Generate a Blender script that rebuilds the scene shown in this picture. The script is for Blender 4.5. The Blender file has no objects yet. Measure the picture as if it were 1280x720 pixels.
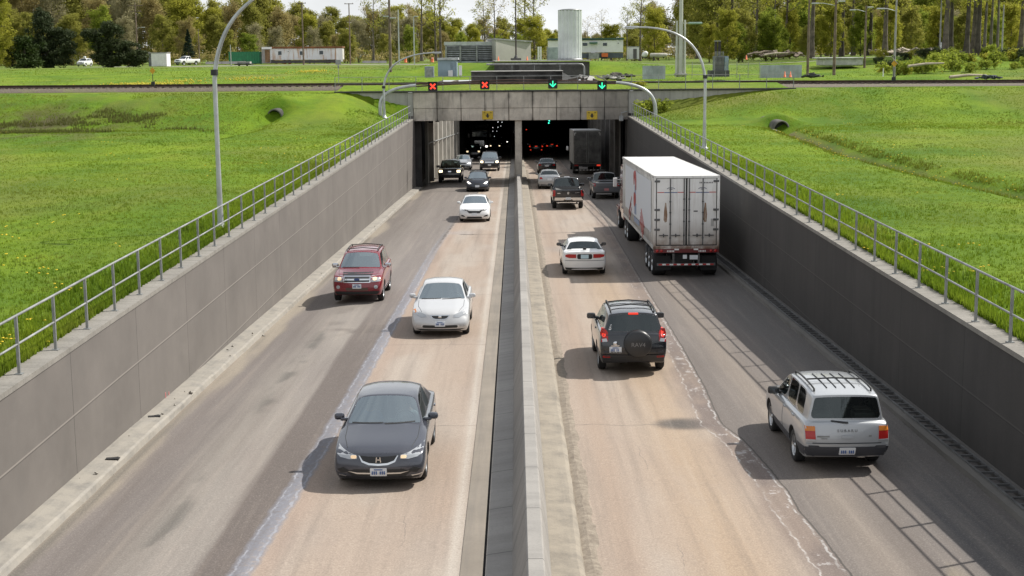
import bpy, bmesh, math, random
import numpy as np
from mathutils import Vector, Matrix, Euler
from mathutils.bvhtree import BVHTree
PI = math.pi
R = math.radians
rnd = random.Random(7)
nrs = np.random.RandomState(11)
scene = bpy.context.scene
COL = scene.collection

# ------------------------------------------------------------------ camera (also used to measure where things stand)
PIT, YAW, ROL, CZ, FPX = .163, .003, .008, 7.33, 1760.0
cF = Vector((-math.sin(YAW)*math.cos(PIT), math.cos(YAW)*math.cos(PIT), -math.sin(PIT)))
_r0 = Vector((math.cos(YAW), math.sin(YAW), 0)); _u0 = _r0.cross(cF)
cR = _r0*math.cos(ROL) - _u0*math.sin(ROL)
cU = _r0*math.sin(ROL) + _u0*math.cos(ROL)
CAM = Vector((0, 0, CZ))
def ray(px, py): return cF + cR*((px-640)/FPX) - cU*((py-360)/FPX)
def at(px, py, Y):
    d = ray(px, py); return CAM + d*(Y/d.y)
def onz(px, py, z):
    d = ray(px, py); return CAM + d*((z-CZ)/d.z)
def ppm(P): return FPX/((Vector(P)-CAM).dot(cF))
cam = bpy.data.cameras.new('camera'); cam.lens = FPX/1280*36; cam.sensor_width = 36; cam.clip_end = 6000; cam.clip_start = .5
co = bpy.data.objects.new('camera', cam); COL.objects.link(co)
m = Matrix.Identity(4)
for r in range(3):
    m[r][0] = cR[r]; m[r][1] = cU[r]; m[r][2] = -cF[r]; m[r][3] = CAM[r]
co.matrix_world = m; scene.camera = co

# ------------------------------------------------------------------ heights
def rz(Y):                                   # road surface: falls 2.45 %, then steeper into the tunnel
    z = -.0245*Y
    if Y > 90:
        t = min(Y, 120)-90; z -= .00018*t*t
        if Y > 120: z -= (Y-120)*.0108
    return z
def rslope(Y): return (rz(Y+.5)-rz(Y-.5))
def ztop(Y, s): return (1.61 if s < 0 else 1.71) + .0079*Y
def sst(a, b, x):
    t = max(0, min(1, (x-a)/(b-a))); return t*t*(3-2*t)
YB = 113.0                                   # front of the railway bridge
YT = 165.0                                   # mouth of the tunnel tubes
def xl(Y): return -8.70 + .65*max(0, min(1, (Y-30)/84))
def xr(Y): return 9.16 - .16*max(0, min(1, (Y-30)/84))
def xlb(Y): return xl(Y)
def rzl(Y): return rz(Y)-.26               # the left edge of the road lies lower
def zrail(X): return 5.15 - .004*max(X, 0)

# ------------------------------------------------------------------ materials
MATS = {}
class NT:
    def __init__(s, name):
        s.m = bpy.data.materials.new(name); s.m.use_nodes = True
        s.t = s.m.node_tree; s.n = s.t.nodes; s.l = s.t.links
        s.b = s.n['Principled BSDF']; s.out = s.n['Material Output']
    def add(s, ty, **kw):
        x = s.n.new(ty)
        for k, v in kw.items():
            if k in x.inputs: x.inputs[k].default_value = v
            else: setattr(x, k, v)
        return x
    def link(s, a, b): s.l.new(a, b)
    def obj(s): return s.add('ShaderNodeTexCoord').outputs['Object']
    def noise(s, vec, scale, detail=4, rough=.55, mapscale=None):
        if mapscale:
            mp = s.add('ShaderNodeMapping'); mp.inputs['Scale'].default_value = mapscale; s.link(vec, mp.inputs['Vector']); vec = mp.outputs['Vector']
        n = s.add('ShaderNodeTexNoise'); n.inputs['Scale'].default_value = scale; n.inputs['Detail'].default_value = detail; n.inputs['Roughness'].default_value = rough
        s.link(vec, n.inputs['Vector']); return n.outputs['Fac']
    def ramp(s, fac, a, b, ca=(0,0,0,1), cb=(1,1,1,1)):
        r = s.add('ShaderNodeValToRGB'); r.color_ramp.elements[0].position = a; r.color_ramp.elements[1].position = b
        r.color_ramp.elements[0].color = ca; r.color_ramp.elements[1].color = cb
        s.link(fac, r.inputs['Fac']); return r.outputs['Color']
    def mix(s, fac, a, b, mode='MIX'):
        x = s.add('ShaderNodeMix'); x.data_type = 'RGBA'; x.blend_type = mode
        for v, i in ((fac, 0), (a, 6), (b, 7)):
            if hasattr(v, 'links') or hasattr(v, 'is_linked'): s.link(v, x.inputs[i])
            elif i == 0: x.inputs[0].default_value = v
            else: x.inputs[i].default_value = (*v, 1) if len(v) == 3 else v
        return x.outputs[2]
    def math(s, op, a, b=None, c=None):
        x = s.add('ShaderNodeMath'); x.operation = op
        for i, v in enumerate((a, b, c)):
            if v is None: continue
            if hasattr(v, 'is_linked'): s.link(v, x.inputs[i])
            else: x.inputs[i].default_value = v
        return x.outputs[0]
    def attr(s, name):
        a = s.add('ShaderNodeAttribute'); a.attribute_name = name; return a
    def sep(s, v):
        x = s.add('ShaderNodeSeparateXYZ'); s.link(v, x.inputs[0]); return x.outputs
    def bump(s, h, strength=.3, dist=.02):
        b = s.add('ShaderNodeBump'); b.inputs['Strength'].default_value = strength; b.inputs['Distance'].default_value = dist
        s.link(h, b.inputs['Height']); s.link(b.outputs['Normal'], s.b.inputs['Normal'])
    def set(s, col=None, rough=None, metal=None, coat=None, spec=None):
        for v, k in ((col, 'Base Color'), (rough, 'Roughness'), (metal, 'Metallic'), (coat, 'Coat Weight'), (spec, 'Specular IOR Level')):
            if v is None: continue
            if hasattr(v, 'is_linked'): s.link(v, s.b.inputs[k])
            elif k == 'Base Color': s.b.inputs[k].default_value = (*v, 1)
            else: s.b.inputs[k].default_value = v
def dirty(name, col, rough=.6, metal=0, var=.25, scale=1.5, dark=None, bump=0, coat=0, fine=None):
    """a colour with large uneven wear and a fine grain"""
    if name in MATS: return MATS[name]
    t = NT(name); v = t.obj()
    n1 = t.noise(v, scale, 5, .6); n2 = t.noise(v, fine or scale*14, 3, .6)
    d = dark or tuple(c*(1-var*1.6) for c in col)
    li = tuple(min(1, c*(1+var*.6)) for c in col)
    c = t.mix(t.ramp(n1, .3, .7), d, li)
    c = t.mix(t.math('MULTIPLY', t.ramp(n2, .35, .75), .35), c, d)
    t.set(c, rough, metal, coat)
    if bump: t.bump(n2, bump, .01)
    MATS[name] = t.m; return t.m
def paint(name, col, metal=.0, rough=.32, dirt=.25):
    if name in MATS: return MATS[name]
    t = NT(name); v = t.obj()
    n = t.noise(v, 2.2, 5, .65); z = t.sep(v)[2]
    low = t.ramp(z, .25, .75, (1,1,1,1), (0,0,0,1))
    f = t.math('MULTIPLY', t.math('ADD', t.math('MULTIPLY', low, .8), .15), t.ramp(n, .35, .75))
    c = t.mix(t.math('MULTIPLY', f, dirt*1.6), col, (.16,.14,.12))
    t.set(c, t.math('ADD', t.math('MULTIPLY', f, .35), rough), metal)
    t.b.inputs['Coat Weight'].default_value = .9; t.b.inputs['Coat Roughness'].default_value = .06
    MATS[name] = t.m; return t.m
def plain(name, col, rough=.5, metal=0, emit=None, es=0, spec=.5):
    if name in MATS: return MATS[name]
    t = NT(name); v = t.obj(); n = t.noise(v, 9, 3)
    t.set(t.mix(t.math('MULTIPLY', n, .3), col, tuple(c*.6 for c in col)), rough, metal, spec=spec)
    if emit:
        t.b.inputs['Emission Color'].default_value = (*emit, 1); t.b.inputs['Emission Strength'].default_value = es
    MATS[name] = t.m; return t.m
def glass(name, tint, amount=.55):
    if name in MATS: return MATS[name]
    t = NT(name); tr = t.add('ShaderNodeBsdfTransparent'); tr.inputs[0].default_value = (*tint, 1)
    gl = t.add('ShaderNodeBsdfGlossy'); gl.inputs['Roughness'].default_value = .03; gl.inputs['Color'].default_value = (.86,.97,1,1)
    fr = t.add('ShaderNodeFresnel'); fr.inputs['IOR'].default_value = 1.55
    n = t.noise(t.obj(), 3, 3)
    df = t.add('ShaderNodeBsdfDiffuse'); df.inputs[0].default_value = (.20,.24,.25,1)
    m1 = t.add('ShaderNodeMixShader'); t.link(t.math('MULTIPLY', n, .06), m1.inputs[0]); t.link(tr.outputs[0], m1.inputs[1]); t.link(df.outputs[0], m1.inputs[2])
    mx = t.add('ShaderNodeMixShader'); t.link(t.math('ADD', fr.outputs[0], amount*.36), mx.inputs[0])
    t.link(m1.outputs[0], mx.inputs[1]); t.link(gl.outputs[0], mx.inputs[2]); t.link(mx.outputs[0], t.out.inputs['Surface'])
    MATS[name] = t.m; return t.m

# ------------------------------------------------------------------ mesh building
class MB:
    def __init__(s): s.v = []; s.f = []; s.sm = []; s.uv = None
    def quad(s, a, b, c, d, sm=False):
        n = len(s.v); s.v += [tuple(a), tuple(b), tuple(c), tuple(d)]; s.f.append((n, n+1, n+2, n+3)); s.sm.append(sm)
    def poly(s, pts, sm=False):
        n = len(s.v); s.v += [tuple(p) for p in pts]; s.f.append(tuple(range(n, n+len(pts)))); s.sm.append(sm)
    def grid(s, rows, sm=True, close=False):
        n = len(s.v); k = len(rows[0])
        for r in rows: s.v += [tuple(p) for p in r]
        for i in range(len(rows)-1):
            for j in range(k if close else k-1):
                a = n+i*k+j; b = n+i*k+(j+1) % k
                s.f.append((a, b, b+k, a+k)); s.sm.append(sm)
    def box(s, c, d, rot=None, bev=0):
        c = Vector(c); hx, hy, hz = d[0]/2, d[1]/2, d[2]/2
        if bev:
            b = min(bev, hx*.9, hy*.9, hz*.9)
            bm = bmesh.new(); bmesh.ops.create_cube(bm, size=1)
            for v in bm.verts: v.co = Vector((v.co.x*d[0], v.co.y*d[1], v.co.z*d[2]))
            bmesh.ops.bevel(bm, geom=bm.edges[:], offset=b, segments=2, affect='EDGES', profile=.5)
            s.addbm(bm, Matrix.Translation(c) @ (rot.to_4x4() if rot else Matrix.Identity(4))); bm.free(); return s
        n = len(s.v)
        for z in (-hz, hz):
            for x, y in ((-hx,-hy), (hx,-hy), (hx,hy), (-hx,hy)):
                p = Vector((x, y, z))
                if rot: p = rot @ p
                s.v.append(tuple(c+p))
        for q in ((0,3,2,1), (4,5,6,7), (0,1,5,4), (1,2,6,5), (2,3,7,6), (3,0,4,7)):
            s.f.append(tuple(n+i for i in q)); s.sm.append(False)
        return s
    def addbm(s, bm, M=None, sm=False):
        n = len(s.v); bm.verts.index_update()
        for v in bm.verts: s.v.append(tuple(M @ v.co if M else v.co))
        for f in bm.faces: s.f.append(tuple(n+v.index for v in f.verts)); s.sm.append(sm)
    def tube(s, pts, r, n=8, cap=True):
        pts = [Vector(p) for p in pts]; rs = r if isinstance(r, (list, tuple)) else [r]*len(pts)
        rows = []; up = None
        for i, p in enumerate(pts):
            d = (pts[min(i+1, len(pts)-1)]-pts[max(i-1, 0)]).normalized()
            if up is None:
                up = Vector((0,0,1)) if abs(d.z) < .9 else Vector((1,0,0))
            a = d.cross(up).normalized(); b = a.cross(d).normalized(); up = b
            rows.append([p+(a*math.cos(2*PI*k/n)+b*math.sin(2*PI*k/n))*rs[i] for k in range(n)])
        s.grid(rows, True, True)
        if cap: s.poly(rows[0]); s.poly(rows[-1][::-1])
        return s
    def lathe(s, prof, M=None, n=20, sm=True):
        """profile [(r, z)] turned about z"""
        rows = []
        for r, z in prof:
            row = [Vector((r*math.cos(2*PI*k/n), r*math.sin(2*PI*k/n), z)) for k in range(n)]
            rows.append([M @ p for p in row] if M else row)
        s.grid(rows, sm, True); return s
    def prism(s, poly, off):
        """flat polygon (3D points) pushed along off"""
        o = Vector(off); a = [Vector(p) for p in poly]; b = [p+o for p in a]
        s.poly(a[::-1]); s.poly(b)
        for i in range(len(a)):
            j = (i+1) % len(a); s.quad(a[i], a[j], b[j], b[i])
        return s
    def mesh(s, name, mats):
        me = bpy.data.meshes.new(name); me.from_pydata(s.v, [], s.f)
        me.polygons.foreach_set('use_smooth', s.sm); 
        for mt in (mats if isinstance(mats, (list, tuple)) else [mats]): me.materials.append(mt)
        if s.uv is not None:
            u = me.uv_layers.new(name='UVMap'); arr = np.array(s.uv, dtype=np.float32)
            idx = np.empty(len(me.loops), dtype=np.int32); me.loops.foreach_get('vertex_index', idx)
            u.data.foreach_set('uv', arr[idx].ravel())
        me.update(); return me
    def build(s, name, mats, parent=None, loc=None):
        return link(name, s.mesh(name, mats), parent, loc)
def link(name, me, parent=None, loc=None):
    o = bpy.data.objects.new(name, me); COL.objects.link(o)
    if parent: o.parent = parent
    if loc is not None: o.location = loc
    return o
def tag(o, label, cat, group=None):
    o['label'] = label; o['category'] = cat
    if group: o['group'] = group
    return o
def thing(name, label, cat, loc=(0,0,0), rot=None, group=None):
    o = bpy.data.objects.new(name, None); COL.objects.link(o); o.location = loc
    if rot is not None: o.rotation_euler = rot if not isinstance(rot, (int, float)) else (0, 0, rot)
    return tag(o, label, cat, group)
def struct(o, kind='structure'): o['kind'] = kind; return o
def dup(root, loc=None, rotz=None, scale=None, label=None, group=None):
    r = root.copy(); COL.objects.link(r)
    if loc is not None: r.location = loc
    if rotz is not None: r.rotation_euler = (0, 0, rotz)
    if scale is not None: r.scale = scale if not isinstance(scale, (int, float)) else (scale,)*3
    if label: r['label'] = label
    if group: r['group'] = group
    for c in list(root.children):
        d = c.copy(); COL.objects.link(d); d.parent = r
        for g in list(c.children):
            e = g.copy(); COL.objects.link(e); e.parent = d
    return r
def text_mesh(body, size, depth=.004):
    cu = bpy.data.curves.new('t', 'FONT'); cu.body = body; cu.size = size; cu.align_x = 'CENTER'; cu.align_y = 'CENTER'; cu.extrude = depth
    o = bpy.data.objects.new('t', cu); COL.objects.link(o)
    dg = bpy.context.evaluated_depsgraph_get(); dg.update()
    me = bpy.data.meshes.new_from_object(o.evaluated_get(dg))
    bpy.data.objects.remove(o); bpy.data.curves.remove(cu); return me
def text_obj(name, body, size, mat, parent, M, depth=.004):
    me = text_mesh(body, size, depth); me.transform(M); me.materials.clear(); me.materials.append(mat)
    return link(name, me, parent)

# ------------------------------------------------------------------ common materials
M_galv = dirty('galvanised', (.36,.37,.365), .5, .5, .3, 2)
M_alu = dirty('lamp_steel', (.50,.52,.52), .4, .5, .2, 1.2)
M_rubber = plain('rubber', (.018,.018,.019), .8)
M_black = plain('black_plastic', (.02,.021,.022), .55)
M_dark = plain('dark_inside', (.03,.03,.032), .8)
M_chrome = plain('chrome', (.72,.73,.74), .16, 1)
M_rim = plain('alloy', (.48,.49,.50), .3, .8)
M_seat = plain('seat_cloth', (.055,.055,.06), .9)
M_plate = plain('plate_white', (.72,.75,.78), .5)
M_blue = plain('plate_blue', (.05,.11,.30), .5)
M_lens = plain('clear_lens', (.48,.50,.52), .12, .35)
M_mirror = plain('mirror_glass', (.10,.11,.12), .12, .7)
M_bulb = plain('lamp_glow_warm', (.9,.72,.5), .3, 0, (1,.62,.30), .3)
M_red = plain('red_lens', (.42,.02,.018), .18)
M_redlit = plain('red_lamp_lit', (.6,.03,.02), .3, 0, (1,.06,.025), .5)
M_amber = plain('amber_lens', (.62,.20,.03), .2)
M_white = dirty('white_paint', (.80,.80,.79), .55, 0, .10, 1)
M_glass = glass('car_glass', (.46,.56,.55), .9)
M_darkglass = glass('dark_car_glass', (.14,.16,.17), .06)
M_sideglass = glass('side_car_glass', (.30,.36,.36), .04)
# ------------------------------------------------------------------ numpy value noise
def vnoise(x, y, sc, seed=0, octv=3):
    out = 0; amp = 1; tot = 0
    for o in range(octv):
        xs = np.asarray(x)*sc*(2**o)+seed*17.3+o*5.1; ys = np.asarray(y)*sc*(2**o)+seed*9.7+o*3.3
        xi = np.floor(xs); yi = np.floor(ys); fx = xs-xi; fy = ys-yi
        fx = fx*fx*(3-2*fx); fy = fy*fy*(3-2*fy)
        def h(a, b):
            t = np.sin(a*127.1+b*311.7+seed*74.7+o*13.1)*43758.5453; return t-np.floor(t)
        v = (h(xi, yi)*(1-fx)+h(xi+1, yi)*fx)*(1-fy)+(h(xi, yi+1)*(1-fx)+h(xi+1, yi+1)*fx)*fy
        out = out+v*amp; tot += amp; amp *= .5
    return out/tot
def nss(a, b, x):
    t = np.clip((np.asarray(x)-a)/(b-a), 0, 1); return t*t*(3-2*t)
def lerp3(c0, c1, f): return c0*(1-f[..., None])+np.asarray(c1)*f[..., None]

# ------------------------------------------------------------------ road surfaces
def road_mesh(name, x0, x1, dx, mat, colfun):
    ys = np.concatenate([np.arange(12, 60, .16), np.arange(60, 128, .4), np.arange(128, 341, 2.0)])
    xs = np.arange(x0, x1+1e-6, dx); X, Y = np.meshgrid(xs, ys)
    Z = np.vectorize(rz)(Y)
    Z = Z + (vnoise(X, Y, .5, 3)-.5)*.02-.26*nss(-5.6, -7.9, X) if x0 < 0 else Z+(vnoise(X, Y, .5, 3)-.5)*.02
    n, k = X.shape
    v = np.stack([X, Y, Z], -1).reshape(-1, 3)
    i = np.arange(n*k).reshape(n, k)
    f = np.stack([i[:-1, :-1], i[:-1, 1:], i[1:, 1:], i[1:, :-1]], -1).reshape(-1, 4)
    me = bpy.data.meshes.new(name); me.from_pydata(v.tolist(), [], f.tolist()); me.materials.append(mat)
    me.polygons.foreach_set('use_smooth', [True]*len(f))
    col, extra = colfun(X, Y)
    a = me.color_attributes.new('col', 'FLOAT_COLOR', 'POINT')
    a.data.foreach_set('color', np.concatenate([col.reshape(-1, 3), np.ones((n*k, 1))], 1).astype(np.float32).ravel())
    for kx, val in extra.items():
        at_ = me.attributes.new(kx, 'FLOAT', 'POINT'); at_.data.foreach_set('value', val.astype(np.float32).ravel())
    me.update(); return struct(link(name, me))
TAN = np.array([.325, .258, .205]); TAN2 = np.array([.285, .205, .150]); PALE = np.array([.36, .312, .265])
def seam_l(Y): return np.interp(Y, [12, 20.6, 30, 41, 66, 80, 95, 106, 130], [-4.35, -4.27, -4.04, -3.97, -3.80, -3.45, -3.05, -2.75, -2.6])
def seam_r(Y):
    return np.interp(Y, [12, 20.4, 22.2, 23.7, 25, 27, 29, 30.2, 31.5, 34, 40, 54, 78, 130], [5.0, 5.02, 4.98, 4.9, 4.93, 4.86, 4.72, 4.50, 4.52, 4.63, 4.74, 4.84, 5.1, 5.2])
def col_left(X, Y):
    n1 = vnoise(X, Y*.25, .8, 1); n2 = vnoise(X, Y*.15, 2.2, 2); n3 = vnoise(X, Y, .35, 4); nb = vnoise(X*.3, Y, .12, 8)
    d = X-seam_l(Y)
    asp = np.zeros(X.shape+(3,))+np.array([.168, .147, .137])
    lb = nss(-7.25, -6.1, X+(n2-.5)*.5)*(1-nss(-.05, .05, X+5.02+(n2-.5)*.12))
    asp = lerp3(asp, [.240, .215, .190], lb*(.55+.45*nss(.2, .6, n1))*(1-.5*nss(40, 60, Y)))
    asp = lerp3(asp, [.150, .130, .114], nss(55, 85, Y)*.7)
    dk = nss(-.05, .05, X+5.02+(n2-.5)*.12)*(1-nss(38, 55, Y))
    asp = lerp3(asp, [.100, .081, .072], dk*.95)
    sk = nss(.55, .72, vnoise(X*2.2, Y*.9, 1.0, 12))*np.exp(-((X+6.0)/.20)**2)*(nss(20, 22, Y)*(1-nss(26, 28, Y))+nss(31, 33, Y)*(1-nss(42, 46, Y)))
    asp = lerp3(asp, [.10, .095, .085], np.clip(sk, 0, 1)*.8)
    pt = nss(.58, .66, vnoise(X*.6, Y*.5, .9, 15))*nss(38, 40, Y)*(1-nss(47, 49, Y))*nss(-6.6, -5.4, X)
    asp = lerp3(asp, [.09, .074, .066], pt*.6)
    kerb = np.vectorize(xlb)(Y)+.56
    du = 1-nss(.10, .50, X-kerb+(n2-.5)*.7+(nb-.5)*.9)
    asp = lerp3(asp, [.29, .25, .195], du*.85)
    sl = np.exp(-((X-kerb-.10)/.10)**2)*nss(.35, .6, nb); asp = lerp3(asp, [.11, .10, .085], sl*.85)
    tan = np.zeros_like(asp)+TAN
    tan = lerp3(tan, PALE, nss(.4, .7, n1)*.7)
    tan = lerp3(tan, TAN2, np.exp(-((X+1.35)/.45)**2)*.45*nss(.3, .7, n3))
    tan = lerp3(tan, [.30, .22, .17], np.exp(-((d-.30)/.28)**2)*.75)
    tan = lerp3(tan, [.45, .41, .36], np.exp(-((X+1.02)/.10)**2)*.7)
    stn = nss(.6, .75, vnoise(X*.5, Y, .22, 22))*(nss(66, 70, Y)*(1-nss(90, 96, Y)))
    tan = lerp3(tan, [.30, .27, .26], stn*.6*(1-nss(1.0, 2.2, d)))
    w = nss(-.08, .08, d+(n2-.5)*.2)
    return asp*(1-w[..., None])+tan*w[..., None], {'ds': d}
def col_right(X, Y):
    n1 = vnoise(X, Y*.25, .8, 31); n2 = vnoise(X, Y*.3, 2.0, 32); n3 = vnoise(X, Y, .35, 34)
    d = X-seam_r(Y)
    tan = np.zeros(X.shape+(3,))+TAN
    tan = lerp3(tan, PALE, nss(.4, .7, n1)*.6*nss(1.6, 2.4, X))
    tan = lerp3(tan, [.335, .24, .155], np.exp(-((X-3.35)/.75)**2)*.75*(1-nss(50, 75, Y)))
    tan = lerp3(tan, [.30, .215, .155], np.exp(-((X-1.75)/.28)**2)*.55)
    el = np.exp(-(((X-3.72)/.68)**2+((Y-30.35)/.55)**2)**3); tan = lerp3(tan, [.055, .047, .042], el*.95)
    st = np.exp(-(((X-3.2)/1.9)**2+((Y-65.5)/1.6)**2)**2); tan = lerp3(tan, [.26, .225, .20], st*.75)
    rough = lerp3(np.zeros_like(tan)+np.array([.150, .115, .100]), [.21, .16, .13], nss(.4, .6, n2))
    w = nss(-.75, -.35, d+(n2-.5)*.5)
    w = w*(1-.25*nss(45, 80, Y))
    c = tan*(1-w[..., None])+rough*w[..., None]
    asp = np.zeros_like(c)+np.array([.128, .109, .098])
    asp = lerp3(asp, [.20, .165, .135], np.exp(-((X-5.75)/.38)**2)*.8)
    asp = lerp3(asp, [.165, .148, .132], nss(62, 90, Y)*.6)
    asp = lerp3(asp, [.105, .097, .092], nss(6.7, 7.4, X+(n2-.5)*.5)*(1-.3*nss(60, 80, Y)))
    asp = lerp3(asp, [.21, .175, .115], nss(.5, .7, vnoise(X*1.2, Y*.4, .8, 37))*np.exp(-((X-6.5)/.3)**2)*(1-nss(26, 34, Y))*.7)
    for xc in (7.2, 7.86):
        asp = lerp3(asp, [.055, .055, .059], np.exp(-((X-xc-.012*(27-Y))/.17)**4)*(1-nss(23, 30, Y))*.8)
    w2 = nss(-.05, .05, d)
    c = c*(1-w2[..., None])+asp*w2[..., None]
    return c, {'ds': d}
def mk_road(name, right):
    t = NT(name); v = t.obj(); x, y, z = t.sep(v)
    base = t.attr('col').outputs['Color']
    fine = t.noise(v, 34, 3, .7); med = t.noise(v, 6, 5, .65); big = t.noise(v, 1.2, 4, .6, (1, .25, 1))
    c = t.mix(t.math('MULTIPLY', t.ramp(fine, .42, .75), .42), base, (.09,.08,.07))
    c = t.mix(t.math('MULTIPLY', t.ramp(fine, .25, .48, (1,1,1,1), (0,0,0,1)), .22), c, (.62,.56,.48))
    c = t.mix(t.math('MULTIPLY', t.ramp(med, .52, .76), .22), c, (.17,.14,.12))
    c = t.mix(t.math('MULTIPLY', t.ramp(big, .55, .75), .22), c, (.22,.18,.16))
    ds = t.attr('ds').outputs['Fac']
    wob = t.math('MULTIPLY', t.math('SUBTRACT', t.noise(v, 2.2, 4, .65), .5), .22)
    brk = t.ramp(t.noise(v, 3.5, 5, .7), .36, .56)
    def line(off, hw, colr, amt, wb=True, br=None, warp=1.0):
        nonlocal c
        dd = t.math('ABSOLUTE', t.math('ADD', t.math('SUBTRACT', ds, off), t.math('MULTIPLY', wob, warp) if wb else 0.0))
        mk = t.ramp(dd, hw*.75, hw*1.25, (1,1,1,1), (0,0,0,1))
        if br is not None: mk = t.math('MULTIPLY', mk, br)
        c = t.mix(t.math('MULTIPLY', mk, amt), c, colr)
    if right:
        nearw = t.ramp(t.math('DIVIDE', y, 100.0), .33, .62, (1,1,1,1), (.35,.35,.35,1)); brk2 = t.ramp(t.noise(v, 1.0, 5, .7), .40, .56)
        line(-.03, .022, (.45,.44,.43), .75, True, t.math('MULTIPLY', t.ramp(t.noise(v, 2.6, 6, .75), .42, .56), nearw), 1.1)
        line(-.42, .018, (.46,.44,.42), .75, True, t.math('MULTIPLY', t.math('MULTIPLY', brk, brk2), nearw), 1.1)
        line(-.22, .13, (.50,.48,.47), .6, True, t.math('MULTIPLY', nearw, t.ramp(t.noise(v, 1.6, 6, .75), .57, .62)), 1)
        line(.045, .018, (.04,.035,.03), .8, True, None, .35)
    else:
        fade = t.ramp(t.math('DIVIDE', y, 100.0), .55, .75, (1,1,1,1), (.15,.15,.15,1))
        line(-.02, .18, (.170,.174,.20), .92, True, t.math('MULTIPLY', fade, t.ramp(t.noise(v, 9, 5, .75), .25, .52)), .8)
        line(.10, .022, (.30,.305,.335), .8, True, t.math('MULTIPLY', fade, brk), 1.0)
        line(-.15, .018, (.30,.305,.335), .7, True, t.math('MULTIPLY', fade, t.ramp(t.noise(v, 2.1, 5, .7), .42, .58)), 1.0)
        line(-.02, .10, (.26,.265,.295), .6, True, t.math('MULTIPLY', fade, t.ramp(t.noise(v, 12, 5, .8, (1, .35, 1)), .52, .66)), 1.0)
        far = t.ramp(t.math('DIVIDE', y, 100.0), .62, .72)
        line(.0, .06, (.045,.04,.035), .85, True, t.math('MULTIPLY', far, t.ramp(t.noise(v, 1.3, 5, .7), .4, .6)), 1.3)
        fy = t.ramp(t.math('DIVIDE', y, 200.0), .43, .47)
        line(.18, .07, (.55,.45,.30), .7, True, t.math('MULTIPLY', fy, brk), .3)
    lng = t.noise(v, 1, 6, .62, (3.4, .10, 1)); lng2 = t.noise(v, 1, 5, .6, (1.3, .05, 1))
    c = t.mix(t.math('MULTIPLY', t.ramp(lng, .50, .70), .26), c, (.085,.068,.058))
    c = t.mix(t.math('MULTIPLY', t.ramp(lng2, .54, .70), .22), c, (.10,.075,.060))
    c = t.mix(t.math('MULTIPLY', t.ramp(lng, .30, .46, (1,1,1,1), (0,0,0,1)), .15), c, (.42,.36,.30))
    # transverse cracks of the old slabs
    wy = t.math('ADD', y, t.math('MULTIPLY', t.math('SUBTRACT', t.noise(v, .8, 5, .6), .5), .55))
    cr = t.math('LESS_THAN', t.math('ABSOLUTE', t.math('SUBTRACT', t.math('FRACT', t.math('DIVIDE', wy, 10.15)), .985)), .0022)
    onl = t.math('LESS_THAN', ds, .1) if right else t.math('GREATER_THAN', ds, .1)
    c = t.mix(t.math('MULTIPLY', t.math('MULTIPLY', cr, onl), .55), c, (.10,.08,.07))
    lw = t.math('ADD', x, t.math('MULTIPLY', t.math('SUBTRACT', t.noise(v, .35, 6, .6), .5), .9))
    cr2 = t.math('LESS_THAN', t.math('ABSOLUTE', t.math('SUBTRACT', lw, 2.55 if right else -2.0)), .008)
    c = t.mix(t.math('MULTIPLY', t.math('MULTIPLY', cr2, t.ramp(big, .45, .6)), .5), c, (.12,.10,.09))
    t.set(c, t.math('ADD', .68, t.math('MULTIPLY', fine, .25)))
    t.bump(t.math('ADD', fine, t.math('MULTIPLY', med, .7)), .35, .012)
    return t.m
road_mesh('road', -8.35, -.84, .085, mk_road('road_left_surface', False), col_left)
road_mesh('road', 1.0, 9.1, .085, mk_road('road_right_surface', True), col_right)

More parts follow.
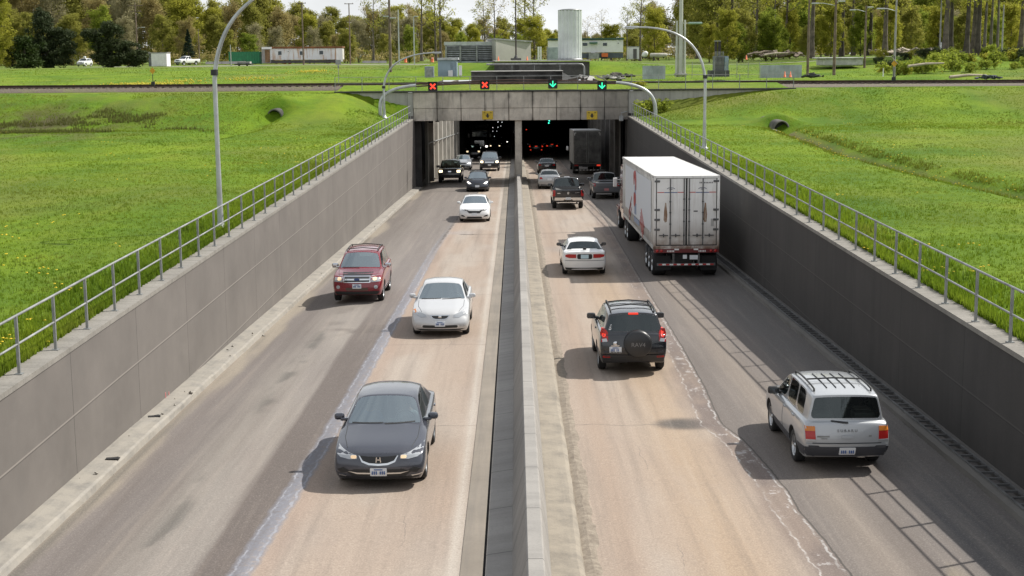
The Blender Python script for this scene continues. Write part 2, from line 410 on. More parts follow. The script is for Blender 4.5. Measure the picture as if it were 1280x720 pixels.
# ------------------------------------------------------------------ strips that follow the road: gutter, barrier, kerbs
def extrude_y(profile, ys, fx=None, zf=rz, smooth=False):
    """profile [(x, z)] carried along Y; z is above zf(Y); fx shifts x with Y. Returns MB with UV (along, across)"""
    b = MB(); uv = []; L = [0]
    for i in range(1, len(profile)):
        L.append(L[-1]+math.hypot(profile[i][0]-profile[i-1][0], profile[i][1]-profile[i-1][1]))
    for i in range(len(profile)-1):
        rows = []
        for y in ys:
            dx = fx(y) if fx else 0
            rows.append([(profile[i][0]+dx, y, zf(y)+profile[i][1]), (profile[i+1][0]+dx, y, zf(y)+profile[i+1][1])])
            uv += [(y, L[i]), (y, L[i+1])]
        b.grid(rows, smooth)
    b.uv = uv; return b
YR = list(np.arange(10, 112.9, 1.5))+[113]
YR2 = list(np.arange(10, 341, 1.5))
def concrete(name, col, horiz=False, joint=None, vjoint=None, streak=.5, dark=(.10,.095,.09), dusty=None, bumpy=.25, joint_off=0, scratch=False, rows=None, grain=1.0):
    """cast concrete on a UV of (metres along, metres down): streaks, joints, blotches"""
    t = NT(name); uv = t.add('ShaderNodeUVMap'); uv.uv_map = 'UVMap'; u = uv.outputs['UV']; x, y, z = t.sep(u)
    v = t.obj()
    n1 = t.noise(v, .55, 6, .62); n2 = t.noise(v, 22, 4, .7); n3 = t.noise(u, 1, 5, .6, (.22, 5.0, 1) if horiz else (2.6, .18, 1)); n4 = t.noise(u, 1, 4, .7, (.35, .7, 1))
    c = t.mix(t.ramp(n1, .28, .72), tuple(k*.80 for k in col), tuple(min(1, k*1.14) for k in col))
    c = t.mix(t.math('MULTIPLY', t.ramp(n3, .46, .74), streak), c, dark)
    c = t.mix(t.math('MULTIPLY', t.ramp(n2, .5, .78), .3*grain), c, dark)
    c = t.mix(t.math('MULTIPLY', t.ramp(n4, .6, .8), .25), c, tuple(min(1, k*1.5) for k in col))
    h = t.math('MULTIPLY', n2, .5)
    if vjoint:
        j = t.math('LESS_THAN', t.math('ABSOLUTE', t.math('SUBTRACT', t.math('FRACT', t.math('DIVIDE', t.math('SUBTRACT', x, joint_off), vjoint)), .5)), .013/vjoint)
        c = t.mix(t.math('MULTIPLY', j, .85), c, tuple(k*.22 for k in col)); h = t.math('SUBTRACT', h, j)
        # each cast bay is a little different
        bay = t.add('ShaderNodeTexWhiteNoise'); bay.noise_dimensions = '1D'
        t.link(t.math('FLOOR', t.math('ADD', t.math('DIVIDE', t.math('SUBTRACT', x, joint_off), vjoint), .5)), bay.inputs['W'])
        c = t.mix(t.math('MULTIPLY', bay.outputs['Value'], .22), c, tuple(k*.62 for k in col))
    if rows:
        j = t.math('LESS_THAN', t.math('ABSOLUTE', t.math('SUBTRACT', t.math('FRACT', t.math('DIVIDE', t.math('SUBTRACT', y, rows[0]), rows[1])), .5)), .017/rows[1])
        c = t.mix(t.math('MULTIPLY', j, .7), c, tuple(min(1, k*1.7) for k in col))
        j2 = t.math('LESS_THAN', t.math('ABSOLUTE', t.math('SUBTRACT', t.math('FRACT', t.math('DIVIDE', t.math('SUBTRACT', y, rows[0]+.03), rows[1])), .5)), .012/rows[1])
        c = t.mix(t.math('MULTIPLY', j2, .6), c, tuple(k*.4 for k in col)); h = t.math('SUBTRACT', h, j2)
    if scratch:
        s = t.ramp(t.noise(u, 1, 6, .8, (1.6, 2.4, 1)), .66, .72); s2 = t.ramp(t.noise(u, .16, 2, .5), .42, .52)
        c = t.mix(t.math('MULTIPLY', t.math('MULTIPLY', s, s2), .55), c, (.42,.42,.41))
        w = t.ramp(t.noise(u, 1, 4, .6, (1.2, .12, 1)), .6, .8); c = t.mix(t.math('MULTIPLY', w, .25), c, tuple(k*1.9 for k in col))
    if dusty:
        dd = t.ramp(t.noise(v, 1.7, 6, .7), .36, .58); c = t.mix(t.math('MULTIPLY', dd, .8), c, dusty)
    t.set(c, .85); t.bump(h, bumpy, .015); MATS[name] = t.m; return t.m
M_gut = concrete('gutter_concrete', (.225,.195,.16), True, streak=.45, dusty=None)
extrude_y([(-.90, -.05), (-.895, .014), (-.70, .02), (-.548, .018)], YR2).build('gutter', M_gut); struct(bpy.data.objects['gutter'])
extrude_y([(-.60, -.06), (-.50, -.06)], YR2).build('gutter', M_dark); struct(bpy.data.objects['gutter.001'])
M_bar = concrete('barrier_concrete', (.29,.275,.255), vjoint=2.44, streak=.35, joint_off=.6, grain=1.2)
ys_b = list(np.arange(10, 340, 1.5))
b2 = extrude_y([(-.505, -.14), (-.505, .05), (-.455, .065), (-.09, .12), (.115, .80), (.14, .83), (.345, .83), (.37, .80), (.42, .60), (.49, .24)], ys_b)
# hairline cracks and one chip come from the material; the end faces close the profile
pr = [(-.505, -.14), (-.505, .05), (-.455, .065), (-.09, .12), (.115, .80), (.14, .83), (.345, .83), (.37, .80), (.42, .60), (.49, .24), (.49, -.14)]
n0 = len(b2.v); b2.poly([(x, ys_b[0], rz(ys_b[0])+z) for x, z in pr]); b2.uv += [(0, 0)]*len(pr)
tag(b2.build('median_barrier', M_bar), 'long low concrete barrier between the two carriageways', 'barrier')
M_sand = concrete('sandy_kerb', (.225,.198,.16), True, streak=.35, dusty=(.295,.258,.205), bumpy=.9, grain=2.2)
def wob_edge(prof, ys, fx, amp, seed, idx, zf=None):
    """profile extrusion whose points idx wander so that the edge is worn and broken"""
    b = MB(); uv = []
    ysf = []
    for y in ys: ysf.append(y)
    rows = []
    for y in ysf:
        r = []
        for i, (x, z) in enumerate(prof):
            k = amp if i in idx else amp*.15
            r.append((x+fx(y)+(float(vnoise(y, i*3.1, 1.7, seed))-.5)*k*2, y, (zf or rz)(y)+z+(float(vnoise(y, i*7.7, 2.3, seed+5))-.5)*k))
        rows.append(r)
    b.grid(rows, False); b.uv = [(p[1], i % len(prof)*.2) for i, p in enumerate(b.v)]
    return b
ysk = list(np.arange(12, 113, .3))
struct(wob_edge([(.485, .20), (.60, .19), (.82, .18), (.93, .17), (1.0, .12), (1.03, .0)], list(np.arange(12, 165, .3))+list(np.arange(165, 342, 2)), lambda y: 0, .03, 3, (3, 4)).build('kerb', M_sand))
M_dust = NT('road_dust')
_v = M_dust.obj(); _n = M_dust.noise(_v, 7, 5, .7); _n2 = M_dust.noise(_v, 40, 3, .7)
M_dust.set(M_dust.mix(M_dust.ramp(_n, .35, .65), (.17,.14,.11), (.28,.24,.19)), .95); M_dust.bump(_n2, .6, .02); M_dust = M_dust.m
b = wob_edge([(1.02, .006), (1.16, .030), (1.22, .022), (1.31, -.006)], list(np.arange(12, 140, .25)), lambda y: 0, .05, 9, (1, 3)); struct(b.build('kerb_sand', M_dust), 'stuff')
M_ledge = concrete('ledge_concrete', (.25,.235,.21), True, streak=.5, dusty=(.31,.285,.245), bumpy=.6, grain=1.6)
struct(wob_edge([(-.06, .18), (.12, .175), (.30, .16), (.47, .15), (.52, .12), (.55, -.02)], ysk, xlb, .03, 21, (2, 3, 4), rzl).build('kerb', M_ledge))
# flakes of broken concrete along the left kerb
b = MB()
for i in range(70):
    y = 15+98*rnd.random()**1.2; x = xlb(y)+.08+.6*rnd.random()
    if float(vnoise(y, 0, .22, 40)) < .48: continue
    s = .012+.035*rnd.random()**2
    b.box((x, y, rzl(y)+(.17 if x < xlb(y)+.5 else .0)+s*.3), (s*1.6, s*2.2, s), Euler((rnd.random(), rnd.random()*.6, rnd.random()*3)).to_matrix())
struct(b.build('kerb_rubble', M_ledge), 'stuff')
# right drain: kerb, open channel with a ladder-like steel grate
M_kdark = concrete('kerb_dark', (.13,.122,.11), streak=.3, bumpy=.5)
struct(wob_edge([(-.62, -.01), (-.60, .10), (-.50, .13), (-.44, .12), (-.44, -.1)], ysk, xr, .025, 25, (0, 1, 2)).build('kerb', M_kdark))
struct(extrude_y([(-.44, -.1), (-.10, -.1)], YR, xr).build('drain_channel', M_dark))
struct(extrude_y([(-.10, -.1), (-.10, .12), (.02, .12)], YR, xr).build('kerb', M_kdark))
g = MB()
for o in (-.42, -.12):
    g.grid([[(xr(y)+o-.025, y, rz(y)+.135), (xr(y)+o+.025, y, rz(y)+.135)] for y in YR]); g.grid([[(xr(y)+o-.025, y, rz(y)+.09), (xr(y)+o-.025, y, rz(y)+.135)] for y in YR])
y = 14
while y < 92:
    g.box((xr(y)-.27, y, rz(y)+.115), (.30, .05, .04)); y += .42
tag(g.build('drain_grate', dirty('grate_steel', (.17,.17,.17), .6, .4, .3, 2)), 'ladder-like steel drain grate along the foot of the dark wall', 'drain grate')
# bottle-black rubber scraps lying on the left kerb
for (px, py), nm in (((141, 574), 'flat black scrap of tyre rubber on the left kerb, nearest the camera'), ((193, 521), 'small black scrap of rubber on the left kerb beside the pink paint mark')):
    p = onz(px, py, 0); 
    for _ in range(30): p = onz(px, py, rzl(p.y)+.165)
    s = MB(); s.box((0, 0, .015), (.28, .13, .02), bev=.006); s.box((.06, .02, .022), (.12, .08, .018), Euler((.1, 0, .4)).to_matrix(), bev=.005)
    o = s.build('rubber_scrap', M_rubber, None, p); o.rotation_euler = (0, 0, rnd.uniform(-.5, .5)); tag(o, nm, 'debris')

# ------------------------------------------------------------------ retaining walls
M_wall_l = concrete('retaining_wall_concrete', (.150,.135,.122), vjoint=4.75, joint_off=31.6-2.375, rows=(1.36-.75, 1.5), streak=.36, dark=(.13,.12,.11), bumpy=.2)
M_wall_r = concrete('retaining_wall_shaded', (.047,.043,.040), vjoint=4.75, joint_off=33-2.375, rows=(1.36-.75, 1.5), streak=.4, dark=(.018,.017,.017), bumpy=.2, scratch=True)  # base colour darkened to carry the shade of this side; scratches are wear
M_cope = concrete('coping_concrete', (.24,.225,.20), streak=.5, dark=(.07,.066,.055), grain=2.2, bumpy=.5)
def ret_wall(s, fx, mat, label):
    root = thing('retaining_wall', label, 'wall')
    ys = list(np.arange(8, 112.9, 1.0))+[113]
    b = MB(); uv = []
    for i in range(9):
        r = []
        for y in ys:
            zt = ztop(y, s)-.02; zb = rz(y)-(.45 if s < 0 else .15)
            r.append((fx(y), y, zt+(zb-zt)*i/8)); uv.append((y, (zt-zb)*i/8))
        if i == 0: rows = [r]
        else: rows.append(r)
    b.grid(rows, False); b.uv = uv; b.build('wall_face', mat, root)
    e = extrude_y([(.025*-s, -.10), (.025*-s, 0), (s*.46, .01), (s*.46, -.3)], ys, fx, lambda y: ztop(y, s)); e.build('coping', M_cope, root)
    # wall end at the portal
    q = MB(); zt = ztop(113, s); q.box((fx(113)+s*.30, 113.35, (zt+rz(113))/2-.1), (.6, .66, zt-rz(113)+.6)); q.uv = [(p[1], 3-p[2]) for p in q.v]; q.build('end_pier', mat, root)
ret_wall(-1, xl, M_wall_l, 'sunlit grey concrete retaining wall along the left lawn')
ret_wall(1, xr, M_wall_r, 'dark shaded concrete retaining wall along the right lawn')
# pink paint marks on the left wall foot
for k, (px, py) in enumerate(((207, 497), (211, 496))):
    d = ray(px, py); t_ = (xl(33)+.008)/d.x; p = CAM+d*t_; pk = MB()
    pk.box((xl(p.y)+.006, p.y, p.z), (.008, .035, .26), bev=.003)
    tag(pk.build('paint_mark', plain('pink_paint', (.75,.24,.24), .7)), ('nearer', 'farther')[k]+' of two pink survey paint strokes at the foot of the left wall', 'paint mark')

def guard_rail(s, fx, label, y_first, n0, n1):
    root = thing('guard_rail', label, 'railing')
    ys = [y_first+2.0274*i for i in range(n0, n1)]
    X = lambda y: fx(y)+s*.17
    for nm, h, r in (('top_rail', 1.06, .024), ('middle_rail', .55, .021)):
        MB().tube([(X(y), y, ztop(y, s)+h) for y in [8]+ys], r, 8).build(nm, M_galv, root)
    pm = MB(); pm.box((0, 0, .53), (.05, .05, 1.06)); pm.box((0, 0, .012), (.13, .13, .02)); me = pm.mesh('post', [M_galv])
    for y in ys: link('post', me, root, (X(y), y, ztop(y, s)))
guard_rail(-1, xl, 'galvanised two-rail guard railing on top of the left wall', 28.566, -9, 42)
guard_rail(1, xr, 'galvanised two-rail guard railing on top of the right wall', 26.12, -8, 43)

# ------------------------------------------------------------------ railway bridge over the cut
M_fas = NT('bridge_concrete'); t = M_fas
v = t.obj(); x, y, z = t.sep(v)
n1 = t.noise(v, .8, 6, .65); n2 = t.noise(v, 16, 4, .7); n3 = t.noise(v, 1, 5, .65, (3.2, 1, .35)); n4 = t.noise(v, .45, 4, .6, (1, 1, .6))
c = t.mix(t.ramp(n1, .3, .7), (.42,.375,.315), (.68,.62,.53))
c = t.mix(t.math('MULTIPLY', t.ramp(n3, .54, .74), .62), c, (.10,.095,.085))
c = t.mix(t.math('MULTIPLY', t.ramp(n4, .50, .68), .65), c, (.17,.155,.135))
fx_ = t.math('ABSOLUTE', t.math('SUBTRACT', t.math('FRACT', t.math('DIVIDE', t.math('ADD', x, 8.10+17.15/18), 17.15/9)), .5))
jn = t.ramp(fx_, .0, .02, (1,1,1,1), (0,0,0,1))
js = t.math('MULTIPLY', t.ramp(t.math('ADD', fx_, t.math('MULTIPLY', n2, .05)), .02, .13, (1,1,1,1), (0,0,0,1)), t.ramp(t.noise(v, .55, 3, .6), .46, .58))
c = t.mix(t.math('MULTIPLY', js, .8), c, (.05,.046,.04))
c = t.mix(t.math('MULTIPLY', jn, .8), c, (.045,.042,.038))
c = t.mix(t.math('MULTIPLY', t.ramp(n2, .52, .78), .35), c, (.10,.09,.08))
gx = t.ramp(t.math('DIVIDE', t.math('ADD', x, 10), 20.), .60, .86); c = t.mix(t.math('MULTIPLY', gx, .6), c, (.10,.095,.09))
t.set(c, .88); t.bump(t.math('SUBTRACT', n2, jn), .3, .02); M_fas = M_fas.m
bridge = thing('railway_bridge', 'stained concrete railway bridge spanning the road above both tunnel tubes', 'bridge', (0, YB, 0))
ZD, ZM, ZL = 4.64, 3.28, 2.29
xa, xb = -8.10, 9.05
f = MB()
x = xa; seg = (xb-xa)/9
for i in range(9):
    x0 = xa+i*seg+.012; x1 = xa+(i+1)*seg-.012
    f.box(((x0+x1)/2, .16, (ZD-.08+ZM)/2), (x1-x0, .32, ZD-.08-ZM-.02), bev=.02)
    f.box(((x0+x1)/2+.0, .20, (ZM+ZL)/2), (x1-x0-.05, .34, ZM-ZL-.02), bev=.02)
f.box(((xa+xb)/2, .30, (ZD+ZL)/2+.03), (xb-xa, .30, ZD-ZL-.12))
f.build('fascia', M_fas, bridge)
b = MB(); b.box(((xa+xb)/2, 6.0, ZL+.55), (xb-xa+2, 11.0, 1.0)); b.box(((xa+xb)/2, 6.0, ZL+1.4), (xb-xa+2, 11.2, .7)); b.build('deck_slab', M_fas, bridge)
b = MB(); b.box((4.0, .10, ZD-.01), (36.7, .42, .11)); b.build('coping', plain('coping_dark', (.06,.058,.055), .8), bridge)
for py_, w_ in ((.72, .55), (6.5, .5), (11.0, .5)):
    b = MB(); b.box((.275, py_, (ZL+rz(YB+py_))/2), (w_, .9, ZL-rz(YB+py_)+.3), bev=.03); b.build('pier', M_fas, bridge)
b = MB()
for xx in (-8.4, 9.35): b.box((xx, 6.4, (ZL+rz(120))/2-.2), (.5, 11.0, ZL-rz(120)+.8))
b.build('abutment', dirty('abutment_concrete', (.13,.125,.12), .9, 0, .4, .6), bridge)
rl = MB()
RX0, RX1 = -14.3, 22.2
rl.tube([(RX0, .25, 5.78), (RX1, .25, 5.78)], .022, 6); rl.tube([(RX0, .25, 5.28), (RX1, .25, 5.28)], .018, 6)
rl.build('railing', M_galv, bridge)
pm = MB(); pm.box((0, 0, .55), (.05, .05, 1.12)); me = pm.mesh('post', [M_galv])
for i in range(18): link('post', me, bridge, (RX0+(RX1-RX0)*i/17, .25, 4.68))
M_wing = concrete('wing_concrete', (.40,.39,.365), streak=.5, vjoint=1.9, dark=(.15,.145,.13))
for s, x0, x1, lb in ((-1, -14.3, -8.11, 'pale concrete wing wall left of the railway bridge'), (1, 9.06, 22.2, 'pale concrete wing wall right of the railway bridge')):
    b = MB(); b.box(((x0+x1)/2, YB+.19, 3.3), (x1-x0, .34, 2.5)); b.uv = [(p[0], 5-p[2]) for p in b.v]
    tag(b.build('wing_wall', M_wing), lb, 'wall')
# yellow clearance signs on the fascia
M_yel = dirty('sign_yellow', (.62,.43,.03), .5, 0, .2, 3)
for px, lb in ((609.5, 'yellow sign with black arrow on the fascia above the left tube'), (740, 'faded yellow sign with black arrow on the fascia above the right tube')):
    p = at(px, 144, YB); s = thing('clearance_sign', lb, 'sign', (p.x, YB-.03, p.z))
    w_ = .86
    b = MB(); b.box((0, 0, 0), (w_, .03, .66), bev=.01); b.build('sign_panel', M_yel, s)
    b = MB()
    b.prism([(-.07, -.02, .14), (.07, -.02, .14), (.07, -.02, -.02), (.17, -.02, -.02), (0, -.02, -.22), (-.17, -.02, -.02), (-.07, -.02, -.02)], (0, -.008, 0)); b.build('arrow', M_black, s); b = MB()
    for k in (-.28, -.2, .2, .28): b.box((k, -.022, .2), (.05, .012, .05+.03*(abs(k) > .25)))
    b.build('lettering', M_black, s)

# ------------------------------------------------------------------ open cut and tunnel tubes behind the bridge
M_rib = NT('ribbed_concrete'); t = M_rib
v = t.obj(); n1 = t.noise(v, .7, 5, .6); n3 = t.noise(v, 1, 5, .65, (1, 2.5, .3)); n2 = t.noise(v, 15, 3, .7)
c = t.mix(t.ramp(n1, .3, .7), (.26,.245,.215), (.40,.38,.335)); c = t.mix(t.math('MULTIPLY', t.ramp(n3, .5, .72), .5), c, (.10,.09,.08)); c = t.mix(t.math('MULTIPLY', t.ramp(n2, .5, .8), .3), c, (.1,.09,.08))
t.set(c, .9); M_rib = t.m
M_ribd = dirty('ribbed_concrete_shaded', (.085,.08,.075), .9, 0, .4, .7)  # darker copy of the ribbed concrete, right-hand shade put into its colour
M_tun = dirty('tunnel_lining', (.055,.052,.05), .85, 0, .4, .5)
tun = thing('road_tunnel', 'dark twin-tube tunnel mouth with ribbed side walls behind the bridge', 'tunnel', (0, 0, 0))
def ribwall(xw0, xw1, side, mat, nm):
    b = MB(); ys = np.arange(115.0, 165.1, .25); rows = []
    for y in ys:
        k = (y-115)/50; xx = xw0+(xw1-xw0)*k
        ph = (y-115) % 6.25; d = .30 if ph < 1.25 else 0.0
        rows.append([(xx-side*d, y, rz(y)-.1), (xx-side*d, y, 4.7)])
    b.grid(rows, False)
    # handrail pipe and small lamp housings on the wall
    o = b.build(nm, mat, tun); return o
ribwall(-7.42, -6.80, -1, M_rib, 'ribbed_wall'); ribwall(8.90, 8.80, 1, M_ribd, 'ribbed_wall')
b = MB(); b.tube([(-7.10+.6*(y-115)/50, y, rz(y)+3.3) for y in np.arange(115.5, 165, 4)], .05, 6); b.build('wall_pipe', M_galv, tun)
b = MB()
for i in range(5):
    y = 118+i*8.5; b.box((-7.05+.6*(y-115)/50, y, rz(y)+5.1), (.35, .5, .3), bev=.03)
b.build('wall_lamp', M_dark, tun)
b = MB()
for xw in (-6.8, -.02, .56, 8.8):
    b.grid([[(xw, y, rz(y)-.2), (xw, y, rz(y)+5.2)] for y in np.arange(165, 345, 4)], False)
for x0, x1 in ((-6.8, -.02), (.56, 8.8)):
    b.grid([[(x0, y, rz(y)+5.0), (x1, y, rz(y)+5.0)] for y in np.arange(165, 345, 4)], False)
    b.quad((x0, 340, rz(340)-.2), (x1, 340, rz(340)-.2), (x1, 340, rz(340)+5.2), (x0, 340, rz(340)+5.2))
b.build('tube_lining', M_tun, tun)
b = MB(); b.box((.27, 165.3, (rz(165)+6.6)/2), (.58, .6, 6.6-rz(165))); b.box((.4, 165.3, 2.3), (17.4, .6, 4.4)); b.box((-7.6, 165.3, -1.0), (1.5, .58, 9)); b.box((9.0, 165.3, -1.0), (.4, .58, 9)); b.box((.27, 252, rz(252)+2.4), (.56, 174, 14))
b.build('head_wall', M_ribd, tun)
b = MB()
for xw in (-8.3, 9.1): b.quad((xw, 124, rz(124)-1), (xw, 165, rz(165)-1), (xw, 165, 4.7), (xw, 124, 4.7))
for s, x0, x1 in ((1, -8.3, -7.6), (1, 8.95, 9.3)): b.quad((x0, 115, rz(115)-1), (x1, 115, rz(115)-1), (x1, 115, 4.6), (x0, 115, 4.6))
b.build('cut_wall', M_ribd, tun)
M_tl = plain('tunnel_lamp_glow', (1,1,1), .4, 0, (.9,.96,1), 1.6)
lm = MB(); lm.box((0, 0, 0), (.10, .16, .06), bev=.015); lme = lm.mesh('tunnel_lamp', [M_tl])
for i, (px, py) in enumerate(((622.5, 152.5), (627.5, 152.7), (616, 159.5), (622.5, 159), (626, 157.5), (616, 164), (621, 164), (618, 170.5))):
    Y = 178+14*i; p = at(px, py, Y)
    p.z = min(p.z, rz(Y)+4.9)
    tag(link('tunnel_lamp', lme, None, p), 'small white tunnel lamp shining high in the dark left tube', 'lamp', 'white lamps in the left tube')
M_tg = plain('tunnel_signal_green', (.1,.9,.7), .4, 0, (.05,.9,.6), 2.5)
for px, py, lb, mt in ((686.5, 151, 'small green signal lamp glowing inside the right tube, upper one', M_tg), (686, 153.8, 'small green signal lamp glowing inside the right tube, lower one', M_tg), (658, 162, 'small dim red lamp on the left side of the right tube', M_redlit)):
    p = at(px, py, 172); p.z = min(p.z, rz(172)+4.9); b = MB(); b.lathe([(0, -.06), (.06, -.05), (.085, 0), (.06, .05), (0, .06)], None, 10); o = b.build('signal_lamp', mt, None, p); tag(o, lb, 'lamp')

# ------------------------------------------------------------------ ground
CULV = [(at(345, 150, 106.5).x, 106.5), (at(975, 154, 99.5).x, 99.5)]
def gz(X, Y):
    s = -1 if X < 0 else 1
    z = ztop(min(Y, 118), s)
    if Y < YB+.05:
        t = min(1, max(0, (-X-8.6)/5.7)) if s < 0 else min(1, max(0, (X-9.3)/12.8))
        z += (4.62-z)*sst(99, 113, Y)*sst(0, 1, t)**.8
        if s > 0:                                   # ditch that runs from the culvert
            xc = 17.6+.055*(97-Y)-.0*Y; d = abs(X-xc-1.2*math.sin(Y*.07))
            z -= .55*math.exp(-(d/.8)**2)*(1-sst(96, 101, Y))*sst(30, 50, Y)
        else:
            xc = -18.1-.12*(107-Y); d = abs(X-xc); z -= .40*math.exp(-(d/.9)**2)*(1-sst(106, 109, Y))*sst(85, 92, Y)
        for cx, cy in CULV: z += .85*math.exp(-((X-cx)/1.25)**2)*sst(cy-.25, cy+.45, Y)*(1-sst(cy+.7, cy+4.0, Y))-.55*math.exp(-(((X-cx)/1.0)**2+((Y-cy+1.3)/1.5)**2))
        z += (float(vnoise(X, Y, .09, 5))-.5)*.28*min(1, (abs(X)-9)/6)
    elif Y < 125: z = 4.64
    else:
        z = 4.66
        if X < -9: z += 1.30*sst(126, 195, Y)*(sst(9, 14, -X))
        elif X > 10: z += (1.25*sst(140, 200, Y)+1.1*sst(30, 60, X)*sst(135, 195, Y))*sst(10, 24, X)
        if Y > 165 and -14 <= X <= 24: z += 1.9*sst(165.5, 175, Y)*(1-(sst(9, 14, -X) if X < 0 else sst(10, 24, X)))
        if Y > 135: z += (float(vnoise(X, Y, .05, 6))-.5)*.3*sst(135, 150, Y)
    return z
offs = [0, .25, .55, .9, 1.4, 2, 2.7, 3.5, 4.4, 5.4, 6.5, 7.2, 7.8, 8.4, 9.0, 9.6, 10.2, 10.8, 11.4, 12.6, 14.6, 17, 20, 23.5, 27.5, 32, 37, 43, 50, 60, 75, 95, 125, 170, 240, 340, 600, 1500]
ysg = list(np.arange(-10, 94, 1.3))+list(np.arange(94, 112.6, .45))+[112.85, 113.2, 113.6]+list(np.arange(115, 165, 2.2))+[165.0, 166]+list(np.arange(168, 240, 4))+[250, 270, 300, 340, 400, 500, 700, 1100, 1800, 3000]
g = MB()
for s in (-1, 1):
    rows = []
    for y in ysg:
        yy = min(y, 113); e = (xl(yy)-.44) if s < 0 else (xr(yy)+.44)
        if y > 113.3: e = -8.3 if s < 0 else 9.1
        rows.append([(e+s*o, y, gz(e+s*o, y)-(.03 if o == 0 else 0)) for o in (offs if s > 0 else offs)])
    g.grid(rows if s > 0 else [r[::-1] for r in rows], True)
rows = [[(x, y, gz(x, y)) for x in np.linspace(-8.3, 9.1, 9)] for y in ysg if y >= 165]
g.grid(rows, True)
M_gr = NT('lawn'); t = M_gr
v = t.obj(); x, y, z = t.sep(v)
n1 = t.noise(v, .16, 6, .62); n2 = t.noise(v, 1.3, 6, .68); n3 = t.noise(v, 14, 4, .75); n4 = t.noise(v, .05, 3, .5); n5 = t.noise(v, .4, 5, .6, (1, .35, 1))
c = t.mix(t.ramp(n1, .36, .64), (.080,.165,.004), (.185,.275,.008))
c = t.mix(t.math('MULTIPLY', t.ramp(n5, .5, .7), .55), c, (.215,.245,.022))
c = t.mix(t.math('MULTIPLY', t.ramp(n2, .48, .74), .5), c, (.060,.12,.006))
c = t.mix(t.math('MULTIPLY', t.ramp(n3, .46, .72), .4), c, (.055,.11,.008))
c = t.mix(t.math('MULTIPLY', t.ramp(n3, .25, .45, (1,1,1,1), (0,0,0,1)), .22), c, (.19,.26,.018))
c = t.mix(t.math('MULTIPLY', t.ramp(n4, .50, .66), .55), c, (.19,.175,.045))
n6 = t.noise(v, .11, 5, .65, (1, .6, 1)); c = t.mix(t.math('MULTIPLY', t.ramp(n6, .52, .68), .55), c, (.060,.125,.008))
xc_ = t.math('ADD', t.math('MULTIPLY', t.math('SUBTRACT', 97.0, y), .055), t.math('ADD', 17.6, t.math('MULTIPLY', t.math('SINE', t.math('MULTIPLY', y, .07)), 1.2)))
dd_ = t.math('ABSOLUTE', t.math('ADD', t.math('SUBTRACT', x, xc_), t.math('MULTIPLY', t.math('SUBTRACT', n2, .5), 1.2)))
dm_ = t.math('MULTIPLY', t.ramp(dd_, .15, .75, (1,1,1,1), (0,0,0,1)), t.ramp(t.math('DIVIDE', y, 130.), .735, .755, (1,1,1,1), (0,0,0,1)))
c = t.mix(t.math('MULTIPLY', dm_, .85), c, (.085,.075,.030))
dm2_ = t.math('MULTIPLY', t.ramp(dd_, .3, 1.6, (1,1,1,1), (0,0,0,1)), t.math('MULTIPLY', t.ramp(t.math('DIVIDE', y, 130.), .68, .745), t.ramp(t.math('DIVIDE', y, 130.), .745, .76, (1,1,1,1), (0,0,0,1))))
c = t.mix(t.math('MULTIPLY', dm2_, .8), c, (.16,.115,.075))
# rushes and worn soil on the far left lawn
bx = t.math('MULTIPLY', t.ramp(t.math('DIVIDE', t.math('MULTIPLY', x, -1.0), 60.), .38, .55), t.math('MULTIPLY', t.ramp(t.math('DIVIDE', y, 130.), .64, .70), t.ramp(t.math('DIVIDE', y, 130.), .80, .86, (1,1,1,1), (0,0,0,1))))
c = t.mix(t.math('MULTIPLY', bx, t.math('MULTIPLY', t.ramp(n5, .4, .58), .95)), c, (.070,.060,.025))
far = t.ramp(t.math('DIVIDE', y, 400.), .42, .62); c = t.mix(t.math('MULTIPLY', far, .5), c, (.12,.15,.045))
t.set(c, .9, spec=.2); t.bump(t.math('ADD', n3, t.math('MULTIPLY', n2, .8)), .9, .10); M_gr = t.m
struct(g.build('ground', M_gr))

# railway: ballast, sleepers, rails
M_bal = NT('ballast'); t = M_bal; v = t.obj(); n = t.noise(v, 9, 4, .8); n2 = t.noise(v, .5, 4, .6)
c = t.mix(t.ramp(n, .3, .7), (.06,.05,.04), (.205,.17,.13)); c = t.mix(t.math('MULTIPLY', t.ramp(n2, .5, .7), .6), c, (.16,.17,.06)); t.set(c, .95); t.bump(n, 1, .06); M_bal = t.m
track = thing('railway_track', 'rusty single railway track crossing above the tunnel approach', 'railway track', (0, 0, 0))
YTR = 119.6
b = MB(); xs = list(np.arange(-140, 141, 4))
b.grid([[(x, YTR-(1.9 if x < 18 else 3.6), 4.655), (x, YTR-1.3, zrail(x)-.18), (x, YTR+1.6, zrail(x)-.18), (x, YTR+3.4, 4.655)] for x in xs], True); b.build('ballast_bed', M_bal, track)
b = MB(); x = -95
while x < 95: b.box((x, YTR, zrail(x)-.17), (.24, 2.5, .14)); x += .62
b.build('sleeper_row', dirty('sleeper_wood', (.10,.075,.06), .9, 0, .4, 1.5), track)
M_rust = dirty('rail_rust', (.085,.05,.038), .7, .3, .4, 3)
for dy in (-.75, .75):
    b = MB(); b.grid([[(x, YTR+dy+o, zrail(x)+h) for o, h in ((-.075, -.09), (-.07, -.06), (-.012, -.04), (-.012, .03), (-.036, .05), (-.036, .085), (.036, .085), (.036, .05), (.012, .03), (.012, -.04), (.07, -.06), (.075, -.09))] for x in xs], False); b.build('rail', M_rust, track)
q = MB(); q.grid([[(x, y_, 4.66+.36*(y_-113.42)/4.8+.06*float(vnoise(x, y_, .7, 9))) for y_ in (113.42, 114.5, 115.5, 116.5, 117.4, 118.2)] for x in np.arange(-14.2, 22.3, .6)], True); struct(q.build('ground', M_gr))
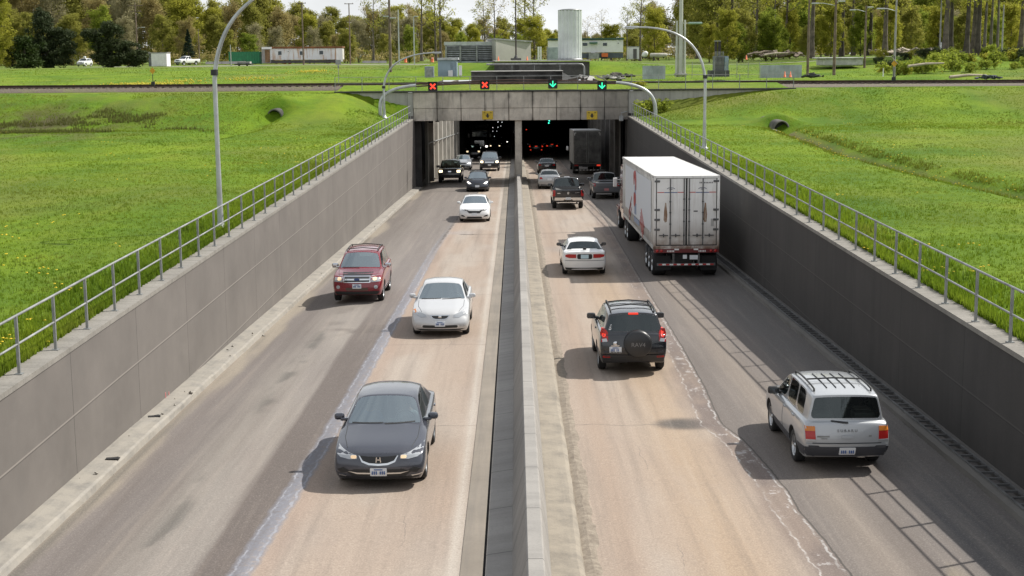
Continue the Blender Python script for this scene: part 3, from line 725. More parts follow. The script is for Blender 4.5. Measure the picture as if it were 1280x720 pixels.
# gravel road and hardstanding beyond
M_grav = dirty('gravel', (.36,.34,.30), .95, 0, .3, .4, bump=.6)
def sheet(name, pts, mat, dz=.012, kind='structure', sub=6):
    """ribbon of (x, y, width) draped on the ground"""
    b = MB(); rows = []
    P = []
    for (a, c_) in zip(pts[:-1], pts[1:]):
        for k in range(sub): P.append([a[i]+(c_[i]-a[i])*k/sub for i in range(3)])
    P.append(list(pts[-1]))
    for i, (x, y, w_) in enumerate(P):
        j0, j1 = max(i-1, 0), min(i+1, len(P)-1); d = Vector((P[j1][0]-P[j0][0], P[j1][1]-P[j0][1], 0)).normalized(); nrm = Vector((-d.y, d.x, 0))
        row = []
        for k in range(7):
            q = Vector((x, y, 0))+nrm*w_*(k/6-.5); row.append((q.x, q.y, gz(q.x, q.y)+dz+.03*(1-abs(k-3)/3)))
        rows.append(row)
    b.grid(rows, True); return struct(b.build(name, mat), kind)
# ------------------------------------------------------------------ vehicles
COLS = [-1, -.9, -.5, 0, .5, .9, 1]
def car_cage(S):
    bm = bmesh.new(); V = bm.verts.new; st = S['st']; n = len(st); ia, ib = S['cab']
    cr = bm.edges.layers.float.new('crease_edge')
    nose, tail = S['nose'], S['tail']; sw = S.get('sweep', .16); swr = S.get('sweepr', .10)
    def pos(i, lev, c):
        x, zb, zs, zt, w = st[i]; a = abs(c); sg = 1 if c >= 0 else -1
        if lev == 0: y, z = c*w*.90, zb
        elif lev == 1: y, z = c*w*.995, zb+.30*(zs-zb)
        elif lev == 2: y, z = c*w*1.0, zb+.72*(zs-zb)
        else:
            yy = {1: .955, .9: .865, .5: .5, 0: 0}[a]; y = sg*yy*w; z = zs+(zt-zs)*{1: 0, .9: .38, .5: .9, 0: 1}[a]
        if i == 0: x += nose[lev]-sw*a**2.6
        if i == 1: x += -sw*.45*a**2.6*(lev > 0)
        if i == n-1: x += tail[lev]+swr*a**2.6
        if i == n-2: x += swr*.3*a**2.6
        if lev == 3 and i == ia: x += S.get('bow', .14)*(1-a**2)
        if lev == 3 and i == ib: x -= S.get('bowr', .08)*(1-a**2)
        return (x, y, z)
    B = [[V(pos(i, 0, c)) for c in COLS] for i in range(n)]
    T = [[V(pos(i, 3, c)) for c in COLS] for i in range(n)]
    L1 = [{s: V(pos(i, 1, s)) for s in (-1, 1)} for i in range(n)]
    L2 = [{s: V(pos(i, 2, s)) for s in (-1, 1)} for i in range(n)]
    def face(vs, mi=0):
        f = bm.faces.new(vs); f.material_index = mi; f.smooth = True; return f
    for i in range(n-1):
        for j in range(6):
            face((B[i][j], B[i][j+1], B[i+1][j+1], B[i+1][j]))
            if not (ia <= i < ib and 1 <= j <= 4): face((T[i][j+1], T[i][j], T[i+1][j], T[i+1][j+1]))
        for s in (-1, 1):
            e = 0 if s < 0 else 6
            for a, b in ((B[i][e], L1[i][s]), (L1[i][s], L2[i][s]), (L2[i][s], T[i][e])):
                nx = {B[i][e]: B[i+1][e], L1[i][s]: L1[i+1][s], L2[i][s]: L2[i+1][s], T[i][e]: T[i+1][e]}
                q = (a, nx[a], nx[b], b); face(q if s < 0 else q[::-1])
    for i in (0, n-1):
        g = [B[i]]
        for lev, LL in ((1, L1), (2, L2)):
            g.append([LL[i][-1]]+[V(pos(i, lev, c)) for c in COLS[1:-1]]+[LL[i][1]])
        g.append(T[i])
        for k in range(3):
            for j in range(6):
                q = (g[k][j], g[k+1][j], g[k+1][j+1], g[k][j+1]); face(q if i == 0 else q[::-1])
    # cab
    rf = S['roof']; RV = []
    for k, (x, ze, zc, wr) in enumerate(rf):
        row = []
        for c in COLS[1:-1]:
            a = abs(c)/.9; y = {1: 1, .5/.9: .58, 0: 0}.get(a, a)*wr*(1 if c >= 0 else -1)
            z = ze+(zc-ze)*{1: 0, .5/.9: .82, 0: 1}.get(a, 1)
            xx = x+(S.get('rbow', .07)*(1-a**2) if k == 0 else 0)-(.05*(1-a**2) if k == len(rf)-1 else 0)
            row.append(V((xx, y, z)))
        RV.append(row)
    ws, rw, sd = [], [], []
    for j in range(4):
        ws.append(face((T[ia][j+1], RV[0][j], RV[0][j+1], T[ia][j+2])))
        rw.append(face((T[ib][j+2], RV[-1][j+1], RV[-1][j], T[ib][j+1])))
    for k in range(len(rf)-1):
        i = ia+k
        for j in range(4): face((RV[k][j], RV[k+1][j], RV[k+1][j+1], RV[k][j+1]))
        a = face((T[i][1], T[i+1][1], RV[k+1][0], RV[k][0])); b = face((T[i+1][5], T[i][5], RV[k][4], RV[k+1][4]))
        if S['bays'][k]: sd += [a, b]
    bm.normal_update()
    def crease(a, b, v):
        e = bm.edges.get((a, b))
        if e: e[cr] = v
    for k in range(len(rf)-1):
        for j in (0, 4): crease(RV[k][j], RV[k+1][j], S.get('cr_roof', .55))
    for j in range(4): crease(RV[0][j], RV[0][j+1], .25); crease(RV[-1][j], RV[-1][j+1], S.get('cr_rear', .35))
    for jj, r in ((1, 0), (5, 4)): crease(T[ia][jj], RV[0][r], .55); crease(T[ib][jj], RV[-1][r], .5)
    for i in range(ia, ib):
        for j in (1, 5): crease(T[i][j], T[i+1][j], .55)
        for j in (0, 6): crease(T[i][j], T[i+1][j], .25)
    for j in range(1, 5): crease(T[ia][j], T[ia][j+1], .7); crease(T[ib][j], T[ib][j+1], .6)
    for i in range(n-1):
        if i < ia:
            for j in (2, 4): crease(T[i][j], T[i+1][j], S.get('cr_hood', .35))
        for j in (0, 6): crease(B[i][j], B[i+1][j], .6)
        if i < ia or i >= ib:
            for j in (0, 6): crease(T[i][j], T[i+1][j], S.get('cr_sh', .3))
    for j in range(6):
        crease(T[0][j], T[0][j+1], S.get('cr_nose', .25)); crease(T[-1][j], T[-1][j+1], S.get('cr_tail', .45))
        crease(B[0][j], B[0][j+1], .6); crease(B[-1][j], B[-1][j+1], .6)
    for a, b in ((B, L1), (L1, L2), (L2, T)):
        for s, e in ((-1, 0), (1, 6)):
            pa = a[-1][e] if a is B else a[-1][s]; pb = b[-1][e] if b is T else b[-1][s]
            crease(pa, pb, S.get('cr_corner', .1))
    # window openings: the inner faces after the inset carry the glass index
    fr = S.get('frame', .042)
    vc = bm.verts.layers.float.get('crease_vert') or bm.verts.layers.float.new('crease_vert'); cr = bm.edges.layers.float['crease_edge']
    for fs, mi in ((ws, 1), (rw, 3)):
        if fs is rw and not S.get('rear_glass', True): continue
        bmesh.ops.inset_region(bm, faces=fs, thickness=fr, depth=0, use_even_offset=True, use_boundary=True)
        for f in fs: f.material_index = mi
    if sd:
        bmesh.ops.inset_individual(bm, faces=sd, thickness=fr*.75, depth=0, use_even_offset=True)
        for f in sd: f.material_index = 2
    for f in bm.faces:
        if f.material_index not in (1, 2, 3): continue
        for e in f.edges:
            if any(g_.material_index != f.material_index for g_ in e.link_faces) or f.material_index == 2: e[cr] = .85
        for v_ in f.verts:
            if sum(1 for g_ in v_.link_faces if g_.material_index == f.material_index) == 1: v_[vc] = .62
    return bm
def ev_mesh(o):
    dg = bpy.context.evaluated_depsgraph_get(); dg.update()
    return bpy.data.meshes.new_from_object(o.evaluated_get(dg))
def boolean(me, cutters):
    o = bpy.data.objects.new('tmp', me); COL.objects.link(o); cs = []
    for c in cutters:
        co_ = bpy.data.objects.new('cut', c); COL.objects.link(co_); cs.append(co_)
        md = o.modifiers.new('b', 'BOOLEAN'); md.operation = 'DIFFERENCE'; md.object = co_; md.solver = 'EXACT'
    r = ev_mesh(o); bpy.data.objects.remove(o)
    for c in cs: bpy.data.objects.remove(c)
    return r
def cutter_cyl(x, z, r, y0, y1):
    b = MB(); n = 28
    A = [(x+r*math.cos(2*PI*k/n), y0, z+r*math.sin(2*PI*k/n)) for k in range(n)]
    b.prism(A, (0, y1-y0, 0)); me = b.mesh('c', [M_black]*5)
    bm = bmesh.new(); bm.from_mesh(me); bmesh.ops.remove_doubles(bm, verts=bm.verts, dist=1e-5); bmesh.ops.recalc_face_normals(bm, faces=bm.faces)
    for f in bm.faces: f.material_index = 4
    bm.to_mesh(me); bm.free(); return me
def cutter_box(c, d):
    b = MB(); b.box(c, d); me = b.mesh('c', [M_black]*5)
    for p in me.polygons: p.material_index = 4
    return me
def conform(bvh, poly, axis, off=.006, step=.07, skirt=.02):
    """outline (a, b) laid onto the body along an axis ('front', 'rear', 'left', 'right', 'top'); returns MB or None"""
    bm = bmesh.new(); vs = [bm.verts.new((a, b, 0)) for a, b in poly]; bm.faces.new(vs)
    if step:
        for k, ax in ((0, (1,0,0)), (1, (0,1,0))):
            lo = min(p[k] for p in poly); hi = max(p[k] for p in poly); q = lo+step
            while q < hi-step*.3:
                bmesh.ops.bisect_plane(bm, geom=bm.verts[:]+bm.edges[:]+bm.faces[:], plane_co=tuple(q if i == k else 0 for i in range(3)), plane_no=ax); q += step
    dr = {'front': Vector((-1,0,0)), 'rear': Vector((1,0,0)), 'left': Vector((0,-1,0)), 'right': Vector((0,1,0)), 'top': Vector((0,0,-1))}[axis]
    miss = []
    for v in bm.verts:
        a, b = v.co.x, v.co.y
        o = {'front': Vector((9,a,b)), 'rear': Vector((-9,a,b)), 'left': Vector((a,9,b)), 'right': Vector((a,-9,b)), 'top': Vector((a,b,9))}[axis]
        h = bvh.ray_cast(o, dr)
        if h[0] is None: miss.append(v); continue
        v.co = h[0]-dr*off
    ok = [v for v in bm.verts if v not in miss]
    for v in miss:
        if not ok: bm.free(); return None
        a, b = v.co.x, v.co.y
        best = min(ok, key=lambda w: ((w.co.y-a)**2+(w.co.z-b)**2) if axis in ('front', 'rear') else ((w.co.x-a)**2+(w.co.z-b)**2))
        v.co = {'front': Vector((best.co.x, a, b)), 'rear': Vector((best.co.x, a, b)), 'left': Vector((a, best.co.y, b)), 'right': Vector((a, best.co.y, b)), 'top': Vector((a, b, best.co.z))}[axis]
    ed = [e for e in bm.edges if e.is_boundary]
    r = bmesh.ops.extrude_edge_only(bm, edges=ed)
    for g_ in r['geom']:
        if isinstance(g_, bmesh.types.BMVert): g_.co += dr*skirt
    bmesh.ops.recalc_face_normals(bm, faces=bm.faces)
    out = MB(); out.addbm(bm, None, False); bm.free(); return out
_wheels = {}
def wheel_meshes(r, w, style):
    k = (r, w, style)
    if k in _wheels: return _wheels[k]
    M = Matrix.Rotation(PI/2, 4, 'X')
    ty = MB(); ri = r*.66
    ty.lathe([(ri, -w/2+.01), (r*.9, -w/2), (r*.985, -w*.38), (r, -w*.2), (r, w*.2), (r*.985, w*.38), (r*.9, w/2), (ri, w/2-.01), (ri-.01, 0), (ri, -w/2+.01)], M, 28)
    rm = MB(); ro = w/2-.012
    for sgn in (-1, 1):
        z = ro*sgn
        if style == 'truck':
            rm.lathe([(ri+.005, z), (ri*.93, z-.01*sgn), (ri*.85, z-.09*sgn), (ri*.45, z-.10*sgn), (ri*.38, z-.02*sgn), (ri*.2, z+.02*sgn), (.0, z+.02*sgn)], M, 22)
        else:
            rm.lathe([(ri+.005, z), (ri*.92, z-.012*sgn), (ri*.88, z-.07*sgn), (ri*.2, z-.08*sgn), (0, z-.07*sgn)], M, 22)
            ns = 5 if style == 'five' else 7
            for q in range(ns):
                a = 2*PI*q/ns; c_, s_ = math.cos(a), math.sin(a); wd = r*.085
                p0 = Vector((ri*.15*c_, z-.03*sgn, ri*.15*s_)); p1 = Vector((ri*.93*c_, z-.016*sgn, ri*.93*s_)); sd_ = Vector((-s_, 0, c_))*wd
                rm.quad(p0-sd_*.8, p1-sd_, p1+sd_, p0+sd_*.8)
            rm.lathe([(ri*.2, z-.03*sgn), (ri*.16, z-.012*sgn), (0, z-.008*sgn)], M, 14)
    _wheels[k] = (ty.mesh('tyre', [M_rubber]), rm.mesh('rim', [M_rim if style != 'steel' else M_galv]))
    return _wheels[k]
def rounded(cx, cy, w, h, r=.03, n=3):
    out = []
    for sx, sy, a0 in ((1, 1, 0), (-1, 1, 90), (-1, -1, 180), (1, -1, 270)):
        for k in range(n+1):
            a = R(a0+90*k/n); out.append((cx+sx*(w/2-r)+r*math.cos(a), cy+sy*(h/2-r)+r*math.sin(a)))
    return out
def mirror(p): return [(-a, b) for a, b in p][::-1]
def heading(Y, toward):
    s = rslope(Y); return (0, math.atan(s), -PI/2) if toward else (0, -math.atan(s), PI/2)
def make_car(name, label, cat, S, color, X, Y, toward, axle, parts, group=None, detail=2, seats=True, wheel='five', mirror_mat=None, flat=False, rz_extra=0, glassm=None, sub=None):
    """S shell spec; (X, Y) is where the given axle ('front'/'rear') stands; parts: [(name, material, axis, outline, off)]"""
    bm = car_cage(S); me = bpy.data.meshes.new('cage'); bm.to_mesh(me); bm.free()
    mats = [color, glassm or M_glass, glassm or M_sideglass, glassm or M_sideglass, M_black]
    for mt in mats: me.materials.append(mt)
    o = bpy.data.objects.new('cage', me); COL.objects.link(o)
    md = o.modifiers.new('s', 'SUBSURF'); md.levels = md.render_levels = sub or detail; md.boundary_smooth = 'PRESERVE_CORNERS'
    me = ev_mesh(o); bpy.data.objects.remove(o)
    bvh = BVHTree.FromPolygons([v.co.copy() for v in me.vertices], [tuple(p.vertices) for p in me.polygons])
    r = S['r']; xf, xre = S['axles']; w = S['W']/2
    cuts = []
    for xa_ in (xf, xre):
        for s in (-1, 1):
            y0, y1 = sorted((s*(w-.34), s*(w+.3))); cuts.append(cutter_cyl(xa_, r+.01, r+.065, y0, y1))
    for c in S.get('cut', []): cuts.append(cutter_box(*c))
    me = boolean(me, cuts)
    # split by material
    root = thing(name, label, cat, (0, 0, 0), None, group)
    P = [(tuple(p.vertices), p.material_index) for p in me.polygons]; co_ = [v.co.copy() for v in me.vertices]
    def sub(fs, nm, mt, mset):
        b = MB(); mp = {}
        for f in fs:
            for i in f:
                if i not in mp: mp[i] = len(b.v); b.v.append(tuple(co_[i]))
            b.f.append(tuple(mp[i] for i in f)); b.sm.append(True)
        return b
    body = [p for p in P if p[1] in (0, 4)]
    b = sub([p[0] for p in body], 'body', None, None); bme = b.mesh('body', [color, M_black])
    for q, p in zip(bme.polygons, body): q.material_index = 1 if p[1] == 4 else 0
    link('body', bme, root)
    for mi, nm in ((1, 'windscreen'), (2, 'side_window'), (3, 'rear_window')):
        fs = [p[0] for p in P if p[1] == mi]
        if not fs: continue
        # islands
        ed = {}; 
        par = list(range(len(fs)))
        def fd(a):
            while par[a] != a: par[a] = par[par[a]]; a = par[a]
            return a
        seen = {}
        for k, f in enumerate(fs):
            for i in f:
                if i in seen: par[fd(k)] = fd(seen[i])
                else: seen[i] = k
        isl = {}
        for k in range(len(fs)): isl.setdefault(fd(k), []).append(fs[k])
        for q in isl.values():
            if len(q) < 3: 
                continue
            gb = sub(q, nm, None, None); link(nm, gb.mesh(nm, [glassm or (M_glass if mi == 1 else M_sideglass)]), root)
    tyre, rim = wheel_meshes(r, S.get('ww', .21), wheel)
    for xa_ in (xf, xre):
        for s in (-1, 1):
            wl = link('wheel', tyre, root, (xa_, s*(w-.035-S.get('ww', .21)/2), r)); link('rim', rim, wl)
    # underside in shadow, seats and dashboard behind the glass
    xa_, zb_ = S['st'][S['cab'][0]][0], S['st'][S['cab'][0]][2]
    rf = S['roof']
    if seats:
        b = MB(); zs_ = zb_-.10
        sx = rf[1][0]+.05
        rows_ = [sx]+([sx-.95] if rf[-1][0] < sx-.8 else [])
        hz = rf[1][2]
        for q in rows_:
            for sy in (-1, 1):
                b.box((q, sy*w*.42, zs_-.05), (.16, w*.55, .62), Euler((0, -.2, 0)).to_matrix(), bev=.06)
                b.box((q-.10, sy*w*.42, min(zs_+.36, hz-.30)), (.10, w*.28, .20), Euler((0, -.2, 0)).to_matrix(), bev=.045)
        b.build('seats', M_seat, root)
        b = MB(); b.box((xa_-.22, 0, zb_-.10), (.62, w*1.66, .22), bev=.06)
        b.box(((xa_+rf[-1][0])/2-.1, 0, zb_-.42), (abs(xa_-rf[-1][0])+.3, w*1.7, .05)); b.build('dashboard', M_seat, root)
        if detail >= 3:
            b = MB(); Mw = Matrix.Translation((xa_-.66, w*.42, zb_+.0)) @ Matrix.Rotation(-1.15, 4, 'Y')
            b.tube([Mw @ Vector((.18*math.cos(2*PI*k/16), .18*math.sin(2*PI*k/16), 0)) for k in range(17)], .015, 6, False); b.box(Mw @ Vector((0, 0, 0)), (.1, .1, .03), Mw.to_3x3()); b.build('steering_wheel', M_black, root)
    # mirrors
    mz = zb_+.10; mx = xa_-S.get('mx', .42)
    for s in (-1, 1):
        b = MB(); b.box((mx, s*(w+.045), mz), (.13, .20*S.get('ms', 1), .135*S.get('ms', 1)), Euler((0, 0, -.15*s)).to_matrix(), bev=.05)
        b.box((mx+.03, s*(w-.06), mz-.05), (.10, .16, .06), bev=.02); mo = b.build('mirror', mirror_mat or color, root)
        b = MB(); b.box((mx-.066, s*(w+.05), mz), (.006, .15*S.get('ms', 1), .10*S.get('ms', 1))); b.build('mirror_glass', M_mirror, mo)
    made = {}
    for pt in parts:
        nm, mt, ax, pl = pt[:4]; off = pt[4] if len(pt) > 4 else .006
        par_ = pt[5] if len(pt) > 5 else None
        q = conform(bvh, pl, ax, off, .07 if detail >= 3 else .12)
        if q: 
            oo = q.build(nm, mt, made.get(par_, root)); made[nm] = oo
    xax = xf if axle == 'front' else xre
    hd = heading(Y, toward); root.rotation_euler = hd if not flat else (0, 0, hd[2]); root.rotation_euler.z += rz_extra
    base = Vector((X, Y+(xax if toward else -xax), 0)); base.z = (rz(Y)+rslope(Y)*(base.y-Y)) if not flat else gz(X, Y)
    root.location = base
    return root, bvh
def both(nm, mt, ax, pl, off=.006, par=None): return [(nm, mt, ax, pl, off, par), (nm, mt, ax, mirror(pl), off, par)]
def lr(nm, mt, pl, off=.006): return [(nm, mt, 'left', pl, off), (nm, mt, 'right', pl, off)]

def sc(st, sx, sz, w0, w1): return [(x*sx, zb*sz, zs*sz, zt*sz, w*w1/w0) for x, zb, zs, zt, w in st]
def sedan(L=4.55, W=1.755, H=1.435, ax=(1.355, -1.315), r=.315, **k):
    sx, sz, w = L/4.55, H/1.435, W/2
    st = sc([(2.275,.20,.60,.68,.80), (1.98,.18,.72,.80,.872), (1.42,.19,.82,.90,.8775), (.92,.20,.92,.985,.8775), (-.12,.20,.945,.99,.8775), (-1.02,.20,.965,1.0,.8775), (-1.66,.21,.985,1.04,.87), (-2.02,.23,.975,1.045,.85), (-2.275,.27,.93,1.01,.80)], sx, sz, .8775, w)
    ro = [(.14*sx,1.335*sz,1.40*sz,.585*w/.8775), (-.38*sx,1.375*sz,1.435*sz,.60*w/.8775), (-.96*sx,1.35*sz,1.415*sz,.59*w/.8775), (-1.20*sx,1.31*sz,1.375*sz,.57*w/.8775)]
    S = dict(st=st, roof=ro, cab=(3, 6), bays=(1, 1, 0), nose=(-.10, .0, -.03, -.14), tail=(.10, .0, 0, .03), W=W, axles=(ax[0]*sx, ax[1]*sx), r=r); S.update(k); return S
def suv(L=4.6, W=1.815, H=1.69, ax=(1.40, -1.26), r=.345, **k):
    sx, sz, w = L/4.6, H/1.69, W/2
    st = sc([(2.3,.30,.78,.88,.82), (2.02,.27,.93,1.0,.895), (1.45,.27,1.0,1.07,.9075), (1.02,.27,1.05,1.11,.9075), (-.02,.27,1.065,1.12,.9075), (-.98,.27,1.08,1.12,.9075), (-1.72,.28,1.09,1.13,.90), (-2.10,.30,1.09,1.12,.885), (-2.3,.34,1.04,1.08,.85)], sx, sz, .9075, w)
    ro = [(.30*sx,1.555*sz,1.63*sz,.63*w/.9075), (-.16*sx,1.61*sz,1.675*sz,.655*w/.9075), (-.99*sx,1.615*sz,1.69*sz,.655*w/.9075), (-1.66*sx,1.60*sz,1.67*sz,.645*w/.9075), (-1.99*sx,1.565*sz,1.63*sz,.62*w/.9075)]
    S = dict(st=st, roof=ro, cab=(3, 7), bays=(1, 1, 1, 0), nose=(-.08, .0, -.02, -.10), tail=(.08, -.02, 0, .04), W=W, axles=(ax[0]*sx, ax[1]*sx), r=r, sweep=.14, cr_rear=.5, ms=1.2); S.update(k); return S
def pickup(L=5.8, W=2.0, H=1.92, ax=(1.92, -1.65), r=.40, **k):
    sx, sz, w = L/5.8, H/1.92, W/2
    st = sc([(2.9,.42,1.0,1.10,.93), (2.62,.40,1.10,1.20,.99), (2.0,.40,1.16,1.24,1.0), (1.42,.40,1.20,1.27,1.0), (.48,.40,1.21,1.26,1.0), (-.42,.40,1.22,1.26,1.0), (-.62,.40,1.22,1.235,1.0), (-2.6,.42,1.24,1.25,1.0), (-2.9,.50,1.24,1.25,.975)], sx, sz, 1.0, w)
    ro = [(.80*sx,1.76*sz,1.84*sz,.74*w), (.36*sx,1.81*sz,1.90*sz,.755*w), (-.34*sx,1.78*sz,1.87*sz,.74*w)]
    S = dict(st=st, roof=ro, cab=(3, 5), bays=(1, 1), nose=(-.05, .02, 0, -.08), tail=(.04, 0, 0, .0), W=W, axles=(ax[0]*sx, ax[1]*sx), r=r, ww=.27, sweep=.10, sweepr=.03, cr_sh=.6, cr_tail=.8, cr_corner=.5, bowr=.0, ms=1.5, cut=[((-1.74*sx, 0, 1.26*sz), (2.12*sx, 1.52*w, .9*sz))]); S.update(k); return S
def plate(b, ax, z, y=0, mat=None): return [('plate', mat or M_plate, ax, rounded(y, z, .31, .155, .015), .020), ]
def plate_marks(root, x, z, y, rear):
    """blue lettering blur of a provincial plate"""
    b = MB(); k = -1 if rear else 1
    for i in range(7):
        if i == 3: continue
        b.box((x, y+(i-3)*.037, z-.01), (.006, .022, .06))
    b.box((x, y, z+.05), (.006, .16, .018)); b.build('plate_lettering', M_blue, root)
def surf_x(bvh, y, z, rear=False):
    h = bvh.ray_cast(Vector((-9 if rear else 9, y, z)), Vector((1 if rear else -1, 0, 0))); return h[0].x if h[0] else 0
# ---- dark grey sedan, nearest, coming towards the camera
def carcol(n, c, **k): return paint('paint_'+n, c, **k)
PG = carcol('graphite', (.056,.060,.076), metal=.35, rough=.22, dirt=.05)
S = sedan(nose=(-.08, .0, -.01, -.09), sweep=.13, frame=.034, cr_nose=.72, cr_sh=.7, cr_hood=.7, cr_corner=.25)
S['st'][0] = (2.275, .20, .63, .70, .83)
hl = [(.40,.60), (.55,.59), (.72,.62), (.845,.70), (.835,.80), (.72,.755), (.56,.70), (.41,.665)]
pt = both('headlight', M_lens, 'front', hl, .008)+both('headlight_bulb', M_bulb, 'front', rounded(.465, .633, .11, .055, .025), .016)
pt += [('grille', M_black, 'front', [(-.36,.66), (-.30,.56), (-.18,.52), (0,.51), (.18,.52), (.30,.56), (.36,.66), (.2,.645), (0,.64), (-.2,.645)], .008),
       ('grille_trim', M_chrome, 'front', [(-.37,.665), (-.31,.545), (-.18,.495), (0,.482), (.18,.495), (.31,.545), (.37,.665), (.345,.655), (.29,.572), (.17,.53), (0,.518), (-.17,.53), (-.29,.572), (-.345,.655)], .016),
       ('lower_grille', M_black, 'front', [(-.60,.36), (-.50,.27), (.50,.27), (.60,.36), (.46,.41), (-.46,.41)], .006),
       ('bumper_trim', M_chrome, 'front', [(-.58,.375), (-.40,.322), (.40,.322), (.58,.375), (.40,.35), (-.40,.35)], .014),
       ('lower_lip', M_black, 'front', [(-.80,.26), (-.6,.205), (.6,.205), (.80,.26), (.6,.255), (-.6,.255)], .008),
       ('lip_trim', M_chrome, 'front', [(.62,.262), (.80,.292), (.80,.312), (.60,.285)], .012), ('lip_trim', M_chrome, 'front', [(-.60,.285), (-.80,.312), (-.80,.292), (-.62,.262)], .012)]
pt += both('fog_recess', M_black, 'front', [(.52,.37), (.70,.33), (.78,.40), (.66,.45)], .006)
pt += plate(None, 'front', .36)
pt += lr('door_handle', PG, rounded(-.42, .84, .17, .03, .012), .02)+lr('door_handle', PG, rounded(-1.22, .86, .17, .03, .012), .02)
pt += [('wiper', M_black, 'front', [(-.62,.985), (-.02,1.0), (-.02,1.012), (-.62,1.0)], .012), ('wiper', M_black, 'front', [(.02,.985), (.60,1.0), (.60,1.012), (.02,1.0)], .012)]
civic, bv = make_car('sedan', 'dark grey sedan nearest the camera, coming forward in the left carriageway', 'car', S, PG, -2.58, 26.1, True, 'front', pt, detail=3, wheel='seven')
b = MB(); xx = surf_x(bv, 0, .59)+.022
for sy in (-1, 1): b.box((xx, sy*.037, .588), (.012, .018, .10), Euler((.12*sy, 0, 0)).to_matrix())
b.box((xx, 0, .588), (.012, .075, .018)); b.build('emblem', M_chrome, civic)
plate_marks(civic, surf_x(bv, 0, .36)+.026, .36, 0, False)

def hood_lines(root, bvh, pts, extra=()):
    for s in (-1, 1):
        P = []
        for k in range(13):
            q = k/12*(len(pts)-1); i = min(int(q), len(pts)-2); f = q-i; x = pts[i][0]+(pts[i+1][0]-pts[i][0])*f; y = s*(pts[i][1]+(pts[i+1][1]-pts[i][1])*f)
            h = bvh.ray_cast(Vector((x, y, 5)), Vector((0, 0, -1)))[0]
            if h: P.append(h+Vector((0, 0, .001)))
        if len(P) > 2: MB().tube(P, .006, 5).build('bonnet_seam', M_black, root)
hood_lines(civic, bv, [(.98, .70), (1.5, .69), (1.95, .60)])
# ---- silver-white sedan behind it
PS = carcol('silver_white', (.56,.565,.57), metal=.2, rough=.3, dirt=.12)
S = sedan(L=4.5, W=1.775, H=1.48, nose=(-.10, .0, -.03, -.13), sweep=.19, frame=.034, cr_sh=.5, cr_nose=.4, cr_hood=.5)
pt = both('headlight', M_lens, 'front', [(.40,.62), (.58,.60), (.78,.70), (.83,.82), (.76,.83), (.56,.74), (.42,.69)], .008)
pt += [('turn_lamp', M_amber, 'front', [(-.83,.80), (-.78,.72), (-.72,.76), (-.76,.82)], .014)]
pt += [('grille', M_chrome, 'front', [(-.30,.685), (-.24,.60), (-.14,.56), (.14,.56), (.24,.60), (.30,.685)], .008), ('grille_mesh', M_black, 'front', [(-.26,.665), (-.21,.605), (-.13,.58), (.13,.58), (.21,.605), (.26,.665)], .014),
       ('lower_grille', M_black, 'front', rounded(0, .345, 1.06, .085, .04), .008), ('lower_lip', M_black, 'front', [(-.74,.26), (-.6,.22), (.6,.22), (.74,.26), (.6,.265), (-.6,.265)], .008)]
pt += both('fog_lamp', M_lens, 'front', rounded(.66, .36, .16, .07, .03), .008)+plate(None, 'front', .43)
pt += [('wiper', M_black, 'front', [(-.62,1.01), (-.02,1.03), (-.02,1.042), (-.62,1.025)], .012), ('wiper', M_black, 'front', [(.02,1.01), (.60,1.03), (.60,1.042), (.02,1.025)], .012)]
pt += lr('door_handle', PS, rounded(-.42, .86, .17, .03, .012), .02)
el, bv = make_car('sedan', 'silver-white sedan in the left carriageway, behind the dark grey one', 'car', S, PS, -2.30, 42.45, True, 'front', pt, detail=3)
b = MB(); b.lathe([(.0, .008), (.045, .006), (.055, 0)], Matrix.Translation((surf_x(bv, 0, .63)+.018, 0, .632)) @ Matrix.Rotation(PI/2, 4, 'Y'), 14); b.build('emblem', M_chrome, el)
plate_marks(el, surf_x(bv, 0, .43)+.026, .43, 0, False); hood_lines(el, bv, [(.98, .70), (1.5, .69), (1.95, .56)])

# ---- red SUV
PR = carcol('dark_red', (.20,.006,.016), metal=.25, rough=.22, dirt=.05)
S = suv(L=4.43, W=1.806, H=1.72, nose=(-.06, .02, .0, -.05), sweep=.10, cr_nose=.5, cr_roof=.5)
pt = both('headlight', M_lens, 'front', [(.50,.76), (.82,.78), (.86,.95), (.82,.98), (.50,.97)], .010)+both('headlight_bulb', M_bulb, 'front', rounded(.62, .87, .14, .11, .05), .018)
pt += both('turn_lamp', M_amber, 'front', [(.80,.80), (.855,.82), (.86,.94), (.82,.96)], .016)
pt += [('grille', M_chrome, 'front', rounded(0, .86, .96, .235, .03), .014), ('grille_mesh', M_black, 'front', rounded(0, .915, .88, .055, .01), .022), ('grille_mesh', M_black, 'front', rounded(0, .80, .88, .055, .01), .022),
       ('bug_deflector', M_black, 'front', [(-.52,.99), (.52,.99), (.54,1.055), (-.54,1.055)], .03), ('lower_grille', plain('brown_grille', (.10,.065,.05), .7), 'front', rounded(0, .52, .78, .10, .02), .008), ('lower_lip', M_black, 'front', [(-.80,.42), (-.7,.32), (.7,.32), (.80,.42), (.7,.44), (-.7,.44)], .012)]
pt += both('fog_lamp', M_lens, 'front', rounded(.66, .59, .13, .12, .055), .012)+plate(None, 'front', .62)
pt += [('emblem', plain('oval_blue', (.03,.06,.18), .3), 'front', [(.10*math.cos(2*PI*k/14), .858+.042*math.sin(2*PI*k/14)) for k in range(14)], .028)]
pt += [('wiper', M_black, 'front', [(-.62,1.145), (-.02,1.155), (-.02,1.17), (-.62,1.16)], .012)]
pt += lr('door_handle', M_chrome, rounded(-.42, .98, .18, .035, .012), .02)+lr('sill_step', M_chrome, [(-.85,.34), (.90,.34), (.90,.40), (-.85,.40)], .03)
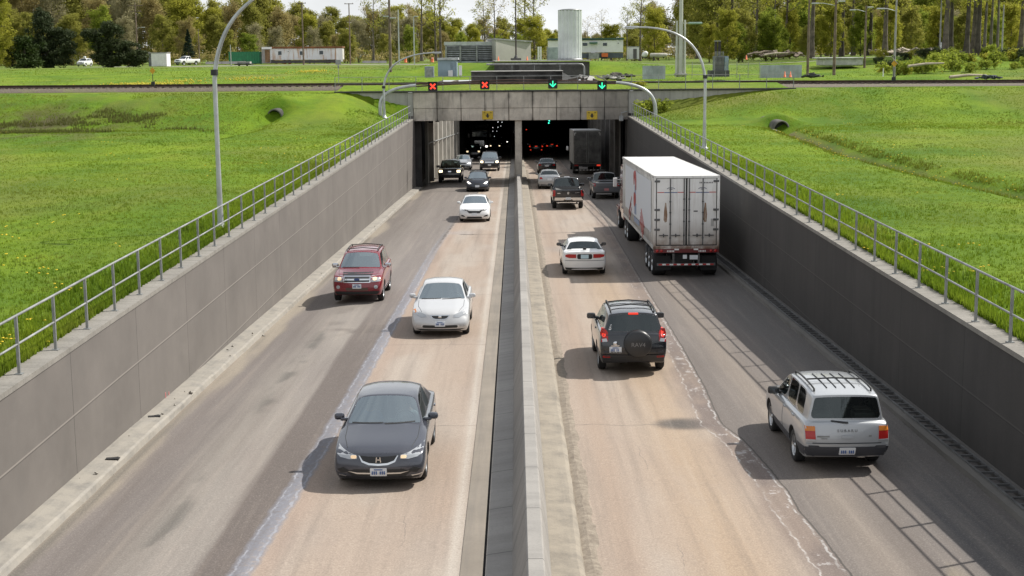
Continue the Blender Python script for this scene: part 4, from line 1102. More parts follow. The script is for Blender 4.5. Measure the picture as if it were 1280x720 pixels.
rs, bv = make_car('suv', 'dark red SUV with chrome grille and mirrors beside the left wall', 'suv', S, PR, -5.58, 49.5, True, 'front', pt, detail=3, mirror_mat=M_chrome)
def roof_rails(root, bvh, x0, x1, y, cross, mat, ribs=()):
    zz = lambda x, y_: (bvh.ray_cast(Vector((x, y_, 5)), Vector((0, 0, -1)))[0] or Vector((0, 0, 1.6))).z
    for s in (-1, 1):
        MB().tube([(x0, s*y, zz(x0, s*y)+.0)]+[(x0+(x1-x0)*k/6, s*y, zz(x0+(x1-x0)*k/6, s*y)+.055) for k in range(7)]+[(x1, s*y, zz(x1, s*y))], .02, 6).build('roof_rail', mat, root)
    for x in cross: MB().tube([(x, -y, zz(x, y)+.06), (x, 0, zz(x, 0)+.06), (x, y, zz(x, y)+.06)], .017, 6).build('roof_crossbar', mat, root)
    for yy in ribs:
        b = MB(); b.tube([(x0-.25, yy, zz(x0-.25, yy)+.012), ((x0+x1)/2, yy, zz((x0+x1)/2, yy)+.014), (x1+.15, yy, zz(x1+.15, yy)+.012)], .010, 6); b.build('roof_rib', mat, root)
roof_rails(rs, bv, .1, -1.55, .56, (.0, -1.2), M_black)
plate_marks(rs, surf_x(bv, 0, .62)+.026, .62, 0, False); hood_lines(rs, bv, [(1.02, .72), (1.5, .70), (2.0, .62)])

# ---- white sedan with black grille farther on
PW = carcol('white', (.78,.78,.77), rough=.3, dirt=.10)
S = sedan(L=4.63, W=1.80, H=1.42, nose=(-.08, .0, -.02, -.10), sweep=.18, cr_sh=.5, cr_nose=.5)
pt = both('headlight', M_black, 'front', [(.38,.665), (.60,.65), (.83,.73), (.86,.80), (.74,.79), (.55,.73), (.38,.715)], .010)+both('headlight_lens', M_lens, 'front', [(.52,.665), (.72,.69), (.80,.75), (.62,.72)], .016)
pt += [('grille', M_black, 'front', [(-.44,.66), (-.30,.52), (.30,.52), (.44,.66), (.3,.71), (-.3,.71)], .010), ('grille_bar', M_chrome, 'front', [(-.42,.70), (.42,.70), (.44,.725), (-.44,.725)], .018), ('lower_grille', M_black, 'front', [(-.46,.22), (.46,.22), (.40,.33), (-.40,.33)], .010)]
pt += both('fog_recess', M_black, 'front', [(.50,.30), (.80,.36), (.84,.46), (.60,.40)], .008)+plate(None, 'front', .46)
make_car('sedan', 'white sedan with a wide black grille, middle of the left carriageway', 'car', S, PW, -2.34, 80.3, True, 'front', pt, detail=2)

# ---- dark blue-grey hatchback with lit headlights in front of the bridge shadow
PB = carcol('slate', (.03,.034,.048), metal=.3, dirt=.05)
def hatch(L=4.48, W=1.745, H=1.49, **k):
    S = suv(L=L, W=W, H=H, ax=(1.38, -1.30), r=.31)
    st = [(x, zb*.72, zs*.96, zt*.96, w) for x, zb, zs, zt, w in S['st']]; S['st'] = st
    S['roof'] = [(x-.06*(i == 0)+(.25 if i == 4 else .12 if i == 3 else 0), ze-(.10 if i == 4 else .03 if i == 3 else 0), zc-(.10 if i == 4 else .03 if i == 3 else 0), w*.95) for i, (x, ze, zc, w) in enumerate(S['roof'])]
    S['ms'] = 1; S['sweep'] = .24; S['nose'] = (-.10, 0, -.06, -.22); S.update(k); return S
S = hatch()
lit_w = plain('headlight_lit', (1,.95,.9), .2, 0, (1,.93,.86), 2.6)
lit_y = plain('headlight_lit_yellow', (1,.85,.6), .2, 0, (1,.78,.48), 2.4)
pt = both('headlight', lit_w, 'front', [(.46,.62), (.62,.60), (.78,.72), (.80,.82), (.66,.76)], .010)+[('lower_grille', M_black, 'front', [(-.62,.22), (.62,.22), (.55,.38), (-.55,.38)], .008), ('grille', M_black, 'front', [(-.3,.62), (-.2,.56), (.2,.56), (.3,.62), (0,.64)], .008)]+plate(None, 'front', .44)
make_car('hatchback', 'dark slate hatchback with lit headlights at the edge of the bridge shadow', 'car', S, PB, -2.83, 105.2, True, 'front', pt, detail=2)

# ---- traffic inside the left tube
PK = carcol('black', (.010,.010,.012), rough=.2, dirt=.03)
S = pickup(L=5.7, W=2.0, H=1.93)
pt = both('headlight', lit_y, 'front', rounded(.74, .98, .30, .19, .03), .012)+[('grille', M_black, 'front', rounded(0, .95, 1.05, .30, .03), .01), ('emblem', M_chrome, 'front', rounded(0, .96, .26, .09, .04), .03), ('bumper', M_black, 'front', rounded(0, .60, 1.7, .2, .04), .03)]+plate(None, 'front', .62)
make_car('pickup_truck', 'black pickup with lit headlights under the bridge in the left tube', 'pickup', S, PK, -5.43, 117.3, True, 'front', pt, detail=2)
PV = carcol('silver', (.34,.35,.37), metal=.4, dirt=.2)
S = sedan(L=4.7, W=1.80, H=1.47)
pt = both('headlight', lit_w, 'front', [(.50,.62), (.72,.62), (.82,.74), (.60,.74)], .012)+[('grille', M_black, 'front', rounded(0, .66, .7, .12, .03), .01), ('lower_grille', M_black, 'front', rounded(0, .36, 1.1, .13, .03), .01)]+plate(None, 'front', .46)
make_car('sedan', 'silver sedan with lit headlights inside the left tube behind the black pickup', 'car', S, PV, -5.28, 141.8, True, 'front', pt, detail=2)
PD = carcol('near_black', (.016,.017,.021), dirt=.04)
S = suv(L=5.1, W=2.0, H=1.9, r=.38, sweep=.08, cr_nose=.5)
pt = both('headlight', lit_y, 'front', rounded(.74, .92, .26, .19, .04), .012)+[('grille', M_chrome, 'front', rounded(0, .92, .9, .22, .03), .01), ('lower_grille', M_black, 'front', rounded(0, .55, 1.3, .12, .03), .01)]+plate(None, 'front', .62)
make_car('van', 'dark passenger van with lit headlights on the right lane of the left tube', 'van', S, PD, -2.52, 138.4, True, 'front', pt, detail=2)
S = suv(L=4.8, W=1.95, H=1.80, r=.37)
pt = both('headlight', lit_y, 'front', rounded(.70, .90, .22, .14, .04), .012)+[('grille', M_black, 'front', rounded(0, .90, .8, .16, .03), .01)]
make_car('suv', 'dark SUV with lit headlights in front of the lorry deep in the left tube', 'suv', S, PD, -5.1, 172, True, 'front', pt, detail=2)

# ---- away from the camera: silver station wagon
PF = carcol('warm_silver', (.40,.415,.43), metal=.35, rough=.33, dirt=.10)
M_clad = plain('grey_cladding', (.045,.048,.058), .6)
S = suv(L=4.45, W=1.735, H=1.575, ax=(1.36, -1.24), r=.325, sweepr=.07, frame=.034, cr_corner=.35)
S['st'] = [(x, zb, zs*.985, zt*.985, w) for x, zb, zs, zt, w in S['st']]
S['bays'] = (1, 1, 1, 0); S['tail'] = (.10, -.03, -.01, .05)
S['roof'] = [(x-(.06 if i == 4 else 0), ze+.03, zc, w*1.05) for i, (x, ze, zc, w) in enumerate(S['roof'])]
M_or = plain('amber_red_lens', (.50,.12,.02), .2)
pt = both('taillight', M_red, 'rear', [(.60,.66), (.79,.665), (.80,.93), (.615,.93)], .014)+both('taillight_upper', M_amber, 'rear', [(.611,.845), (.798,.845), (.80,.93), (.615,.93)], .022)+both('reverse_lamp', M_lens, 'rear', [(.60,.655), (.79,.66), (.79,.69), (.60,.685)], .022)
pt += [('bumper', M_clad, 'rear', [(-.79,.345), (.79,.345), (.80,.545), (-.80,.545)], .04), ('bumper_top', PF, 'rear', [(-.79,.545), (.79,.545), (.78,.60), (-.78,.60)], .03),
       ('tailgate_handle', PF, 'rear', rounded(0, .735, .22, .055, .02), .022), ('tailgate_seam', M_black, 'rear', [(-.66,.605), (.66,.605), (.66,.618), (-.66,.618)], .006), ('rear_wiper', M_black, 'rear', [(-.02,.985), (.30,1.02), (.30,1.035), (-.02,1.01)], .03)]
pt += plate(None, 'rear', .455, .0)
pt[-1] = (pt[-1][0], pt[-1][1], pt[-1][2], pt[-1][3], .05)
pt += lr('side_cladding', M_clad, [(-.82,.29), (.93,.29), (.93,.47), (-.82,.47)], .006)+lr('side_cladding', M_clad, [(-2.16,.34), (-1.66,.34), (-1.66,.53), (-2.14,.54)], .01)+lr('door_handle', PF, rounded(-.28, .92, .18, .035, .012), .022)+lr('door_handle', PF, rounded(-1.12, .93, .18, .035, .012), .022)
pt += lr('door_seam', M_black, [(-.16,.34), (-.15,.34), (-.15,1.0), (-.16,1.0)], .004)
fo, bv = make_car('station_wagon', 'silver station wagon with black roof rails driving away beside the right wall', 'car', S, PF, 6.32, 27.15, False, 'rear', pt, detail=3, mirror_mat=M_black)
roof_rails(fo, bv, .05, -1.72, .55, (-.95,), M_black, (-.27, -.09, .09, .27))
plate_marks(fo, surf_x(bv, 0, .455, True)-.058, .455, 0, True)
MT = lambda x, y, z: Matrix.Translation((x, y, z)) @ Matrix.Rotation(-PI/2, 4, 'Z') @ Matrix.Rotation(PI/2, 4, 'X')
text_obj('badge_lettering', 'S U B A R U', .075, dirty('badge_grey', (.18,.18,.18), .4), fo, MT(surf_x(bv, 0, .84, True)-.012, 0, .85), .003)
b = MB(); b.box((surf_x(bv, .45, .75, True)-.012, .46, .74), (.006, .24, .028)); b.box((surf_x(bv, .45, .72, True)-.012, .44, .70), (.006, .12, .02)); b.box((surf_x(bv, -.46, .75, True)-.012, -.44, .75), (.006, .05, .03)); b.build('badge', M_galv, fo)
b = MB(); b.box((.42, -.0, .0), (.01, .01, .01)); 
# bag and boxes behind the rear glass
b = MB(); b.box((-1.72, .38, 1.02), (.3, .42, .2), bev=.06); b.box((-1.65, -.42, 1.03), (.35, .4, .16), bev=.03); b.box((-1.6, -.40, 1.16), (.3, .3, .02)); tag(b.build('luggage', dirty('luggage_cloth', (.45,.36,.32), .8), None), 'pale bags and a box behind the rear glass of the silver wagon', 'luggage')
lug = bpy.data.objects['luggage']; bpy.context.view_layer.update(); lug.matrix_world = fo.matrix_basis.copy()

# ---- dark SUV with a spare wheel on the tailgate
PX = carcol('blue_black', (.012,.014,.019), metal=.2, rough=.18, dirt=.03)
S = suv(L=4.45, W=1.815, H=1.69, ax=(1.43, -1.24), r=.36, sweepr=.10, frame=.036, cr_corner=.3)
S['tail'] = (.10, -.02, .0, .05)
pt = both('taillight', M_red, 'rear', [(.66,.90), (.83,.88), (.86,1.10), (.82,1.22), (.72,1.22), (.66,1.12)], .014)+both('brake_lamp', M_redlit, 'rear', rounded(.765, 1.10, .10, .17, .04), .022)+both('reverse_lamp', M_lens, 'rear', [(.67,.90), (.80,.885), (.82,.96), (.70,.98)], .022)
pt += both('reflector', M_red, 'rear', rounded(.70, .50, .20, .05, .02), .03)
pt += [('bumper', plain('dark_bumper', (.03,.031,.034), .5), 'rear', [(-.80,.365), (.80,.365), (.80,.55), (-.80,.55)], .03), ('tailgate_trim', PX, 'rear', rounded(0, .62, 1.3, .04, .015), .02)]
pt += [('plate', M_plate, 'rear', rounded(.47, .69, .31, .155, .015), .02)]
pt += lr('door_handle', PX, rounded(-.35, .98, .18, .04, .012), .022)+lr('side_cladding', M_clad, [(-.80,.30), (.98,.30), (.98,.44), (-.80,.44)], .006)
ra, bv = make_car('suv', 'black SUV with a covered spare wheel on its tailgate, driving away', 'suv', S, PX, 3.03, 36.7, False, 'rear', pt, detail=3, mirror_mat=plain('mirror_grey', (.045,.047,.05), .4), glassm=M_darkglass)
roof_rails(ra, bv, .05, -1.70, .57, (-.45, -1.25), M_black)
xr_ = surf_x(bv, 0, .85, True)
b = MB(); b.lathe([(0, .245), (.10, .245), (.30, .235), (.35, .20), (.37, .10), (.36, 0), (.0, 0)], Matrix.Translation((xr_+.02, -.10, .86)) @ Matrix.Rotation(-PI/2, 4, 'Y'), 32); b.build('spare_wheel_cover', plain('cover_vinyl', (.026,.027,.029), .38), ra)
text_obj('cover_lettering', 'RAV4', .155, plain('letter_grey', (.20,.20,.20), .4), ra, MT(xr_-.232, -.10, .85), .004)
plate_marks(ra, surf_x(bv, .47, .69, True)-.026, .69, .47, True)
b = MB(); b.lathe([(0, .01), (.055, .008), (.06, 0)], Matrix.Translation((surf_x(bv, .47, .84, True)-.002, .47, .85)) @ Matrix.Rotation(-PI/2, 4, 'Y'), 14); b.box((surf_x(bv, .47, .8, True)-.008, .45, .79), (.006, .26, .025)); b.build('emblem', M_chrome, ra)
xx = max(v for v in [bv.ray_cast(Vector((-9, 0, 1.60)), Vector((1, 0, 0)))[0].x if bv.ray_cast(Vector((-9, 0, 1.60)), Vector((1, 0, 0)))[0] else -2])
b = MB(); b.box((xx-.02, 0, 1.60), (.06, .26, .05), bev=.015); b.build('high_brake_lamp', M_redlit, ra)
b = MB()
for k in range(3): b.box((surf_x(bv, .62, 1.22+.05*k, True)-.012, .60-.02*k, 1.20+.045*k), (.006, .07, .04), Euler((.4*k, 0, 0)).to_matrix())
b.build('window_sticker', M_plate, ra)

# ---- white coupe
S = sedan(L=4.75, W=1.79, H=1.40, tail=(.08, .03, .02, .0), sweepr=.18, cr_corner=.15)
S['st'] = [(x, zb, zs*(1.02 if x < -1.5 else 1), zt*(1.02 if x < -1.5 else 1), w) for x, zb, zs, zt, w in S['st']]
pt = both('taillight', M_red, 'rear', [(.34,.74), (.62,.74), (.85,.80), (.80,.86), (.62,.895), (.34,.89)], .012)
pt += [('plate_recess', M_black, 'rear', rounded(0, .80, .60, .20, .06), .010), ('tailgate_seam', plain('seam_grey', (.15,.15,.16), .7), 'rear', [(-.86,.625), (.86,.625), (.86,.645), (-.86,.645)], .006), ('lower_valance', M_black, 'rear', [(-.8,.26), (.8,.26), (.78,.345), (-.78,.345)], .008)]
pt += [('plate', plain('plate_pale', (.55,.72,.78), .5), 'rear', rounded(0, .80, .31, .155, .015), .024)]
cp, bv = make_car('coupe', 'white coupe with dark rear glass driving away in the tan lane', 'car', S, PW, 2.74, 56.5, False, 'rear', pt, detail=3, mirror_mat=M_black)
b = MB(); b.box((surf_x(bv, 0, 1.0, True)+.12, 0, 1.105), (.10, .14, .10), bev=.03)
for s in (-1, 1): b.box((surf_x(bv, .5, 1.0, True)+.16, s*.62, 1.075), (.05, .20, .03), bev=.012)
b.build('boot_spoiler', M_black, cp)

# ---- black pickup with chrome bumper
S = pickup(L=5.8, W=2.0, H=1.92, ax=(1.95, -1.62))
pt = both('taillight', M_red, 'rear', [(.80,.84), (.965,.84), (.97,1.22), (.80,1.22)], .014)+[('bumper', M_chrome, 'rear', [(-.97,.58), (-.3,.58), (-.26,.64), (.26,.64), (.3,.58), (.97,.58), (.97,.76), (-.97,.76)], .07), ('tailgate_seam', M_dark, 'rear', [(-.78,.80), (.78,.80), (.78,.815), (-.78,.815)], .006), ('emblem', M_chrome, 'rear', [(-.07,1.08), (-.04,.98), (0,.95), (.04,.98), (.07,1.08), (0,1.11)], .02), ('badge', M_chrome, 'rear', rounded(-.58, 1.06, .28, .035, .01), .014), ('badge', M_chrome, 'rear', rounded(.58, 1.02, .2, .05, .01), .014)]
pt += [('plate', M_plate, 'rear', rounded(0, .70, .32, .16, .015), .085)]
rm, bv = make_car('pickup_truck', 'black pickup with chrome rear bumper driving away in the tan lane', 'pickup', S, PK, 3.29, 88.9, False, 'rear', pt, detail=2, glassm=M_darkglass)
b = MB(); b.box((-.33, 0, 1.875), (.10, .36, .07), bev=.02); b.build('high_brake_lamp', M_plate, rm)
for s in (-1, 1):
    b = MB(); b.tube([(-2.6, s*.62, .44), (-2.95, s*.62, .44)], .05, 10); b.build('exhaust', M_chrome, rm)
# ---- grey pickup alongside the lorry
S = pickup(L=5.2, W=1.93, H=1.78, ax=(1.7, -1.40), r=.37); PGP = carcol('mid_grey', (.13,.135,.145), metal=.3, dirt=.2)
pt = both('taillight', M_red, 'rear', [(.74,.90), (.93,.90), (.94,1.10), (.74,1.10)], .014)+both('taillight_lens', M_lens, 'rear', [(.78,.98), (.92,.98), (.92,1.04), (.78,1.04)], .022)+[('bumper', PGP, 'rear', rounded(0, .62, 1.8, .22, .05), .07), ('tailgate_band', M_dark, 'rear', [(-.66,.84), (.66,.84), (.66,.86), (-.66,.86)], .006), ('plate', plain('plate_red', (.5,.2,.2), .5), 'rear', rounded(0, .68, .32, .16, .015), .085)]
make_car('pickup_truck', 'grey pickup driving away ahead of the big white lorry', 'pickup', S, PGP, 6.21, 97.2, False, 'rear', pt, detail=2, glassm=M_darkglass)
# ---- silver and dark sedans near the portal
def rear_sedan(label, colr, X, Y, L=4.5, W=1.77, H=1.46, lit=False):
    S = sedan(L=L, W=W, H=H, cr_corner=.3)
    pt = both('taillight', M_redlit if lit else M_red, 'rear', [(.50,.78), (.80,.76), (.84,.92), (.60,.93)], .012)+[('bumper_seam', M_black, 'rear', [(-.8,.55), (.8,.55), (.8,.565), (-.8,.565)], .006), ('plate', M_plate, 'rear', rounded(0, .76, .32, .16, .015), .02), ('lower_valance', M_black, 'rear', [(-.8,.27), (.8,.27), (.78,.36), (-.78,.36)], .008)]
    return make_car('sedan', label, 'car', S, colr, X, Y, False, 'rear', pt, detail=2)
rear_sedan('silver sedan driving away just ahead of the black pickup', carcol('pale_silver', (.42,.44,.46), metal=.4, dirt=.15), 2.60, 107.9)
rear_sedan('black sedan driving away in the sunlit gap behind the bridge', PK, 2.95, 132.0, W=1.80)
# rear ends with lit lamps deep in the right tube
S = suv(L=4.9, W=2.0, H=1.95, r=.38)
pt = both('taillight', M_redlit, 'rear', rounded(.82, 1.12, .16, .26, .03), .015)+both('lower_lamp', M_redlit, 'rear', rounded(.72, .62, .16, .12, .03), .03)+[('high_brake_lamp', M_redlit, 'rear', rounded(.0, 1.09, .30, .10, .03), .03)]
make_car('van', 'dark van with red lamps lit on the left lane deep in the right tube', 'van', S, PD, 2.75, 186, False, 'rear', pt, detail=2)
S = sedan(L=4.6, W=1.85, H=1.6)
pt = both('taillight', M_redlit, 'rear', rounded(.68, .85, .22, .15, .03), .015)+[('high_brake_lamp', M_redlit, 'rear', rounded(.0, 1.06, .32, .07, .03), .03)]
make_car('sedan', 'dark sedan with red lamps lit on the right lane deep in the right tube', 'car', S, PD, 5.1, 196, False, 'rear', pt, detail=2)
# oncoming cars deep in the left tube, only their lamps read
for lb, X, Y, k in (('dark car with two white headlights far inside the left tube', -1.9, 228, 0), ('dark car with warm headlights farther back in the left tube', -2.9, 205, 1)):
    S = sedan(L=4.5, W=1.78, H=1.46)
    pt = both('headlight', lit_y if k else lit_w, 'front', rounded(.64, .68, .20, .13, .05), .012)+[('grille', M_black, 'front', rounded(0, .62, .7, .12, .03), .01)]
    make_car('sedan', lb, 'car', S, PD, X, Y, True, 'front', pt, detail=2, seats=False)

# ------------------------------------------------------------------ lorries
def trailer_wheels(root, xs, W_, r=.50, z=None):
    ty, rm_ = wheel_meshes(r, .56, 'truck')
    for x in xs:
        for s in (-1, 1):
            wl = link('wheel', ty, root, (x, s*(W_/2-.30), r)); link('rim', rm_, wl)
TB = NT('trailer_white'); t = TB; v = t.obj(); x, y, z = t.sep(v)
n1 = t.noise(v, 1.0, 6, .65); n2 = t.noise(v, 1, 5, .7, (1, 6, .5)); n3 = t.noise(v, 18, 3, .7)
c = t.mix(t.ramp(n1, .3, .7), (.72,.71,.68), (.84,.835,.81))
low = t.ramp(t.math('DIVIDE', z, 4.2), .27, .56, (1,1,1,1), (0,0,0,1))
c = t.mix(t.math('MULTIPLY', t.math('MULTIPLY', low, .95), t.ramp(n1, .25, .55)), c, (.20,.135,.085))
c = t.mix(t.math('MULTIPLY', t.ramp(n2, .52, .74), .42), c, (.33,.27,.21))
vl = t.ramp(t.math('DIVIDE', z, 4.2), .265, .36, (1,1,1,1), (0,0,0,1))
c = t.mix(t.math('MULTIPLY', vl, t.ramp(t.noise(v, 3.2, 6, .75), .36, .56)), c, (.15,.075,.045))
t.set(c, .45); TB = t.m
M_hard = dirty('door_hardware', (.14,.14,.14), .5, .4, .3, 3)
tq = NT('rust_stain'); vq = tq.obj(); nq = tq.noise(vq, 1, 6, .75, (1, 14, 1.6)); tq.set(tq.mix(tq.ramp(nq, .34, .52), (.58,.52,.45), (.20,.10,.045)), .8); M_rustst = tq.m
M_maroon = paint('maroon', (.12,.014,.016), dirt=.2)
M_ref_r = plain('reflective_red', (.45,.03,.03), .4); M_ref_w = plain('reflective_white', (.8,.8,.78), .4)
lor = thing('lorry', 'big white semi-trailer lorry with a maroon tractor driving away along the right wall', 'lorry', (6.72, 55.1, rz(55.1)))
lor.rotation_euler = (0, -math.atan(rslope(60)), PI/2)
L_, W_, z0, z1 = 16.15, 2.6, 1.12, 4.02
b = MB(); b.box((L_/2, 0, (z0+z1)/2), (L_-.06, W_-.06, z1-z0), bev=.03); b.build('box', TB, lor)
# rear frame, doors, rods, hinges
b = MB(); b.box((.005, 0, (z0+z1)/2+.02), (.05, W_-.17, z1-z0-.20)); b.build('door_gasket', M_rubber, lor)
b = MB()
for s in (-1, 1): b.box((-.012, s*(W_/2-.05), (z0+z1)/2), (.10, .10, z1-z0+.02), bev=.015)
b.box((-.012, 0, z1-.05), (.10, W_, .10), bev=.015); b.box((-.012, 0, z0+.07), (.10, W_, .14), bev=.015); b.build('rear_frame', TB, lor)
for s in (-1, 1):
    b = MB(); b.box((-.0, s*.60, (z0+z1)/2+.03), (.06, 1.135, z1-z0-.29), bev=.012); d = b.build('cargo_door', TB, lor)
    b = MB()
    for yy in (.10, .64): b.tube([(-.055, s*yy, z0+.16), (-.055, s*yy, z1-.12)], .022, 6)
    b.build('lock_rod', M_hard, d)
    b = MB()
    for zz in (z0+.45, z0+1.0, z0+1.45, z0+1.88): 
        b.box((-.045, s*.64, zz), (.06, .07, .05)); b.box((-.045, s*.10, zz+.1), (.06, .07, .05))
    b.build('rod_bracket', M_hard, d)
    for yy in (.42, .90):
        b = MB(); b.box((-.055, s*yy, z0+.55), (.03, .36, .035)); b.box((-.062, s*yy, z0+.55), (.03, .05, .13)); b.build('door_handle', M_hard, d)
    b = MB()
    for zz in (z0+.78, z0+1.17, z0+1.56, z1-.22): b.box((-.04, s*(W_/2-.14), zz), (.05, .22, .085), bev=.01)
    b.build('hinge', M_hard, d)
    b = MB(); b.prism([(-.033, s*.78+.04+dy_, z0+1.42+dz_) for dy_, dz_ in ((-.03,.40), (.02,.42), (.06,.1), (.075,-.25), (.03,-.36), (-.05,-.33), (-.07,-.05))], (.004, 0, 0)); b.build('rust_streak', M_rustst, d)
    b = MB(); b.box((-.034, s*.62, z1-.66), (.006, .52, .028)); b.build('door_stripe', plain('logo_blue', (.04,.09,.25), .5), d)
    b = MB(); b.box((-.034, s*.62-.40, z1-.655), (.006, .26, .03)); b.box((-.034, s*.62+.40, z1-.655), (.006, .26, .03)); b.build('door_stripe', plain('logo_red', (.50,.05,.05), .5), d)
    b = MB(); b.tube([(-.034, s*.62+.16*math.cos(a), z1-.54+.07*math.sin(a)) for a in np.linspace(.2, 2.9, 9)], .012, 4); b.box((-.034, s*.62, z1-.53), (.008, .12, .03)); b.build('door_logo', plain('logo_slate', (.16,.18,.24), .5), d)
b = MB()
for k in range(9): b.box((-.034, -.62-.06*k+.1, z1-.28), (.006, .035, .055))
b.box((-.034, -.36, z0+1.5), (.006, .16, .05)); b.build('door_marking', M_hard, lor); b = MB(); b.box((-.034, -1.02, z0+1.05), (.006, .12, .3)); b.build('door_sticker', plain('sticker_grey', (.45,.44,.42), .6), lor)
# roof bows and side posts
b = MB()
for k in range(27): b.box((.3+k*.6, 0, z1+.002), (.05, W_-.12, .012))
b.build('roof_bow', TB, lor)
for s in (-1, 1):
    b = MB()
    for k in range(27): b.box((.3+k*.6, s*(W_/2-.02), (z0+z1)/2), (.06, .03, z1-z0-.2))
    b.box((L_/2, s*(W_/2-.02), z0+.06), (L_, .05, .14)); b.box((L_/2, s*(W_/2-.02), z1-.05), (L_, .05, .10)); b.build('side_rail', dirty('side_silver', (.52,.52,.50), .5, .2, .3, 1), lor)
# side pictures: red ring, blue blocks and red flag stripes
M_lr, M_lb, M_lgry = plain('livery_red', (.40,.10,.09), .6), plain('livery_blue', (.22,.27,.38), .6), plain('livery_grey', (.56,.59,.63), .5)
for s in (-1, 1):
    ys_ = s*(W_/2-.008)
    b = MB(); b.box((7.6, ys_, 2.72), (13.0, .012, 2.05)); b.build('side_panel', M_lgry, lor); ys_ += s*.012
    b = MB(); b.tube([(8.4+.50*math.cos(a), ys_, 3.15+.55*math.sin(a)) for a in np.linspace(-.1, 3.6, 16)], [.025+.045*math.sin(k/15*PI) for k in range(16)], 6); b.tube([(8.4+.30*math.cos(a), ys_, 2.48+.30*math.sin(a)) for a in np.linspace(2.2, 7.4, 16)], .05, 6); 
    for k in range(4): b.box((11.4-.32*abs(k-1.5), ys_, 2.10-.17*k), (1.5, .02, .085), Euler((0, .45, 0)).to_matrix()); b.box((4.6+.2*k, ys_, 1.95-.17*k), (1.6, .02, .085), Euler((0, -.4, 0)).to_matrix())
    b.build('side_livery', M_lr, lor)
    b = MB(); b.box((8.4, ys_, 2.86), (.5, .02, .42)); b.box((8.3, ys_, 2.05), (.9, .02, .5)); b.box((7.6, ys_, 1.55), (2.6, .02, .22)); b.build('side_livery', M_lb, lor)
# underside
b = MB(); b.box((L_/2, 0, z0-.07), (L_-.3, 1.1, .14)); b.box((2.3, 0, .78), (4.2, 1.0, .3)); b.box((11.6, -.5, .7), (.2, .12, .9)); b.box((11.6, .5, .7), (.2, .12, .9)); b.build('chassis', M_dark, lor)
b = MB(); b.tube([(6.2, -1.05, .95), (7.0, -1.05, .72), (8.2, -1.05, .72)], .06, 6); b.tube([(6.2, 1.05, 1.0), (8.4, 1.05, .62)], .05, 6); b.build('side_strut', M_galv, lor)
trailer_wheels(lor, (.85, 2.10, 3.35), W_, .50)
for s in (-1, 1):
    b = MB(); b.box((.18, s*.90, .55), (.02, .62, .58)); b.build('mud_flap', M_rubber, lor)
b = MB(); b.box((-.05, 0, .52), (.08, 2.3, .10)); b.box((-.02, -.5, .75), (.08, .08, .4)); b.box((-.02, .5, .75), (.08, .08, .4)); b.build('rear_guard', M_hard, lor)
b = MB()
for k in range(8): b.box((-.093, -1.01+k*.29, .52), (.006, .145, .055))
b.build('guard_stripe', M_ref_r, lor)
b = MB()
for k in range(7): b.box((-.093, -.865+k*.29, .52), (.006, .145, .055))
b.build('guard_stripe', M_ref_w, lor)
b = MB(); b.box((-.03, 0, z0-.06), (.12, 2.56, .15)); b.build('light_bar', paint('maroon_bar', (.13,.015,.017), dirt=.3), lor)
for yy in (-1.15, -.98, .98, 1.15):
    b = MB(); b.lathe([(0, .012), (.05, .01), (.058, 0)], Matrix.Translation((-.095, yy, z0-.06)) @ Matrix.Rotation(-PI/2, 4, 'Y'), 12); b.build('tail_lamp', M_red, lor)
b = MB()
for yy in (-.62, .62):
    for k in range(5): b.box((-.094, yy+.06*(k-2), z0-.07), (.006, .035, .07))
b.box((-.094, .38, z0-.0), (.006, .18, .06)); b.box((-.094, -.38, z0-.0), (.006, .18, .06)); b.build('bar_marking', M_ref_w, lor)
b = MB(); b.box((-.06, -.30, .80), (.01, .32, .17)); b.box((-.06, .05, .82), (.01, .16, .16)); b.build('plate', M_plate, lor)
# tractor
b = MB(); b.box((17.0, 0, .85), (5.8, .95, .28)); b.build('tractor_chassis', M_dark, lor)
trailer_wheels(lor, (13.9, 15.2), W_-.1, .50)
ty, rm_ = wheel_meshes(.50, .30, 'truck')
for s in (-1, 1): wl = link('wheel', ty, lor, (20.6, s*1.02, .5)); link('rim', rm_, wl)
b = MB(); b.box((17.6, 0, 2.25), (1.9, 2.42, 2.6), bev=.12); b.box((18.9, 0, 2.0), (1.0, 2.36, 2.1), bev=.12); b.box((20.4, 0, 1.45), (2.2, 2.0, 1.1), bev=.22); b.box((21.4, 0, .75), (.35, 2.35, .5), bev=.08)
for s in (-1, 1): b.box((20.6, s*1.06, 1.15), (1.3, .35, .25), bev=.1)
b.build('cab', M_maroon, lor)
b = MB(); b.box((16.0, -1.16, 1.2), (1.5, .3, .7), bev=.12); b.box((16.0, 1.16, 1.2), (1.5, .3, .7), bev=.12); b.build('fuel_tank', M_maroon, lor)
for s in (-1, 1):
    b = MB(); b.box((19.1, s*1.45, 2.55), (.14, .22, .48), bev=.04); b.box((19.1, s*1.3, 2.7), (.05, .3, .04)); b.build('mirror', M_white, lor)
    b = MB(); b.box((18.95, s*1.19, 2.45), (.7, .02, .6), bev=.008); b.build('side_window', M_darkglass, lor)

